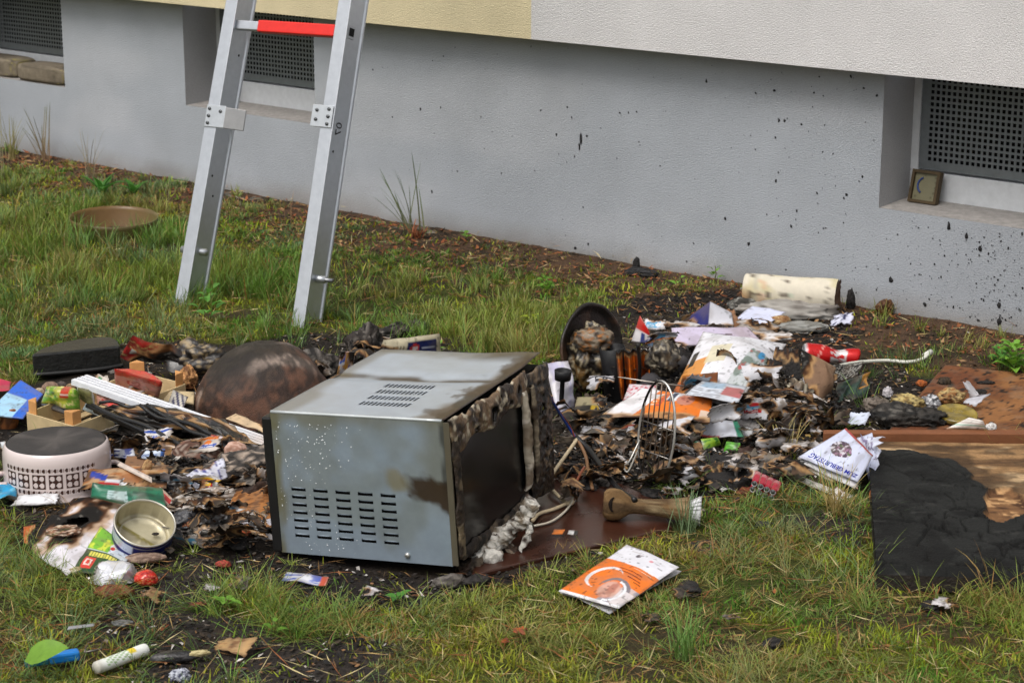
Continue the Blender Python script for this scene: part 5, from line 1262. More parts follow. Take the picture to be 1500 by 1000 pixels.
for i, (px, py, z, sz, lb, nm, cat, pl, mm, kw) in enumerate([
    (1452, 626, .05, (.011, .010, .009), 'tiny white crumpled ball beside the striped napkin', 'paper_ball', 'paper ball', [S(224, 222, 220), S(180, 176, 172)], M_PAPER, {}),
    (1330, 592, .03, (.034, .024, .022), 'yellow foam lump with black underside on brown hardboard', 'foam_lump', 'foam', [S(190, 170, 112), S(140, 116, 70), S(60, 50, 40)], M_CHAR, {}),
    (1392, 582, .028, (.032, .020, .018), 'pale yellow-brown toasted lump behind the round yellow lid', 'foam_lump', 'foam', [S(184, 160, 108), S(150, 104, 60), S(80, 54, 36)], M_CHAR, {}),
    (1362, 592, .025, (.024, .018, .018), 'grey and white crumpled foil between two yellowish lumps', 'foil', 'foil', [S(150, 150, 154), S(60, 60, 62), S(214, 214, 216)], M_FOIL, {}),
    (1318, 610, .025, (.06, .035, .03), 'large black charred clod below the yellow foam lump', 'charred_lump', 'charred lump', [S(24, 23, 22), S(50, 46, 42), S(100, 96, 90)], M_CHAR, {}),
    (1356, 614, .02, (.045, .03, .022), 'flat black charred clod touching the yellow lid', 'charred_lump', 'charred lump', [S(32, 30, 28), S(56, 52, 48)], M_CHAR, {}),
    (1284, 596, .02, (.03, .02, .02), 'grey-brown crumpled fragment at the hardboard corner', 'fragment', 'fragment', [S(120, 110, 100), S(84, 74, 66)], M_CHAR, {}),
    (1383, 560, .012, (.014, .012, .012), 'dark brown round stub on the hardboard top edge', 'stub', 'stub', [S(70, 56, 40), S(44, 36, 28)], M_CHAR, {}),
    (1350, 562, .012, (.012, .009, .009), 'orange rind bit on brown hardboard', 'rind', 'rind', [S(176, 96, 40), S(130, 70, 36)], M_CHAR, {}),
    (1300, 576, .012, (.012, .012, .014), 'small white plaster bit at the hardboard edge', 'plaster_bit', 'plaster', [S(206, 200, 204), S(160, 156, 160)], M_STONE, {}),
    (1436, 574, .02, (.016, .01, .006), 'flat black flake on brown hardboard beside tissue', 'flake', 'flake', [CHAR, S(50, 44, 40)], M_CHAR, {}),
    (1444, 560, .01, (.02, .008, .004), 'long thin black flake at the hardboard top', 'flake', 'flake', [CHAR, S(50, 44, 40)], M_CHAR, {})]):
    lump(nm, at(px, py, z), sz, lb, cat, seed=320+i, amp=.4, ridge=.3, freq=1.9, pal=pl, m=mm)
sheet('tissue', [(1402, 562, .06), (1412, 584, .02), (1430, 584, .02), (1414, 560, .055)], 'white tissue tuft standing behind the yellow lid', 'tissue', S(206, 206, 212), seed=213, crumple=.010, cs=1.6, ragged=.3)
sheet('tissue', [(1412, 592, .02), (1430, 596, .02), (1454, 578, .035), (1434, 578, .045)], 'white tissue lying beside the standing tuft on hardboard', 'tissue', S(196, 196, 204), seed=214, crumple=.010, cs=1.6, ragged=.3)
sheet('white_scrap', [(1240, 622, .012), (1268, 622, .01), (1276, 602, .03), (1246, 604, .025)], 'pale blue-white paper scrap in grass above the wooden bar', 'paper', S(206, 214, 232), seed=215, crumple=.006, ragged=.3)
# green-black wrapper, cable, crushed can
def gw(c, u, v):
    c[(u > .72) & (v > .4)] = S(206, 140, 30)
    return mix(c, S(24, 30, 26), sm(n2(u, v, 6, 5), .48, .58))
sheet('dark_green_wrapper', [(1214, 598, .015), (1262, 582, .015), (1272, 546, .035), (1226, 562, .06)], 'dark green crumpled wrapper with orange tip under the white cable', 'wrapper', S(34, 60, 50), gw, seed=216, crumple=.012, cs=1.6, m=M_FOIL)
sheet('striped_mesh', [(1206, 560, .05), (1250, 556, .03), (1262, 532, .04), (1216, 536, .07)], 'black scorched netting with white strands beside the red can', 'netting', S(48, 46, 44), lambda c, u, v: c.__setitem__(((u*7+v*9+n2(u, v, 4, 3)*3) % 1) < .16, S(190, 188, 180)), seed=217, crumple=.010, burn=[(0, 0, .3)])
cable = [at(*q) for q in [(1216, 540, .065), (1236, 534, .05), (1262, 530, .03), (1300, 528, .015), (1330, 530, .012), (1350, 526, .012), (1362, 517, .02)]]
o = MB().tube(catmull(cable, 8), .0048, S(220, 220, 208), 8).build('power_cord', M_PLASTIC); tag(o, 'white cord running from red can across the dry litter', 'cable')
MB().tube([at(1354, 521, .016), at(1364, 515, .022)], .008, S(206, 206, 198), 8).build('cord_end', M_PLASTIC, o)
ca_, cb_ = at(1176, 517, .035), at(1256, 524, .022); cd = unit(cb_-ca_); CL = np.linalg.norm(cb_-ca_)
def cancol(T, Z, R):
    c = np.tile(S(190, 26, 26), (len(T), 1)); m = (Z > CL*.48) & (Z < CL*.80) & (n2(T*1.2, Z*30, 2, 4) > .44); c[m] = S(206, 200, 200); c[np.abs((Z-.045)-(np.cos(T-1.0))*.012) < .002] = S(226, 150, 140)
    c[(Z < .004)] = S(180, 180, 182); return c
o = MB().lathe([(0, .003), (.022, .003), (.024, .0), (.027, .003), (.030, .012)]+[(.0305-.010*math.exp(-((t-.62)/.16)**2)-.006*t, CL*t) for t in np.linspace(.12, .97, 26)]+[(.018, CL), (0, CL-.002)], ca_, cd, None, 36, cf=cancol, jit=.28, seed=5).build('drink_can', mat(.3, metal=.25, bump=.05, var=.1, name='can_print'))
tag(o, 'crushed red drink can with white band lying on its side', 'can')

# roll at the wall and what lies by it
qa, qb = at(1090, 424, .058), at(1226, 433, .058); qd = unit(qb-qa); QL = np.linalg.norm(qb-qa)
def rcol(T, Z, R):
    x = np.stack([np.cos(T)*R, np.sin(T)*R, Z], -1)
    c = np.tile(S(216, 208, 190), (len(T), 1)); c = mix(c, S(196, 184, 120), sm(fbm(x*14, 3, 3), .52, .66)*.5); c = mix(c, S(178, 132, 92), sm(.05-Z, 0, .05)*sm(-np.cos(T-1.2), -.3, .8))
    c = mix(c, S(150, 150, 160), ((np.abs(Z-.04) < .009) | (np.abs(Z-.115) < .004))*.35*sm(fbm(x*40, 4, 2), .4, .5)); c = mix(c, S(206, 130, 110), ((np.abs(Z-.062) < .008))*.3*sm(fbm(x*50, 7, 2), .45, .5))
    c = mix(c, S(130, 176, 150), (np.abs(Z-.15) < .012)*.35*sm(fbm(x*60, 8, 2), .5, .54)); return mix(c, S(70, 56, 44), sm(fbm(x*38, 9, 3), .64, .7)*.8)
RR = .050
o = MB().lathe([(.016, .0), (.030, .001), (RR-.002, .002), (RR, .006)]+[(RR*(1+.02*math.sin(t*9)), QL*t) for t in np.linspace(.05, .96, 20)]+[(RR-.001, QL)], qa, qd, None, 48, cf=rcol, jit=.05).build('paper_roll', M_PAPER)
tag(o, 'stained cream paper towel roll with charred end lying at the wall', 'paper roll')
MB().lathe([(RR-.001, QL), (RR-.006, QL+.001), (RR-.012, QL-.003), (RR-.020, QL), (.016, QL-.002), (.014, QL-.03), (0, QL-.03)], qa, qd, S(104, 78, 58), 36, jit=.2).build('charred_end', M_CHAR, o)
MB().lathe([(.016, 0), (.015, .03), (0, .03)], qa, qd, S(90, 70, 52), 24).build('core_hole', M_MATT, o)
for i, (px, py, z, sz, lb, nm, cat, pl, mm, rz) in enumerate([
    (1150, 456, .012, (.13, .05, .030), 'grey sodden paper mass in front of the towel roll', 'sodden_paper', 'paper', [S(150, 146, 140), S(120, 114, 108), S(176, 172, 166)], M_PAPER, -.15),
    (1090, 447, .02, (.04, .025, .022), 'grey paper wad at the end of the towel roll', 'paper_wad', 'paper wad', [S(140, 138, 132), S(60, 58, 54)], M_PAPER, 0),
    (1176, 480, .012, (.06, .025, .016), 'flat grey paper wad lying in dry litter', 'paper_wad', 'paper wad', [S(150, 150, 146), S(120, 118, 112)], M_PAPER, -.1),
    (1142, 474, .016, (.026, .02, .02), 'tan popcorn-like clump below white sheet corner', 'foam_clump', 'foam', [S(190, 160, 116), S(140, 100, 64)], M_CHAR, 0),
    (1120, 482, .012, (.03, .018, .016), 'smaller tan clump in grass beside white sheet', 'foam_clump', 'foam', [S(176, 140, 96), S(124, 88, 56)], M_CHAR, 0),
    (1246, 443, .02, (.012, .010, .034), 'black charred paper curl standing beside the roll', 'charred_curl', 'charred paper', [CHAR, S(44, 40, 38)], M_CHAR, .4),
    (1296, 452, .015, (.024, .014, .026), 'curled brown dead leaf standing against the wall foot', 'dead_leaf', 'leaf', [S(110, 74, 48), S(78, 52, 34), S(150, 110, 74)], M_LEAF, .3),
    (940, 400, .012, (.05, .02, .014), 'black burnt flake heap at the wall foot', 'burnt_flakes', 'flakes', [CHAR, S(50, 50, 52)], M_CHAR, -.6),
    (932, 392, .02, (.01, .008, .03), 'upright black burnt splinter at the wall foot', 'splinter', 'splinter', [CHAR, S(44, 42, 42)], M_CHAR, 0)]):
    lump(nm, at(px, py, z), sz, lb, cat, seed=340+i, amp=.4, ridge=.3, freq=1.9, pal=pl, m=mm, rz=rz)
sheet('letter_sheet', [(1074, 472, .025), (1122, 478, .025), (1152, 456, .04), (1102, 448, .045)], 'white sheet of paper lying flat in front of the towel roll', 'paper sheet', S(208, 212, 234), seed=221, crumple=.004)
sheet('print_scrap', [(1216, 474, .006), (1246, 476, .006), (1250, 460, .03), (1222, 458, .03)], 'small crumpled blue and white print in litter near the roll end', 'paper', S(206, 208, 226), lambda c, u, v: c.__setitem__(n2(u, v, 5, 3) > .56, S(60, 62, 90)), seed=222, crumple=.012, cs=1.8, ragged=.4)

# ---- the main right heap: mounds of ash first, then what lies on them
for i, (px, py, z, sz, lb) in enumerate([(930, 640, .0, (.16, .12, .055), 'sooty mound under the orange magazine'), (1060, 590, .0, (.20, .16, .085), 'sooty mound under the white covers'), (1030, 690, .0, (.22, .10, .022), 'low sooty mound in front of the charred plank'),
                                      (880, 690, .0, (.12, .10, .030), 'sooty mound under the wire rack and cords'), (1170, 600, .0, (.14, .10, .035), 'sooty mound under the burnt open box'), (930, 560, .0, (.16, .10, .05), 'sooty mound under the orange folder'), (1190, 660, 0, (.12, .08, .012), 'low ash mound behind the birthday magazine')]):
    lump('ash_mound', at(px, py, z), sz, lb, 'ash', seed=360+i, amp=.28, ridge=.2, freq=3.2, pal=[S(38, 34, 32), S(66, 54, 46), S(96, 88, 80)], m=M_CHAR, sub=5)
# pan on edge with the melted mass in it
pc2 = at(864, 578, .0)+A(0, .02, .122); pax = unit(A(.70, -.68, .16))
pan = thing('burnt_pan', 'black burnt pan standing on edge with melted yellowish mass inside', 'pan', pc2*A(1, 1, 0))
def pcol(T, Z, R):
    c = np.tile(S(78, 58, 44), (len(T), 1)); return mix(c, S(30, 26, 23), sm(fbm(np.stack([np.cos(T)*R, np.sin(T)*R, Z], -1)*26, 4, 3), .42, .58))
MB().lathe([(0, -.012), (.095, -.012), (.108, -.008), (.117, .006), (.120, .006), (.116, .011), (.110, .008), (.104, -.002), (.092, -.006), (0, -.006)], pc2, pax, None, 64, cf=pcol, jit=.12).build('pan_body', M_WETCHAR, pan)
lump('melted_mass', pc2+A(.0, -.03, -.025), (.062, .050, .085), seed=371, amp=.30, ridge=.16, freq=1.9, pal=[S(30, 26, 22), S(104, 78, 42), S(150, 138, 112)], thr=(.48, .60), m=M_WETCHAR, parent=pan, sub=5, flat=False)
lump('melted_crust', pc2+A(.005, -.055, .035), (.045, .03, .03), seed=372, amp=.35, ridge=.2, freq=1.8, pal=[S(130, 116, 98), S(50, 38, 28), S(150, 96, 44)], m=M_WETCHAR, parent=pan, flat=False)
# black beaker
mg = at(904, 590, 0); ma = unit(A(-.10, -.02, 1))
o = MB().lathe([(0, 0), (.030, 0), (.032, .004), (.031, .09), (.034, .150), (.0325, .151), (.029, .09), (.029, .02), (0, .02)], mg, ma, S(24, 24, 26), 36).build('beaker', M_PLASTIC)
tag(o, 'tall black plastic beaker standing before the orange folder', 'beaker')
# orange accordion folder
def acc(c, u, v):
    c[:] = mix(c, S(176, 84, 22), sm(n2(u, v, 4, 3), .42, .58)); c[:] = mix(c, S(120, 54, 20), ((np.abs(((u*3.2) % 1)-.5) > .36))*.9)
    return mix(c, CHAR, sm(v-.86+(n2(u, v, 9, 4)-.5)*.2, 0, .05))
sheet('accordion_folder', [(908, 582, .02), (952, 582, .02), (950, 512, .15), (902, 515, .15)], 'orange pleated plastic folder standing upright with charred top edge', 'folder', S(214, 112, 30), acc, n=(60, 60), seed=231, crumple=.004, m=M_PLASTIC, extra=lambda u, v: A(0, -.018, 0)*np.sin(u*3.2*2*PI)[..., None], burn=[lambda u, v: (v-.93)*3], excl=False)
MB().tube(catmull([at(934, 500, .19)+A(0, -.02, 0), at(936, 540, .11)+A(0, -.03, 0), at(930, 580, .03)+A(0, -.03, 0)], 8), .005, S(26, 24, 22), 8).build('burnt_strut', M_WETCHAR)
tag(bpy.data.objects['burnt_strut'], 'black burnt strut in front of orange pleated folder', 'strut')
def red1(c, u, v):
    c[v > .55] = S(206, 40, 36); c[(v < .5) & (u > .4) & (n2(u, v, 6, 3) > .45)] = S(40, 60, 130)
sheet('red_white_carton', [(926, 500, .12), (958, 504, .12), (950, 482, .16), (938, 462, .19)], 'red and white carton corner with blue letters above orange folder', 'carton', S(220, 216, 218), red1, seed=232, crumple=.003, m=M_GLOSS, excl=False)
sheet('striped_carton', [(950, 512, .10), (960, 520, .10), (980, 490, .13), (964, 486, .14)], 'white carton strip with blue stripe leaning beside the orange folder', 'carton', S(220, 220, 226), lambda c, u, v: c.__setitem__(np.abs(u-.5) < .22, S(50, 66, 150)), seed=233, crumple=.002, m=M_GLOSS, excl=False)
# papers
def navy(c, u, v):
    c[(u < .55)] = S(42, 44, 110); c[(u < .18)] = S(60, 46, 42)
tent = lambda k: (lambda u, v: A(0, 0, 1)*(k*(1-np.abs(2*u-1.1))*sm(v, -.2, 1))[..., None])
sheet('navy_carton', [(990, 486, .04), (1076, 484, .05), (1072, 460, .075), (1000, 468, .075)], 'navy and white folded carton peaked at the back of heap', 'carton', S(214, 214, 222), navy, seed=234, crumple=.005, extra=tent(.045), burn=[(0, .4, .26), (.95, .1, .2)], hole=.6, excl=False)
sheet('brown_flap', [(1040, 492, .05), (1084, 482, .04), (1074, 455, .06), (1060, 452, .07)], 'brown scorched carton edge curling beside the navy carton', 'carton', S(150, 110, 80), seed=235, crumple=.006, burn=[(0, .2, .5)], hole=.7, excl=False)
sheet('orange_flap', [(1006, 492, .05), (1056, 494, .05), (1060, 480, .06), (1010, 478, .06)], 'brown-orange scorched paper under the navy carton', 'paper', S(190, 142, 98), seed=236, crumple=.006, burn=[(.7, .4, .3)], hole=.8, excl=False)
def lil(c, u, v):
    c[(np.abs(v-.62-.05*np.sin(u*9)) < .05) & (u > .36) & (u < .74) & (n2(u, v, 16, 3) > .42)] = S(62, 52, 52)
    return mix(c, S(170, 154, 160), sm(u, .5, .9)*.6)
sheet('lilac_magazine', [(986, 508, .11), (1120, 506, .09), (1094, 480, .115), (984, 480, .14)], 'lilac-white magazine page with dark tear behind the big white cover', 'magazine', S(206, 196, 220), lil, seed=237, crumple=.006, cs=.8, burn=[(0, .1, .12)], excl=False, thick=.003)
def big(c, u, v):
    m = (u > .60) & (v < .62) & (u > .60+(v-.1)*.2); k = mix(np.tile(S(196, 202, 204), (len(u), 1)), S(128, 142, 134), sm(n2(u, v, 12, 4), .48, .56)); k = mix(k, S(176, 96, 92), sm(n2(u, v, 16, 5), .63, .68))
    c[m] = k[m]; ell(c, u, v, .84, .58, .04, .06, S(70, 150, 200))
    c[(u < .25) & (v < .45)] = S(206, 140, 70); c[(u < .40) & (v < .18)] = S(170, 88, 40); c[(u > .03) & (u < .09) & (v > .38) & (v < .60)] = S(30, 30, 32); c[(u > .22) & (u < .46) & (v > .35) & (v < .62)] = mix(c, S(206, 196, 160), np.full(len(u), .8))[(u > .22) & (u < .46) & (v > .35) & (v < .62)]
sheet('white_cover_magazine', [(984, 578, .085), (1100, 586, .06), (1152, 504, .11), (1030, 486, .155)], 'large white magazine cover with coloured pictures bulging over the heap', 'magazine', S(224, 224, 230), big, n=(80, 70), seed=238, crumple=.004, cs=.7, bulge=.05, m=M_GLOSS, burn=[(.30, -.02, .15), (1.0, .12, .12)], hole=.42, excl=False)
def oval(u, v): return .55-np.hypot((u-.5)*2, (v-.5)*2)*.0
sheet('ash_grey_page', [(1044, 560, .075), (1076, 566, .07), (1078, 522, .15), (1050, 508, .17)], 'grey scorched page curling up against the white cover', 'page', S(150, 148, 136), lambda c, u, v: mix(mix(c, S(104, 98, 86), sm(n2(u, v, 5, 4), .45, .6)), S(206, 200, 176), sm(.5-v, .0, .3)*.5), seed=239, crumple=.006, bulge=.02,
      burn=[lambda u, v: np.hypot((u-.5)*2, (v-.48)*1.95)-1.0], hole=.25, excl=False)
sheet('orange_burnt_page', [(994, 578, .085), (1050, 580, .085), (1052, 545, .125), (1000, 550, .13)], 'orange page scorched brown below the white cover', 'page', S(196, 120, 50), lambda c, u, v: mix(c, S(110, 62, 34), sm(n2(u, v, 4, 6), .4, .6)), seed=240, crumple=.006, burn=[(1, 0, .5), (.5, 0, .3)], hole=.7, excl=False)
# grey sleeve and char round it
o = MB().tube(catmull([at(944, 570, .05), at(960, 556, .07), at(980, 542, .085), at(1000, 532, .09)], 6), np.linspace(.030, .024, 19), S(72, 70, 72), 16).build('grey_sleeve', M_MATT); tag(o, 'dark grey rolled sleeve lying beside orange folder', 'sleeve')
lump('coral_char', at(972, 530, .12), (.036, .03, .045), 'bubbly grey-brown melted clump between orange folder and lilac page', 'melted clump', seed=381, amp=.5, ridge=.25, freq=1.7, pal=[S(40, 35, 31), S(92, 82, 66), S(160, 150, 130)], thr=(.5, .64), m=M_WETCHAR)
lump('black_char', at(990, 540, .07), (.05, .035, .05), 'black char block under the lilac page', 'char', seed=382, amp=.35, ridge=.3, pal=[S(24, 22, 22), S(44, 38, 36)], m=M_CHAR)
# newspapers
def news(c, u, v):
    for k in range(9):
        a = .12+k*.085; c[(np.abs(v-a) < .018) & (u < .62) & (n2(u, v*0, 30, k) > .36)] = S(150, 152, 160)
    rect(c, u, v, .60, .30, .97, .80, S(184, 110, 112)); rect(c, u, v, .08, .62, .55, .94, S(160, 184, 206)); c[(v > .94)] = S(190, 200, 214)
def stack(name, label, cat, c4, dz, pages, base, paint, seed, pagecol, burn=(), **kw):
    n0 = np.mean([at(*q) for q in c4], 0)
    t = thing(name, label, cat, n0*A(1, 1, 0))
    r = np.random.default_rng(seed)
    for k in range(pages, 0, -1):
        q = [(a+r.uniform(-5, 5), b+r.uniform(-1, 2)+k*.6, max(.004, z-dz*k)) for a, b, z in c4]
        sheet('page', q, base=pagecol[k % len(pagecol)], seed=seed+k, parent=t, excl=False, burn=burn, crumple=.004, n=(26, 18), hole=.5)
    sheet('cover', c4, base=base, paint=paint, seed=seed, parent=t, excl=False, burn=burn, **kw)
    return t
stack('newspaper', 'folded newspaper with pale blue and red print beside orange magazine', 'newspaper', [(1004, 578, .125), (1080, 594, .105), (1094, 568, .115), (1030, 557, .14)], .010, 5, S(206, 212, 222), news, 241, [NEWS, S(60, 58, 58), NEWS*.8], m=M_PAPER, crumple=.004)
def om(c, u, v):
    org = S(222, 116, 30); wh = S(222, 220, 224)
    c[:] = wh; k = (u > .30+.16*(v-.3)) & (v < .98); c[k] = org
    c[(u > .26) & (v > .80-.25*(u-.26)) & (u < .60)] = org
    # portrait at the upper right: dark jacket, white collar, face, grey hair
    c[(u > .46) & (u < .62) & (v > .55) & (v < 1.0)] = S(190, 198, 206); c[(u > .48) & (u < .545) & (v > .5) & (v < .95)] = S(60, 66, 86); c[(u > .545) & (u < .58) & (v > .5) & (v < .9)] = S(220, 222, 226)
    ell(c, u, v, .68, .66, .105, .24, S(190, 126, 104)); ell(c, u, v, .64, .70, .03, .06, S(166, 96, 80)); ell(c, u, v, .71, .58, .014, .03, S(120, 66, 56)); ell(c, u, v, .70, .76, .012, .025, S(110, 66, 56)); ell(c, u, v, .665, .62, .02, .02, S(150, 80, 70))
    c[(u > .56) & (np.abs(v-1.0+.1*(u-.5)) < .12) & (u < .8)] = S(214, 200, 196)
    c[((u > .40) & (u < .46)) & (v > .3) & (v < .8) & (((v*12) % 1) < .5)] = S(180, 70, 60)
    c[((u > .34) & (u < .385)) & (v > .35) & (v < .9) & (((v*9) % 1) < .5)] = S(236, 214, 196)
    c[(u > .88) & (v < .35)] = S(214, 190, 170)
mg_ = stack('orange_magazine', 'orange and white magazine with portrait on the cover above charred pages', 'magazine', [(882, 606, .105), (1040, 618, .075), (1044, 580, .105), (940, 570, .13)], .011, 6, S(222, 220, 224), om, 261, [S(52, 48, 46), S(150, 146, 142), S(34, 32, 31)], burn=[lambda u, v: .02-v*1.6, (0, 0, .10)], m=M_GLOSS, n=(100, 60), crumple=.005, cs=.8, bulge=.012)
sheet('pink_print', [(912, 585, .06), (960, 582, .07), (962, 563, .10), (922, 562, .09)], 'white print with red dots behind the orange magazine', 'paper', S(214, 206, 210), lambda c, u, v: c.__setitem__(n2(u, v, 13, 3) > .58, S(190, 80, 96)), seed=271, crumple=.004, excl=False)
# cones, cartons to the left of the heap
sheet('white_bag', [(816, 612, .01), (842, 596, .02), (830, 530, .12), (798, 534, .12)], 'white plastic bag behind the microwave control side', 'bag', S(196, 194, 204), lambda c, u, v: mix(c, S(170, 166, 200), sm(n2(u, v, 4, 5), .5, .6)*.7), seed=272, crumple=.010, pouch=.012, m=M_FOIL, excl=False)
sp = MB().lathe([(.006, -.05), (.006, 0), (.020, .004), (.022, .028), (.020, .029), (.018, .008), (0, .006)], at(824, 558, .10), A(.05, -.05, 1), S(24, 24, 26), 24).build('ladle_cup', M_PLASTIC); tag(sp, 'small black cup on a stem between microwave and pan', 'cup')
MB().tube([at(824, 560, .095), at(820, 600, .01)], .004, S(70, 40, 32), 8).build('stem', M_PLASTIC, sp)
def yb(c, u, v):
    c[v > .55] = S(150, 142, 110); c[(v <= .55) & (u > .55)] = S(186, 154, 40); c[(v <= .55) & (u <= .55)] = S(44, 42, 36)
sheet('yellow_carton', [(838, 612, .03), (884, 614, .03), (890, 582, .075), (846, 582, .075)], 'yellow and black scorched carton in front of the pan', 'carton', S(150, 142, 110), yb, seed=273, crumple=.004, pouch=.014, burn=[(1, .9, .35)], hole=.9, excl=False)
sheet('white_torn_bag', [(870, 646, .01), (896, 634, .02), (892, 612, .05), (866, 618, .05)], 'white torn paper bag below charred magazine pages', 'paper bag', S(210, 206, 212), lambda c, u, v: c.__setitem__((u > .5) & (v > .4), S(150, 118, 84)), seed=274, crumple=.010, ragged=.2, excl=False)
lump('grey_bottle', at(858, 622, .02), (.040, .016, .014), 'mottled grey-green burnt bottle end behind the black cord', 'bottle', seed=383, amp=.25, pal=[S(110, 108, 96), S(60, 60, 50), S(206, 204, 200)], m=M_FOIL)
lump('white_flecks', at(846, 634, .012), (.034, .02, .010), 'pale crumbled plaster beside the blue cable end', 'plaster', seed=384, amp=.5, pal=[S(170, 166, 160), S(96, 92, 88)], m=M_STONE)
# burnt open box at the right of the heap
bx_ = thing('burnt_box', 'burnt open cardboard box with black inside and curled brown flap', 'box', at(1165, 600)*A(1, 1, 0))
sheet('back_wall', [(1122, 570, .03), (1180, 574, .03), (1168, 512, .13), (1136, 508, .13)], base=S(24, 20, 19), seed=281, crumple=.008, m=M_CHAR, parent=bx_, excl=False, burn=[lambda u, v: (v-.85)*1.5], thick=.004)
sheet('flap', [(1186, 606, .01), (1212, 590, .02), (1216, 545, .10), (1158, 514, .14)], base=S(124, 98, 78), seed=282, crumple=.012, cs=1.4, m=M_MATT, parent=bx_, excl=False, burn=[(0, .9, .3), (0, 0, .3)], hole=.6, thick=.003, bulge=.02)
sheet('side_wall', [(1118, 590, .02), (1132, 600, .02), (1140, 530, .12), (1126, 520, .12)], base=S(34, 28, 26), seed=283, crumple=.010, m=M_CHAR, parent=bx_, excl=False, burn=[lambda u, v: (v-.8)*1.5], thick=.004)
lump('charred_contents', at(1166, 592, .03), (.040, .035, .045), seed=385, amp=.45, ridge=.4, freq=2.2, pal=[S(34, 30, 28), S(104, 88, 70), S(190, 182, 160)], thr=(.52, .64), m=M_WETCHAR, parent=bx_)
sheet('tan_flap', [(1150, 606, .01), (1184, 602, .012), (1190, 586, .03), (1152, 590, .03)], 'tan and white scorched card in front of the burnt box', 'card', S(206, 190, 164), lambda c, u, v: mix(c, S(170, 110, 56), sm(u, .5, .7)), seed=284, crumple=.006, burn=[(.5, 1, .25)], excl=False)
sheet('crimson_book', [(1118, 602, .02), (1142, 602, .02), (1140, 592, .05), (1120, 592, .05)], 'dark book edge with crimson spine under the charred stack', 'book', S(170, 26, 48), lambda c, u, v: c.__setitem__(v > .5, S(46, 30, 34)), seed=285, crumple=.002, thick=.012, excl=False)
stack('charred_papers', 'stack of black charred papers sliding off the heap beside newspaper', 'papers', [(1046, 612, .04), (1128, 628, .02), (1134, 580, .06), (1072, 570, .09)], .008, 4, S(52, 48, 48), None, 286, [S(40, 36, 36), S(70, 64, 62)], burn=[(.3, .2, .5), (.8, .7, .5)], m=M_CHAR, crumple=.008)
sheet('clear_sleeve', [(1062, 640, .015), (1104, 650, .008), (1118, 612, .04), (1092, 596, .06)], 'clear plastic sleeve draped over charred papers', 'plastic sleeve', S(190, 186, 184), seed=287, crumple=.010, cs=1.4, m=M_CLEAR, ragged=.2, excl=False)
sheet('folded_white_paper', [(1022, 636, .035), (1090, 640, .028), (1080, 618, .055), (1034, 610, .065)], 'folded white paper with green corner above the green packets', 'paper', S(212, 216, 228), lambda c, u, v: (c.__setitem__((u > .86), S(60, 150, 120)), c.__setitem__((v < .08) & (u < .5), S(190, 50, 50)))[0], seed=288, crumple=.005, excl=False)
sheet('white_corner', [(1078, 636, .028), (1100, 640, .02), (1104, 628, .03), (1090, 624, .04)], 'small white paper corner with green edge by the folded paper', 'paper', S(214, 216, 218), seed=289, crumple=.004, excl=False)
lg = lambda c, u, v: mix(c, S(60, 120, 40), sm(n2(u, v, 4, 3), .5, .6))
sheet('green_packet', [(1028, 662, .02), (1056, 652, .02), (1050, 640, .045), (1024, 644, .045)], 'lime green packet under the folded white paper', 'packet', S(140, 180, 48), lg, seed=290, m=M_FOIL, pouch=.008, excl=False)
sheet('green_packet', [(1058, 664, .015), (1086, 666, .015), (1084, 648, .04), (1064, 646, .04)], 'bright green rounded packet beside the lime one', 'packet', S(84, 176, 36), lg, seed=291, m=M_FOIL, pouch=.010, excl=False)
sheet('teal_packet', [(1010, 656, .02), (1028, 658, .02), (1024, 646, .04), (1012, 644, .04)], 'dark teal packet bit at the end of the green packets', 'packet', S(30, 110, 84), seed=292, m=M_FOIL, pouch=.006, excl=False)
sheet('grey_carton', [(1000, 640, .03), (1026, 642, .03), (1028, 628, .05), (1004, 626, .05)], 'grey-brown scorched carton below the orange magazine', 'carton', S(130, 120, 108), seed=293, pouch=.008, burn=[(.2, .8, .4)], hole=.9, excl=False)
slab('charred_plank', [(966, 668), (1000, 656), (1112, 674), (1128, 690), (1080, 706), (990, 690)], .012, .034, S(36, 34, 34), M_CHAR, 'flat black charred plank in front of the green packets', 'plank', bev=.004)
sheet('black_sheet', [(1050, 690, .03), (1140, 684, .015), (1122, 650, .04), (1090, 652, .04)], 'brown-black scorched sheet lying over the plank end', 'sheet', S(66, 50, 44), lambda c, u, v: mix(c, S(34, 30, 30), sm(n2(u, v, 4, 4), .45, .6)), seed=294, crumple=.008, m=M_MATT, ragged=.3, excl=False)
# wire rack
rk = thing('wire_rack', 'oval wire grill rack standing upright in front of orange magazine', 'wire rack', at(950, 712)*A(1, 1, 0))
rc_ = at(953, 712, .006); up = unit(A(.10, .10, 1)); rx_ = unit(A(.62, -.78, 0)); RH, RW_ = .121, .058
el = lambda t: rc_+up*(RH*(1-math.cos(t)))+rx_*RW_*math.sin(t)
MB().tube(np.array([el(t) for t in np.linspace(0, 2*PI, 72)]), .0028, np.array([mix(S(50, 46, 44)[None], S(206, 204, 200), [sm(np.array([math.sin(t-.5) if i < 40 else 1.0*(i % 30 > 18)]), .2, .6)[0]])[0] for i, t in enumerate(np.linspace(0, 2*PI, 72))]), 8, cap=False).build('rim', M_METAL, rk)
for k in range(7):
    x = (k-3)/3.6; h = math.sqrt(max(0, 1-x*x)); a = rc_+up*RH+rx_*RW_*x
    MB().tube([a-up*RH*h, a-up*RH*h*.3+rx_*.001, a+up*RH*h*.4, a+up*RH*h], .0016, S(120, 108, 98)*(.7+.1*(k % 3)), 6).build('bar', M_METAL, rk)
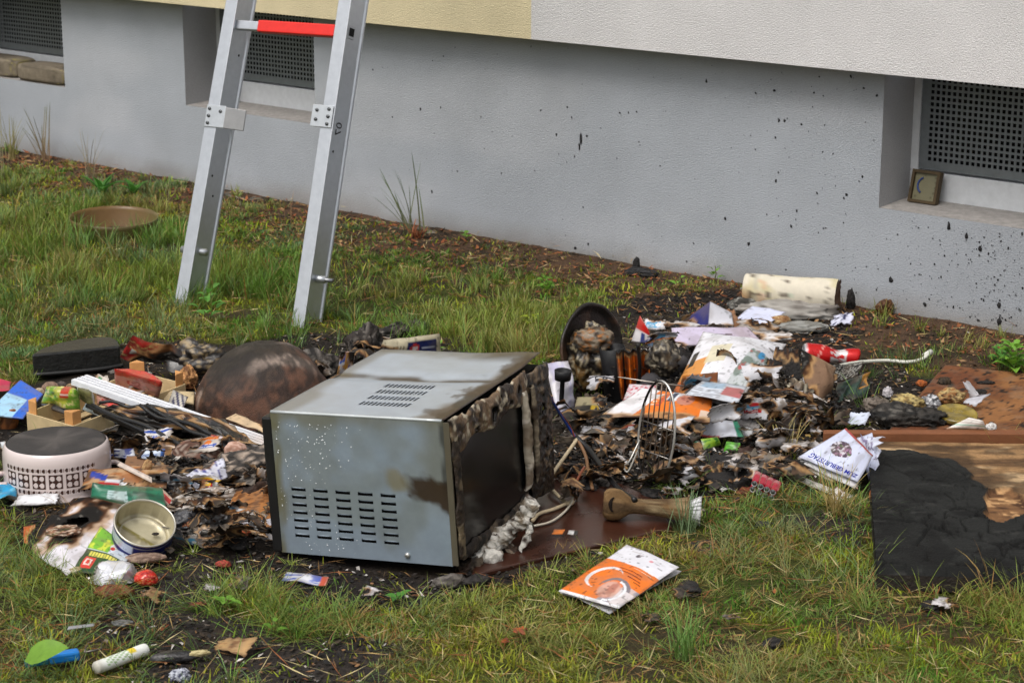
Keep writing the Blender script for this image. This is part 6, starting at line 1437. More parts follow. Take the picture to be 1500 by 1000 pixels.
for hz in (.62, 1.16): MB().tube([rc_+up*RH*hz-rx_*RW_*.9, rc_+up*RH*hz+rx_*RW_*.9], .0016, S(150, 146, 142), 6).build('cross_bar', M_METAL, rk)
MB().tube(catmull([rc_+up*RH*.62-rx_*RW_*.9, at(920, 690, .05), at(914, 682, .055), at(922, 675, .06), rc_+up*RH*.78-rx_*RW_*.9], 6), .0022, S(190, 188, 182), 6).build('handle_loop', M_METAL, rk)
MB().box(at(922, 668, .065), A(.008, 0, 0), A(0, .006, 0), A(0, 0, .010), S(214, 212, 208)).build('clip', M_METAL, rk, smooth=False)
o = MB().tube([at(905, 552, .15), at(965, 561, .135), at(1010, 566, .12)], .0016, S(200, 190, 180), 6).build('skewer', M_METAL); tag(o, 'thin pale metal skewer sticking out above the orange magazine', 'skewer')
# cords
def cord(name, label, pts, r, c, m=M_PLASTIC):
    return tag(MB().tube(catmull([at(*p) for p in pts], 8), r, c, 8).build(name, m), label, 'cable')
cord('blue_wire', 'blue insulated wire from microwave top to the cord knot', [(793, 545, .30), (800, 568, .24), (812, 592, .18), (828, 618, .12), (840, 636, .085), (846, 644, .075)], .0032, S(24, 66, 150))
cord('red_wire', 'thin reddish wire beside the blue wire', [(806, 580, .21), (818, 600, .16), (834, 622, .11), (842, 640, .08)], .0018, S(130, 60, 46))
cord('cream_cable', 'cream power cord looping down beside the melted control panel', [(846, 642, .078), (832, 662, .06), (812, 690, .04), (804, 706, .03), (812, 720, .024), (832, 738, .018), (838, 734, .017), (812, 745, .017), (790, 752, .018), (780, 762, .03)], .0042, S(200, 182, 150))
cord('thin_white_wire', 'short white cord end lying on wet board by the microwave', [(782, 770, .018), (806, 764, .017), (824, 752, .017), (836, 738, .020), (840, 724, .022)], .0026, S(206, 198, 180))
cord('scorched_cable', 'tan scorched cord hanging from the knot to the wet board', [(846, 642, .078), (858, 668, .05), (862, 690, .03), (868, 716, .02)], .0042, S(130, 96, 66))
cord('black_cable', 'thick black cord running from the knot to the vase', [(844, 640, .08), (864, 660, .06), (886, 690, .045), (906, 716, .045), (930, 732, .062)], .0062, S(22, 22, 24))
cord('copper_wire', 'bent rusty wire standing behind the white cord', [(840, 732, .016), (842, 712, .035), (850, 694, .05), (856, 684, .05)], .003, S(140, 76, 50))
sheet('orange_flake', [(808, 783, .016), (824, 784, .016), (828, 777, .022), (812, 776, .022)], 'bright orange paper flake on the wet dark board', 'flake', S(220, 120, 40), seed=295, crumple=.003)
sheet('white_flake', [(832, 784, .016), (846, 786, .016), (848, 779, .022), (834, 778, .022)], 'white and black paper flake beside the orange flake', 'flake', S(196, 196, 196), lambda c, u, v: c.__setitem__(u > .6, S(50, 50, 50)), seed=296, crumple=.004)

# orange brochure in the grass
def broch(c, u, v):
    c[:] = S(224, 224, 232); c[v < .70-.05*np.sin(u*2.4)] = S(230, 116, 28)
    d = np.hypot((u-.36)*.80, (v-.36)*1.1); d2 = np.hypot((u-.41)*.80, (v-.34)*1.1); c[(d < .205) & (d2 > .185)] = S(232, 228, 230)
    ph = (v < .34) & (u > .50-.1*v) & (v > .03); 
    k = mix(np.tile(S(196, 176, 172), (len(u), 1)), S(150, 146, 156), sm(n2(u, v, 6, 3), .46, .58))
    c[ph & (u > .62+.7*(v-.1))] = k[ph & (u > .62+.7*(v-.1))]
    fc = sm(1-np.hypot((u-.62)/.18, (v-.20)/.15), 0, .3)*(v > .03); sk = mix(np.tile(S(206, 158, 142), (len(u), 1)), S(176, 116, 100), sm(n2(u, v, 9, 6), .42, .6)); c[:] = mix(c, sk, fc)
    for eu, ev, ru, rv in ((.575, .235, .030, .012), (.665, .225, .028, .011), (.615, .130, .040, .010)): c[:] = mix(c, S(120, 76, 70), sm(1-np.hypot((u-eu)/ru, (v-ev)/rv), 0, .6)*.75)
    c[:] = mix(c, S(104, 92, 90), sm(.02-np.abs(np.hypot((u-.62)/.19, (v-.20)/.16)-1.0)*.16, 0, .02)*(v > .22)*.8)
    d3 = np.hypot((u-.66)*1.0, (v-.20)*1.25); c[(d3 < .20) & (d3 > .165) & (u > .66)] = S(222, 224, 230); c[(d3 < .25) & (d3 > .20) & (v > .26)] = S(120, 112, 118)
    c[v < .035] = S(226, 226, 232); c[(u > .78) & (v < .26)] = mix(c, S(226, 226, 232), np.full(len(u), .5))[(u > .78) & (v < .26)]
    ell(c, u, v, .40, .865, .045, .035, S(96, 88, 96)); ell(c, u, v, .415, .885, .02, .016, S(196, 190, 196)); ell(c, u, v, .655, .84, .035, .022, S(220, 150, 160)); c[(np.abs(v-.845) < .010) & (u > .71) & (u < .80)] = S(190, 186, 194); c[(np.abs(v-.92) < .006) & (u > .2) & (u < .38)] = S(196, 192, 196)
bro = thing('brochure', 'orange and white folded brochure with crescent and face lying in front', 'brochure', at(905, 850)*A(1, 1, 0))
bq = [(818, 866, .020), (906, 893, .016), (995, 832, .024), (918, 801, .030)]
b1 = sheet('cover', bq, base=WHITE, paint=broch, n=(110, 120), seed=297, crumple=.0035, cs=.5, bulge=.010, parent=bro, m=M_GLOSS)
sheet('page', [(820, 869, .010), (893, 896, .008), (998, 838, .012), (920, 806, .016)], base=S(206, 206, 212), seed=298, crumple=.004, parent=bro)
sh = o_sheet[b1.name]
for k, (t, cc) in enumerate([('mehr zur', S(236, 226, 214)), ('Aktion', S(236, 226, 214)), ('Die Woche', S(130, 46, 34)), ('Termine', S(130, 46, 34))]):
    pass
for (u0, u1, vv_, hh_, cc) in [(.55, .88, .640, .010, S(236, 214, 190)), (.60, .90, .605, .010, S(236, 214, 190)), (.42, .80, .545, .012, S(120, 40, 30)), (.46, .84, .500, .013, S(120, 40, 30)), (.66, .86, .455, .013, S(120, 40, 30)), (.80, .91, .42, .010, S(40, 34, 34))]:
    mb = MB(); r = np.random.default_rng(int(u0*100+vv_*1000)); x = u0
    while x < u1:                                                # unreadable small print: strokes
        w = r.uniform(.006, .018); q = sh.P(A(x, x+w, x+w, x), A(vv_, vv_, vv_+hh_, vv_+hh_))+sh.N*.0012; mb.add(q, [(0, 1, 2, 3)], cc); x += w+r.uniform(.004, .010)
    mb.build('print_line', M_PAPER, b1, smooth=False, kind='stuff')

MARKS = [(820, 560, 'white plastic bag'), (864, 520, 'burnt pan'), (905, 545, 'black beaker'), (930, 520, 'orange folder'), (965, 595, 'orange magazine'), (1048, 575, 'folded newspaper'), (1070, 530, 'white magazine cover'), (1040, 495, 'lilac page'), (1035, 460, 'navy carton'), (1112, 462, 'flat white sheet'),
         (1165, 560, 'burnt open box'), (1215, 518, 'red can'), (1245, 570, 'dark green wrapper'), (1060, 628, 'folded white paper'), (1042, 652, 'green packets'), (1090, 625, 'clear plastic sleeve'), (1045, 685, 'charred plank'), (955, 640, 'wire rack'), (885, 680, 'black cable'), (862, 690, 'scorched cord'), (830, 690, 'cream cord'),
         (958, 745, 'horn vase'), (1122, 720, 'battery pack'), (1228, 680, 'birthday magazine'), (1380, 700, 'charred board'), (1256, 612, 'blue-white scrap'), (1320, 610, 'black clod'), (860, 620, 'yellow carton'), (905, 850, 'orange brochure'), (550, 720, 'microwave side'), (700, 820, 'melted plastic'),
         (80, 680, 'enamel pot'), (160, 600, 'fruit crate'), (260, 620, 'black rods'), (380, 560, 'rusty bowl'), (290, 665, 'clay shard'), (303, 700, 'blue printed leaflet'), (366, 684, 'charred log'), (370, 740, 'ridged cardboard'), (212, 770, 'open tin'), (190, 730, 'green bag'), (180, 697, 'torn carton'), (224, 666, 'small carton'),
         (505, 536, 'blue wrapper'), (600, 508, 'cream packet'), (470, 545, 'black clump'), (310, 785, 'ash clod'), (365, 768, 'white torn paper'), (345, 945, 'tan dry leaf'), (178, 965, 'glue stick'), (330, 880, 'bright seedling'), (214, 846, 'red tomato'), (445, 845, 'foil wrapper'), (1000, 965, 'fresh grass tuft')]
def mark(px, py): return min(MARKS, key=lambda m: (m[0]-px)**2+(1.6*(m[1]-py))**2)[2]

# char and scraps strewn about, each lying by itself
SCR = [(838, 560, .03, 'b'), (1000, 650, .03, 'b'), (1010, 668, .03, 'g'), (945, 700, .02, 'g'), (976, 706, .012, 'b'), (1000, 700, .012, 'w'), (1016, 712, .012, 'g'), (1030, 700, .02, 't'), (1045, 716, .008, 'b'), (1068, 716, .006, 'w'), (1080, 702, .006, 'b'), (1100, 640, .02, 'g'),
       (1120, 628, .02, 't'), (1140, 632, .012, 't'), (1150, 620, .015, 'w'), (1160, 640, .012, 't'), (1172, 628, .012, 'b'), (1186, 618, .012, 't'), (1196, 632, .012, 'w'), (1210, 622, .01, 't'), (1176, 650, .01, 't'), (1150, 660, .01, 'b'), (1186, 640, .01, 'y'), (1196, 655, .01, 't'), (1214, 640, .01, 'b'),
       (1130, 660, .012, 'b'), (1142, 676, .01, 'g'), (1128, 712, .008, 'b'), (1160, 590, .03, 'b'), (1225, 600, .01, 'b'), (1250, 640, .008, 'b'), (895, 660, .03, 'b'), (880, 655, .03, 'w'), (870, 676, .02, 'r'), (885, 705, .015, 'g'), (850, 700, .015, 'r'), (860, 712, .012, 'b'), (905, 678, .03, 'w'), (970, 690, .012, 'w'), (985, 718, .008, 'w'),
       (955, 724, .012, 'b'), (1050, 745, .004, 'b'), (1030, 800, .004, 'b'), (1010, 862, .004, 'b'), (996, 868, .006, 'b'), (1068, 908, .006, 'g'), (1132, 942, .006, 'b'), (952, 905, .004, 'b'), (1120, 768, .006, 'b'), (1090, 720, .006, 'r'), (700, 850, .008, 'b'), (660, 852, .008, 'g'), (545, 872, .004, 'w'), (1382, 886, .004, 'w'), (1362, 888, .004, 'b'),
       (60, 648, .01, 'b'), (20, 650, .01, 'b'), (250, 808, .01, 'b'), (300, 800, .012, 'g'), (350, 796, .01, 'b'), (390, 790, .012, 'w'), (180, 560, .02, 'b'), (170, 545, .012, 'g'), (740, 938, .006, 'o'), (760, 930, .006, 'o'), (312, 862, .004, 'w'), (226, 872, .004, 't'), (290, 885, .004, 'r'), (352, 858, .004, 'g')]
PALS = {'b': ([S(26, 25, 26), S(52, 48, 46)], 'black charred', 'charred_scrap'), 'g': ([S(110, 104, 98), S(64, 58, 54)], 'ash-grey burnt', 'ash_scrap'), 'w': ([S(206, 202, 204), S(150, 144, 142)], 'whitish paper', 'paper_scrap'), 't': ([S(164, 130, 94), S(110, 80, 56)], 'tan card', 'card_scrap'),
        'y': ([S(186, 160, 90), S(130, 100, 50)], 'yellowish foam', 'foam_scrap'), 'r': ([S(130, 68, 46), S(80, 44, 32)], 'rust-brown', 'rusty_scrap'), 'o': ([S(206, 96, 50), S(150, 70, 40)], 'orange leaf-like', 'orange_scrap')}
rq = np.random.default_rng(77)
GRPN = {'b': 'charred scraps strewn over the burnt ground', 'g': 'ash scraps strewn over the burnt ground', 'w': 'paper scraps strewn over the burnt ground', 't': 'card scraps strewn over the burnt ground', 'y': 'foam scraps', 'r': 'rusty scraps on the burnt ground', 'o': 'orange scraps in the grass'}
for i, (px, py, z, kk) in enumerate(SCR):
    pl, w, nm = PALS[kk]; k = rq.uniform(.6, 1.3)
    lb = f'small {w} scrap lying loose by the {mark(px, py)}'
    if kk == 'o': lb = 'small orange leaf-like scrap in the foreground moss'
    if kk == 'y': lb = 'small yellowish foam scrap in dry litter behind the birthday magazine'
    if rq.random() < .5 or kk in 'wt':
        a = rq.uniform(0, 2*PI); dx, dy = 14*k*math.cos(a), 5*k*math.sin(a); ex, ey = -10*k*math.sin(a), 5*k*math.cos(a)
        sheet(nm, [(px-dx-ex, py-dy-ey, z), (px+dx-ex, py+dy-ey, z+.006), (px+dx+ex, py+dy+ey, z+.012), (px-dx+ex, py-dy+ey, z+.004)], lb, 'scrap', pl[0], lambda c, u, v: mix(c, pl[1], sm(n2(u, v, 4, i), .45, .6)), n=(14, 12), seed=500+i, crumple=.007, cs=2, ragged=.6,
              burn=[(rq.random(), rq.random(), .3)], group=GRPN[kk], excl=False)
    else:
        lump(nm, at(px, py, z), (.024*k, .015*k, .009*k), lb, 'scrap', rz=rq.uniform(0, 3), seed=500+i, amp=.45, ridge=.4, freq=2, pal=pl, sub=3, group=GRPN[kk])

# the tangle of crumpled burnt paper that makes up the heaps
def tangle(polys, keepout, n, seed, where):
    r = np.random.default_rng(seed); px_ = np.array(polys); lo, hi = px_.min(0), px_.max(0); k = 0
    kinds = [('charred_paper', 'black charred', S(34, 31, 30), S(58, 52, 48), .36), ('scorched_paper', 'dark brown scorched', S(78, 58, 44), S(46, 38, 32), .20), ('ash_paper', 'grey ashen', S(122, 116, 110), S(70, 66, 62), .16),
             ('singed_card', 'tan singed', S(156, 120, 84), S(96, 70, 50), .12), ('singed_paper', 'off-white singed', S(204, 200, 200), S(150, 142, 136), .26)]
    pw = np.array([q[4] for q in kinds]); pw /= pw.sum()
    while k < n:
        px, py = r.uniform(lo[0], hi[0]), r.uniform(lo[1], hi[1])
        if not inpoly(np.array([px]), np.array([py]), polys)[0] or any(((px-a)/w)**2+((py-b)/h)**2 < 1 for a, b, w, h in keepout): continue
        nm, lk, c0, c1, _ = kinds[r.choice(5, p=pw)]
        z = r.uniform(.012, .055)+.05*math.exp(-(((px-1060)/110)**2+((py-575)/45)**2)); a = r.uniform(-.6, .6)+(PI if r.random() < .5 else 0); sx, sy = r.uniform(12, 36), r.uniform(5, 13)
        dx, dy = sx*math.cos(a), sx*.35*math.sin(a); ex, ey = -sy*.8*math.sin(a), sy*math.cos(a); h = r.uniform(.0, .035)
        sheet(nm, [(px-dx-ex, py-dy+abs(ey), max(.004, z-h)), (px+dx-ex, py+dy+abs(ey), max(.004, z-h*.6)), (px+dx+ex, py+dy-abs(ey), z+h), (px-dx+ex, py-dy-abs(ey), z+h*.7)], f'crumpled {lk} paper shred in the {where} heap by the {mark(px, py)}', 'burnt paper',
              c0, lambda c, u, v: mix(c, c1, sm(n2(u, v, 5, seed+k), .42, .58)), n=(22, 16), seed=seed*10+k, crumple=r.uniform(.008, .018), cs=r.uniform(1.3, 2.2), ragged=.5, grime=.9,
              burn=[(r.random(), r.random(), r.uniform(.2, .5)), (r.random(), r.random(), .3)], hole=.32, group=f'{lk} paper shreds in the {where} heap', excl=False, m=M_FOIL if r.random() < .25 else M_PAPER, bulge=r.uniform(-.01, .02))
        k += 1
tangle([(840, 610), (880, 560), (960, 545), (1000, 585), (1060, 600), (1120, 555), (1210, 600), (1240, 640), (1160, 690), (1080, 705), (1000, 715), (930, 700), (860, 670)],
       [(965, 592, 88, 32), (1048, 572, 50, 22), (1060, 628, 44, 22), (1050, 655, 40, 14), (1228, 680, 60, 44), (1030, 530, 66, 50), (905, 560, 26, 40)], 95, 61, 'larger')
tangle([(985, 475), (1010, 440), (1060, 440), (1090, 470), (1140, 480), (1130, 500), (985, 495)], [(1036, 460, 40, 24), (1112, 462, 44, 18)], 10, 62, 'larger')
tangle([(150, 660), (260, 640), (400, 650), (405, 770), (300, 795), (262, 740), (190, 680)], [(303, 700, 34, 28), (370, 735, 30, 24), (290, 664, 32, 22), (222, 666, 24, 12)], 46, 63, 'smaller')
tangle([(430, 560), (480, 520), (540, 500), (560, 520), (500, 560)], [(505, 536, 16, 20)], 10, 64, 'smaller')
tangle([(790, 700), (830, 670), (900, 680), (900, 712), (840, 726)], [(850, 690, 8, 30)], 10, 65, 'larger')

PK3 = [(1112, 548, .10, 30, 'crumpled printed page at the heap top before burnt box'), (1110, 520, .09, 26, 'white curled page beside the open burnt box'), (970, 500, .13, 22, 'printed leaflet corner poking up above lilac page'), (1064, 606, .09, 26, 'creased printed sheet right above the folded white paper'),
       (1100, 602, .07, 24, 'white-blue sheet fragment on charred papers'), (905, 632, .06, 24, 'singed printed page under the orange magazine'), (990, 632, .06, 24, 'printed page end below the orange magazine'), (1140, 648, .03, 20, 'printed scrap in ash before the burnt box'), (1186, 604, .05, 18, 'white-grey page end by the burnt box flap'),
       (868, 640, .04, 20, 'pale printed scrap behind the black cable'), (1020, 566, .12, 20, 'folded page standing behind newspaper'), (946, 622, .05, 20, 'creased page seen through the wire rack'), (1020, 690, .035, 20, 'singed print lying on the charred plank'), (1078, 690, .03, 18, 'grey printed scrap at the plank end'),
       (880, 560, .07, 18, 'printed card scrap in front of the melted mass'), (1130, 575, .07, 20, 'crumpled white page wedged before the box side'), (960, 475, .10, 16, 'small printed scrap behind the orange folder'), (1196, 560, .06, 18, 'brown-white page curl behind the netting'), (1000, 668, .04, 16, 'printed scrap at the plank edge by wire rack')]
for i, (px, py, z, sx, lb) in enumerate(PK3):
    r = np.random.default_rng(950+i); a = r.uniform(-.5, .5); sy = sx*r.uniform(.42, .62); h = r.uniform(.012, .035)
    dx, dy, ex, ey = sx*math.cos(a), sx*.4*math.sin(a), -sy*math.sin(a), sy*math.cos(a)
    sheet('printed_page', [(px-dx-ex, py-dy+ey, max(.004, z-h)), (px+dx-ex, py+dy+ey, max(.006, z-h*.5)), (px+dx+ex, py+dy-ey, z+h), (px-dx+ex, py-dy-ey, z+h*.8)], lb, 'paper', S(216, 216, 222)*r.uniform(.8, 1), prints(70+i) if i % 3 else None, n=(34, 24), seed=950+i, crumple=.010, cs=1.2, ragged=.3, grime=.8,
          burn=[(r.random(), r.choice([0., 1.]), .35), (r.choice([0., 1.]), r.random(), .25)], bulge=r.uniform(0, .02), m=M_GLOSS if i % 2 else M_PAPER, excl=False)

# ------------------------------------------------------------------ grass, moss, dead leaves, ash, weeds
rg = np.random.default_rng(2024)
def blades(name, root, az, L, W, lean, bend, col0, col1, seg=4, label=None, cat=None, kind='stuff', m=None, twist=None):
    n = len(root); d = np.stack([np.cos(az), np.sin(az), 0*az], -1)
    tw = rg.uniform(-.9, .9, n) if twist is None else twist
    sdv = np.stack([-np.sin(az+tw), np.cos(az+tw), 0*az], -1)
    P = root.copy(); V = np.zeros((n, 2*seg+1, 3)); C = np.zeros((n, 2*seg+1, 3))
    for k in range(seg+1):
        t = k/seg; w = W*(1-.55*t**1.5)
        c = col0*(1-t)+col1*t
        if k == seg: V[:, 2*seg] = P; C[:, 2*seg] = c
        else:
            V[:, 2*k] = P-sdv*(w/2)[:, None]; V[:, 2*k+1] = P+sdv*(w/2)[:, None]; C[:, 2*k] = c; C[:, 2*k+1] = c
        th = lean+bend*(t+.5/seg)
        P = P+(d*np.sin(th)[:, None]+np.array([0, 0, 1])*np.cos(th)[:, None])*(L/seg)[:, None]
        P[:, 2] = np.maximum(P[:, 2], root[:, 2]+.003+.004*t)
    b = (np.arange(n)*(2*seg+1))[:, None]
    tri = []
    for k in range(seg-1): tri += [(2*k, 2*k+1, 2*k+3), (2*k, 2*k+3, 2*k+2)]
    tri.append((2*seg-2, 2*seg-1, 2*seg))
    F = (b[:, None, :]+np.array(tri)[None]).reshape(-1, 3)
    o = mk(name, V.reshape(-1, 3), F, m or M_GRASS, None, C.reshape(-1, 3), smooth=False, kind=kind, origin=(0, 0, 0) if kind == 'stuff' else None)
    if label: tag(o, label, cat)
    return o
M_GRASS = mat(.5, bump=0, var=.12, trans=.30, spec=.35, name='grass_blade')
M_MOSS = mat(.8, bump=0, var=.2, trans=.2, spec=.15, name='moss')
def pts_in_view(n, y0=3.0, y1=9.4, p=1.0):
    """random ground points in and around what the lawn shows"""
    y = (y0**(2-p)+rg.random(n)*(y1**(2-p)-y0**(2-p)))**(1/(2-p))
    x = (rg.random(n)*2-1)*(.275*y+.16)
    return x, y
def blocked(x, y):
    b = np.zeros(len(x), bool)
    for q in EXCL:
        q = np.array(q); lo, hi = q.min(0), q.max(0)
        k = (x > lo[0]) & (x < hi[0]) & (y > lo[1]) & (y < hi[1])
        if k.any(): b[k] |= inpoly(x[k], y[k], q)
    return b
POOR = [at(*q)[:2] for q in [(1090, 440), (1500, 490), (1560, 500), (1560, 560), (1230, 560), (1180, 500)]]
def growth(x, y):
    wd = wall_dist(x, y)
    g = np.ones(len(x))
    g *= .22+.78*sm(wd+(n2(x, y, 3, 401)-.5)*.6, .06, .42)
    g[wd < .04] = 0
    g[soft_in(x, y, DARK, 31)] *= .05
    g[soft_in(x, y, SOIL, 33, .07)] *= .12
    g[soft_in(x, y, SOIL2, 35, .06)] *= .35
    g[soft_in(x, y, POOR, 37, .1)] *= .35
    return g
LEFTBACK = lambda x, y: sm(y-4.75, 0, .5)
# tufts
x, y = pts_in_view(19000, p=1.0)
g = growth(x, y); cl = n2(x, y, 3.2, 402); cl2 = n2(x, y, 9, 403)
fg = 1-LEFTBACK(x, y)
keep = rg.random(len(x)) < g*np.where(fg > .5, .38+.62*sm(cl+.25*(cl2-.5)-.08*sm(x, .0, .5), .42, .60), (.14+.86*sm(cl2, .42, .58)))
keep &= ~blocked(x, y)
tx, ty, tfg = x[keep], y[keep], fg[keep]
n = len(tx)
nb = (np.where(tfg > .5, 24, 22)*rg.uniform(.5, 1.5, n)).astype(int)
I = np.repeat(np.arange(n), nb); N_ = len(I)
blue = n2(tx, ty, 2.5, 404); dry = n2(tx, ty, 3.5, 405)
th_ = np.where(tfg > .5, rg.uniform(.030, .078, n)*(.5+.8*sm(n2(tx, ty, 2, 407), .4, .6)), rg.uniform(.036, .082, n)*(.42+.8*sm(n2(tx, ty, 2.2, 406), .35, .6)))
th_ *= .55+.45*sm(wall_dist(tx, ty), .3, .8)
comb = rg.uniform(0, 2*PI, n); cw = rg.uniform(.0, .8, n)
rr_ = np.abs(rg.normal(0, 1, N_))*np.where(tfg[I] > .5, .014, .020); aa = rg.uniform(0, 2*PI, N_)
rx = tx[I]+rr_*np.cos(aa); ry = ty[I]+rr_*np.sin(aa)
az = aa+rg.normal(0, .6, N_); az = np.where(rg.random(N_) < cw[I], comb[I]+rg.normal(0, .5, N_), az)
L = th_[I]*rg.uniform(.55, 1.35, N_)
far = np.maximum(1, ry/4.6)
W = np.where(tfg[I] > .5, rg.uniform(.0009, .0022, N_), rg.uniform(.0012, .0026, N_)*far)
lean = np.where(tfg[I] > .5, rg.uniform(.25, 1.25, N_), rg.uniform(.0, .55, N_)); bend = np.where(tfg[I] > .5, rg.uniform(.2, 1.5, N_), rg.uniform(.1, 1.0, N_))
G1, G2, G3, ST, RD = S(98, 139, 52), S(98, 132, 84), S(136, 152, 60), S(178, 154, 98), S(148, 94, 54)
c1 = mix(np.tile(G1, (N_, 1)), G2, sm(blue[I]+rg.normal(0, .06, N_), .46, .6)); c1 = mix(c1, G3, sm(n2(tx, ty, 1.7, 408)[I]+rg.normal(0, .07, N_), .50, .62)*.8)
dd = sm(dry[I]+rg.normal(0, .10, N_), .56, .74); c1 = mix(c1, ST, dd*.42)
rt = (rg.random(n) < .09)[I] & (tfg[I] > .5); c1[rt] = mix(c1[rt], np.where(rg.random((rt.sum(), 1)) < .6, S(150, 100, 58), S(170, 140, 86)), np.full(rt.sum(), .85))
isd = rg.random(N_) < .06+.10*dd; c1[isd] = mix(c1[isd], np.where(rg.random((isd.sum(), 1)) < .35, RD, ST), .9)
c1 *= (rg.uniform(.65, 1.35, n)[I]*rg.uniform(.75, 1.2, N_))[:, None]
c0 = mix(c1, S(120, 116, 64), np.full(N_, .3))
root = np.stack([rx, ry, gz(rx, ry)-.002], -1)
blades('grass', root, az, L, W, lean, bend, c0, c1, 4, 'tufts of thin grass growing over the lawn round the rubbish', 'grass')
print('grass blades', N_)
# short moss and undergrowth
x, y = pts_in_view(260000, p=1.6)
g = growth(x, y); mo = n2(x, y, 5, 21); ea = n2(x, y, 4, 22)
keep = rg.random(len(x)) < np.clip(g, .0, 1)*(.35+.65*sm(mo, .40, .56))*(1-.75*sm(ea, .54, .66))
keep &= ~blocked(x, y); x, y = x[keep], y[keep]; n = len(x)
q = n2(x, y, 11, 410); q2 = n2(x, y, 3, 411); hh = n2(x, y, 26, 412)
c1 = mix(np.tile(S(140, 152, 46), (n, 1)), S(84, 124, 44), sm(q, .42, .6)); c1 = mix(c1, S(172, 168, 60), sm(q2, .5, .62)*.6); c1 = mix(c1, S(128, 96, 54), (rg.random(n) < .10)*.9)
c1 *= (rg.uniform(.7, 1.25, n)*(.65+.7*sm(hh, .35, .65)))[:, None]
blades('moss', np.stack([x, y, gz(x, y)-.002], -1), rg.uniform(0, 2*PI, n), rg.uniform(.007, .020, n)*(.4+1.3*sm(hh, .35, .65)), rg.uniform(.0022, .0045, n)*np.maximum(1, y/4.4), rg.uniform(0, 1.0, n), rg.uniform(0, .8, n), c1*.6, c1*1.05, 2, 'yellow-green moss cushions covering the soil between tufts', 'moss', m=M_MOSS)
print('moss', n)
# loose flat bits: leaves by the wall, straw, char
def bits(name, x, y, ln, wd_, col, zlift, label, cat, curl=.35, m=M_MATT):
    n = len(x); a = rg.uniform(0, 2*PI, n); dx = np.stack([np.cos(a), np.sin(a), rg.normal(0, .18, n)], -1); dy = np.stack([-np.sin(a), np.cos(a), rg.normal(0, .25, n)], -1)
    c = np.stack([x, y, gz(x, y)+zlift], -1); L_ = ln[:, None]; W_ = wd_[:, None]; up = np.array([0, 0, 1.])
    k1, k2 = rg.normal(0, curl, (2, n, 1))
    V = np.stack([c-dx*L_/2+up*L_*k1*.4, c-dy*W_/2-dx*L_*.08, c+dx*L_/2+up*L_*k2*.4, c+dy*W_/2+dx*L_*.05], 1)
    V[:, :, 2] = np.maximum(V[:, :, 2], (c[:, 2]-zlift)[:, None]+.001)
    b = (np.arange(n)*4)[:, None]; F = (b[:, None, :]+np.array([(0, 1, 3), (1, 2, 3)])[None]).reshape(-1, 3)
    o = mk(name, V.reshape(-1, 3), F, m, None, np.repeat(col, 4, axis=0), smooth=False, kind='stuff', origin=(0, 0, 0))
    return tag(o, label, cat)
x, y = pts_in_view(52000, p=.5); wd = wall_dist(x, y)
keep = (rg.random(len(x)) < sm(.72-wd+(n2(x, y, 5, 23)-.5)*.7, .0, .5)*.85+.012) & (wd > .02) & ~blocked(x, y)
x, y = x[keep], y[keep]; n = len(x)
pal = np.array([S(136, 80, 52), S(116, 88, 62), S(90, 64, 46), S(160, 126, 90), S(66, 52, 42), S(150, 94, 58)])
bits('dead_leaves', x, y, rg.uniform(.008, .030, n)*np.maximum(1, y/6), rg.uniform(.003, .014, n), pal[rg.integers(0, 6, n)]*rg.uniform(.7, 1.15, n)[:, None], rg.uniform(.001, .010, n), 'brown dead leaves and needles lying along the wall foot', 'leaf litter')
x, y = pts_in_view(16000, p=1.1); keep = (~blocked(x, y)) & (rg.random(len(x)) < .25+.6*growth(x, y)); x, y = x[keep], y[keep]; n = len(x)
bits('straw', x, y, rg.uniform(.03, .09, n), rg.uniform(.0011, .0022, n)*np.maximum(1, y/5), np.array([S(176, 150, 100), S(150, 112, 70), S(140, 88, 54), S(196, 180, 134)])[rg.integers(0, 4, n)]*rg.uniform(.6, 1.1, n)[:, None], rg.uniform(.006, .022, n), 'dry straw stalks lying loose across the lawn', 'straw', .1)
x, y = pts_in_view(60000, y0=3.2, y1=6.9, p=.9)
inn = soft_in(x, y, DARK, 31, .22) | soft_in(x, y, SOIL, 33, .12); keep = inn & ~blocked(x, y) | (rg.random(len(x)) < .008); x, y = x[keep], y[keep]; n = len(x)
k = rg.random(n); pal = np.array([S(28, 26, 26), S(46, 40, 36), S(70, 58, 46), S(110, 100, 90), S(140, 104, 70), S(196, 190, 184)])
ix = np.searchsorted([.42, .66, .82, .90, .96], k)
bits('ash_flakes', x, y, rg.uniform(.004, .022, n)*rg.choice([.6, 1, 1.5], n, p=[.5, .4, .1]), rg.uniform(.003, .013, n), pal[ix]*rg.uniform(.7, 1.2, n)[:, None], rg.uniform(.0, .008, n), 'black and grey ash flakes strewn between the rubbish', 'ash', .4, M_CHAR)

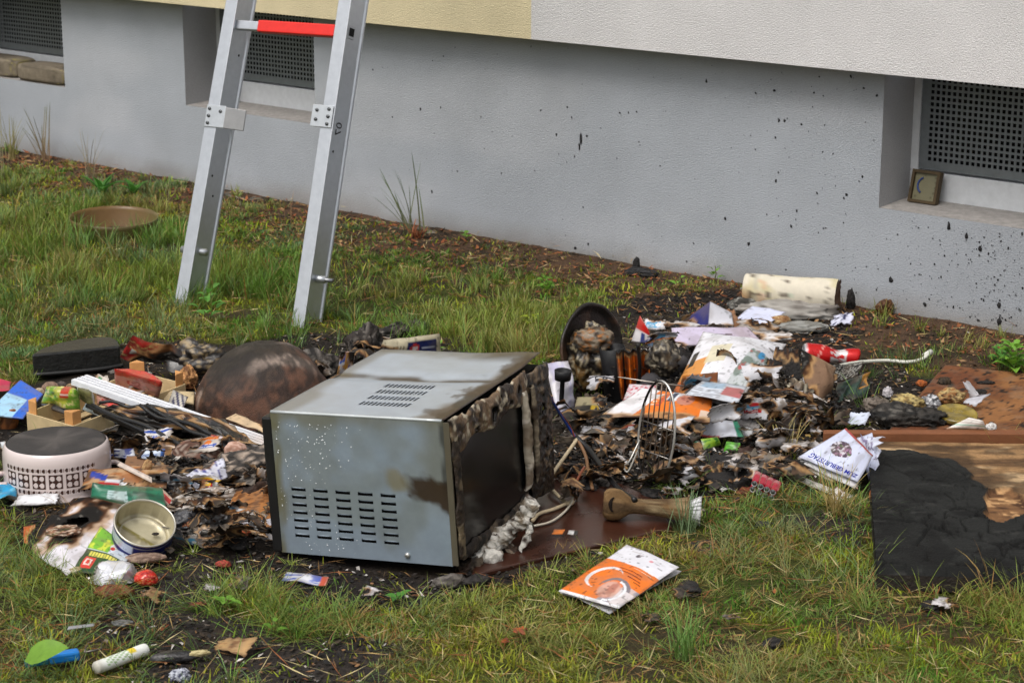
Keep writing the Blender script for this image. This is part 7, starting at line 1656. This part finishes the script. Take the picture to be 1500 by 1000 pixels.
from mathutils.bvhtree import BVHTree
hv, hf = [], []
for o in list(SC.objects):
    if o.name.startswith(('ash_mound', 'ash_clod')):
        off = sum(len(q) for q in hv); co = np.zeros(len(o.data.vertices)*3); o.data.vertices.foreach_get('co', co); hv.append(co.reshape(-1, 3)+np.array(o.location))
        hf += [tuple(i+off for i in p.vertices) for p in o.data.polygons]
tree = BVHTree.FromPolygons([tuple(v) for v in np.vstack(hv)], hf)
fx, fy, fz = [], [], []
for i in range(26000):
    q = [(1020, 625, 150, 60), (1020, 625, 150, 60), (280, 720, 110, 55), (1165, 610, 60, 40), (880, 690, 50, 30)][i % 5]
    p = at(rg.normal(q[0], q[2]*.55), rg.normal(q[1], q[3]*.55), 0)
    h = tree.ray_cast(Vector((p[0], p[1], 1)), Vector((0, 0, -1)))
    if h[0] is not None and h[0].z > .004: fx.append(p[0]); fy.append(p[1]); fz.append(h[0].z)
fx, fy, fz = np.array(fx), np.array(fy), np.array(fz); n = len(fx)
ix = np.searchsorted([.46, .70, .84, .91, .96], rg.random(n))
bits('char_flakes', fx, fy, rg.uniform(.006, .026, n), rg.uniform(.004, .014, n), pal[ix]*rg.uniform(.7, 1.2, n)[:, None], fz-gz(fx, fy)+rg.uniform(.001, .010, n), 'brittle black char flakes covering both burnt heaps', 'char', .5, M_CHAR)

# weeds with leaves one can pick apart
def leaf_mesh(base, d, up, L, W, droop, fold):
    s = unit(np.cross(d, up)); V = []; ts = np.linspace(0, 1, 7)
    for t in ts:
        w = W/2*(math.sin(PI*min(1, t**.75)))**.8+.0006
        p = base+d*L*t+up*(L*(.22*math.sin(PI*t*.6)-droop*t*t))
        V += [p-s*w+up*fold*w, p, p+s*w+up*fold*w]
    F = [(3*i+j, 3*i+j+1, 3*i+j+4, 3*i+j+3) for i in range(6) for j in range(2)]
    return np.array(V), F
def weed(name, label, px, py, height, nl, L, W, col, spread=1.0, stem=True, seed=1, basal=False, lo=.2):
    r = np.random.default_rng(seed); b = at(px, py, 0)
    t = thing(name, label, 'plant', b)
    if stem: MB().tube([b, b+A(.1*height, 0, height*.5), b+A(.05*height, .05*height, height)], .0018, S(110, 120, 60), 6).build('stem', M_LEAF, t)
    for i in range(nl):
        a = i*2.4+r.uniform(-.4, .4); h = 0.003 if basal else height*(lo+(1-lo)*(i+.5)/nl)
        el = r.uniform(.5, 1.1) if basal else r.uniform(-.05, .6)
        d = unit(A(math.cos(a)*math.cos(el)*spread, math.sin(a)*math.cos(el)*spread, math.sin(el)))
        s = r.uniform(.7, 1.15)*(1 if basal else (1.05-.35*i/nl))
        rad_ = 0 if basal else r.uniform(.0, .25)*height
        bb = b+A(math.cos(a)*rad_, math.sin(a)*rad_, h)
        up = A(0, 0, 1)-d*d[2]; up = unit(up)
        V, F = leaf_mesh(bb, d, up, L*s, W*s, r.uniform(.1, .4), .35)
        mk('leaf', V, F, M_LEAF, t, col*r.uniform(.75, 1.2))
_L = thing('fallen_leaf', 'broad light green leaf lying over the blue scraper', 'leaf', at(60, 962)*A(1, 1, 0))
V, F = leaf_mesh(at(36, 968, .03), unit(at(86, 956, .045)-at(36, 968, .03)), unit(A(0, -.5, .85)), .082, .046, .1, .25)
mk('leaf', V, F, M_LEAF, _L, S(128, 172, 62))
# matted thatch under the tufts
x, y = pts_in_view(34000, p=1.2); keep = (~blocked(x, y)) & (rg.random(len(x)) < .9*growth(x, y)*sm(n2(x, y, 5, 431), .35, .6)); x, y = x[keep], y[keep]; n = len(x)
bits('thatch', x, y, rg.uniform(.015, .05, n), rg.uniform(.0012, .0030, n), np.array([S(96, 74, 48), S(120, 92, 56), S(70, 56, 38), S(146, 118, 76), S(124, 76, 46)])[rg.integers(0, 5, n)]*rg.uniform(.6, 1.15, n)[:, None], rg.uniform(.002, .016, n), 'matted brown thatch lying between the grass tufts', 'thatch', .2)
GL1, GL2, GL3 = S(120, 168, 62), S(84, 140, 58), S(104, 160, 70)
weed('seedling', 'bright green seedling with five leaves on bare soil in front', 330, 896, .028, 6, .030, .017, GL1, seed=3, lo=.5)
weed('nettle', 'green leafy weed growing at the ladder foot', 306, 478, .115, 12, .042, .022, GL3, seed=4)
weed('dandelion', 'broad light green leaf rosette by the wall behind the amber dish', 150, 288, .06, 9, .115, .036, GL2, seed=5, basal=True, stem=False)
weed('dandelion', 'smaller green leaf rosette at the wall nearer the ladder', 196, 286, .05, 5, .095, .034, GL2, seed=6, basal=True, stem=False)
weed('leafy_weed', 'bright green bushy weed by the brown hardboard and wall', 1484, 548, .085, 26, .042, .030, GL1, seed=7, lo=.1)
weed('leafy_weed', 'green weed with round leaves just behind the bushy one', 1464, 536, .06, 14, .034, .026, GL3, seed=8, lo=.1)
weed('seedling', 'slim light green seedling against the wall beside the towel roll', 1046, 414, .055, 6, .030, .012, GL1, seed=9)
weed('clover', 'low light green clover patch in grass before the wall', 800, 428, .05, 16, .030, .022, GL1, seed=10, lo=.1)
weed('clover', 'small green clover sprig near the edging before the wall', 682, 352, .03, 5, .026, .018, GL1, seed=11)
weed('clover', 'small two-leaved green sprout behind the orange folder in litter', 994, 428, .05, 4, .030, .018, GL1, seed=12)
weed('seedling', 'low green sprout under the grey microwave front in grass', 582, 882, .012, 4, .030, .016, GL2, seed=13)
weed('seedling', 'pale green sprout on soil near the dry leaf', 400, 932, .03, 4, .022, .012, GL1, seed=14)
weed('clover', 'green sprout beside the cream packet behind microwave', 640, 520, .035, 5, .03, .02, GL1, seed=15)
weed('clover', 'yellow-green leaf cluster in grass behind the burnt pan', 778, 486, .05, 6, .034, .024, S(168, 186, 60), seed=16)
def clump(name, label, px, py, n, L, az0, spread, W, c0, c1, lean=(.1, .8), bend=(.2, .9), seed=1):
    global rg
    r = np.random.default_rng(seed); b = at(px, py, 0)
    root = b+np.stack([r.normal(0, .012, n), r.normal(0, .012, n), np.zeros(n)], -1)
    az = az0+r.normal(0, spread, n)
    o = blades(name, root, az, L*r.uniform(.5, 1.1, n), W*r.uniform(.7, 1.2, n), r.uniform(*lean, n), r.uniform(*bend, n), np.tile(c0, (n, 1)), np.tile(c1, (n, 1))*r.uniform(.8, 1.2, (n, 1)), 7, kind=None, twist=np.zeros(n))
    tag(o, label, 'grass clump')
clump('grass_clump', 'tall green grass clump leaning against the plastered wall', 606, 345, 15, .30, 2.7, .55, .006, S(120, 120, 80), S(96, 116, 84), (.0, .75), (.05, .5), 3)
clump('grass_clump', 'reddish dry base of the tall grass clump at the wall', 612, 348, 26, .07, 3, 2.5, .006, S(120, 70, 44), S(166, 100, 62), seed=4)
clump('grass_clump', 'dull green tall grass below the stone sill at picture edge', 66, 236, 14, .26, 2.6, .9, .0055, S(140, 110, 80), S(110, 118, 88), (0, .6), (.0, .5), 5)
clump('grass_clump', 'dry thin grass stalks against wall between sill and ladder', 130, 262, 16, .22, 1.0, 2.5, .003, S(150, 140, 110), S(160, 150, 124), (0, .35), (.0, .5), 6)
clump('grass_clump', 'dry pale grass clump at the lawn corner near the wall', 20, 235, 30, .20, 2.0, 2.5, .0035, S(150, 136, 90), S(140, 140, 84), (0, .4), (.0, .7), 7)
clump('grass_clump', 'single very tall pale stalk in front of stone sill', 12, 262, 2, .62, 1.6, .15, .004, S(150, 144, 110), S(180, 176, 140), (0, .04), (.0, .1), 8)
clump('grass_clump', 'feathery dry stalk leaning on the wall above the towel roll', 1180, 418, 7, .20, .4, .22, .006, S(150, 136, 110), S(150, 140, 112), (.2, .5), (.1, .45), 9)
clump('grass_clump', 'few thin green stalks at wall beside the ladder rail', 344, 318, 6, .13, 2, 2.0, .003, S(130, 130, 70), S(140, 140, 80), (0, .4), (.0, .5), 10)
clump('grass_clump', 'thin dry stalks against wall just past the ladder', 420, 330, 6, .12, 2, 2.0, .0028, S(140, 110, 80), S(150, 120, 90), (0, .4), (.0, .5), 11)
clump('grass_clump', 'straw-coloured grass tuft growing in front of the birthday magazine', 1225, 755, 60, .13, 1.0, 2.2, .0024, S(150, 130, 80), S(176, 158, 96), (.2, 1.0), (.1, .8), 12)
clump('grass_clump', 'grey-green grass tuft at the mouth of the vase', 1002, 782, 46, .11, 1.5, 2.2, .0022, S(110, 130, 90), S(112, 140, 100), (.0, .6), (.1, .7), 13)
clump('grass_clump', 'fresh green grass tuft in the moss below the brochure', 1000, 965, 60, .12, 1.5, 2.5, .0022, S(110, 140, 70), S(104, 150, 70), (.0, .7), (.2, .9), 14)
clump('grass_clump', 'yellowish grass tuft in ash behind the birthday magazine', 1146, 672, 26, .12, .8, 1.4, .0024, S(150, 130, 80), S(186, 172, 110), (.1, .8), (.1, .6), 15)
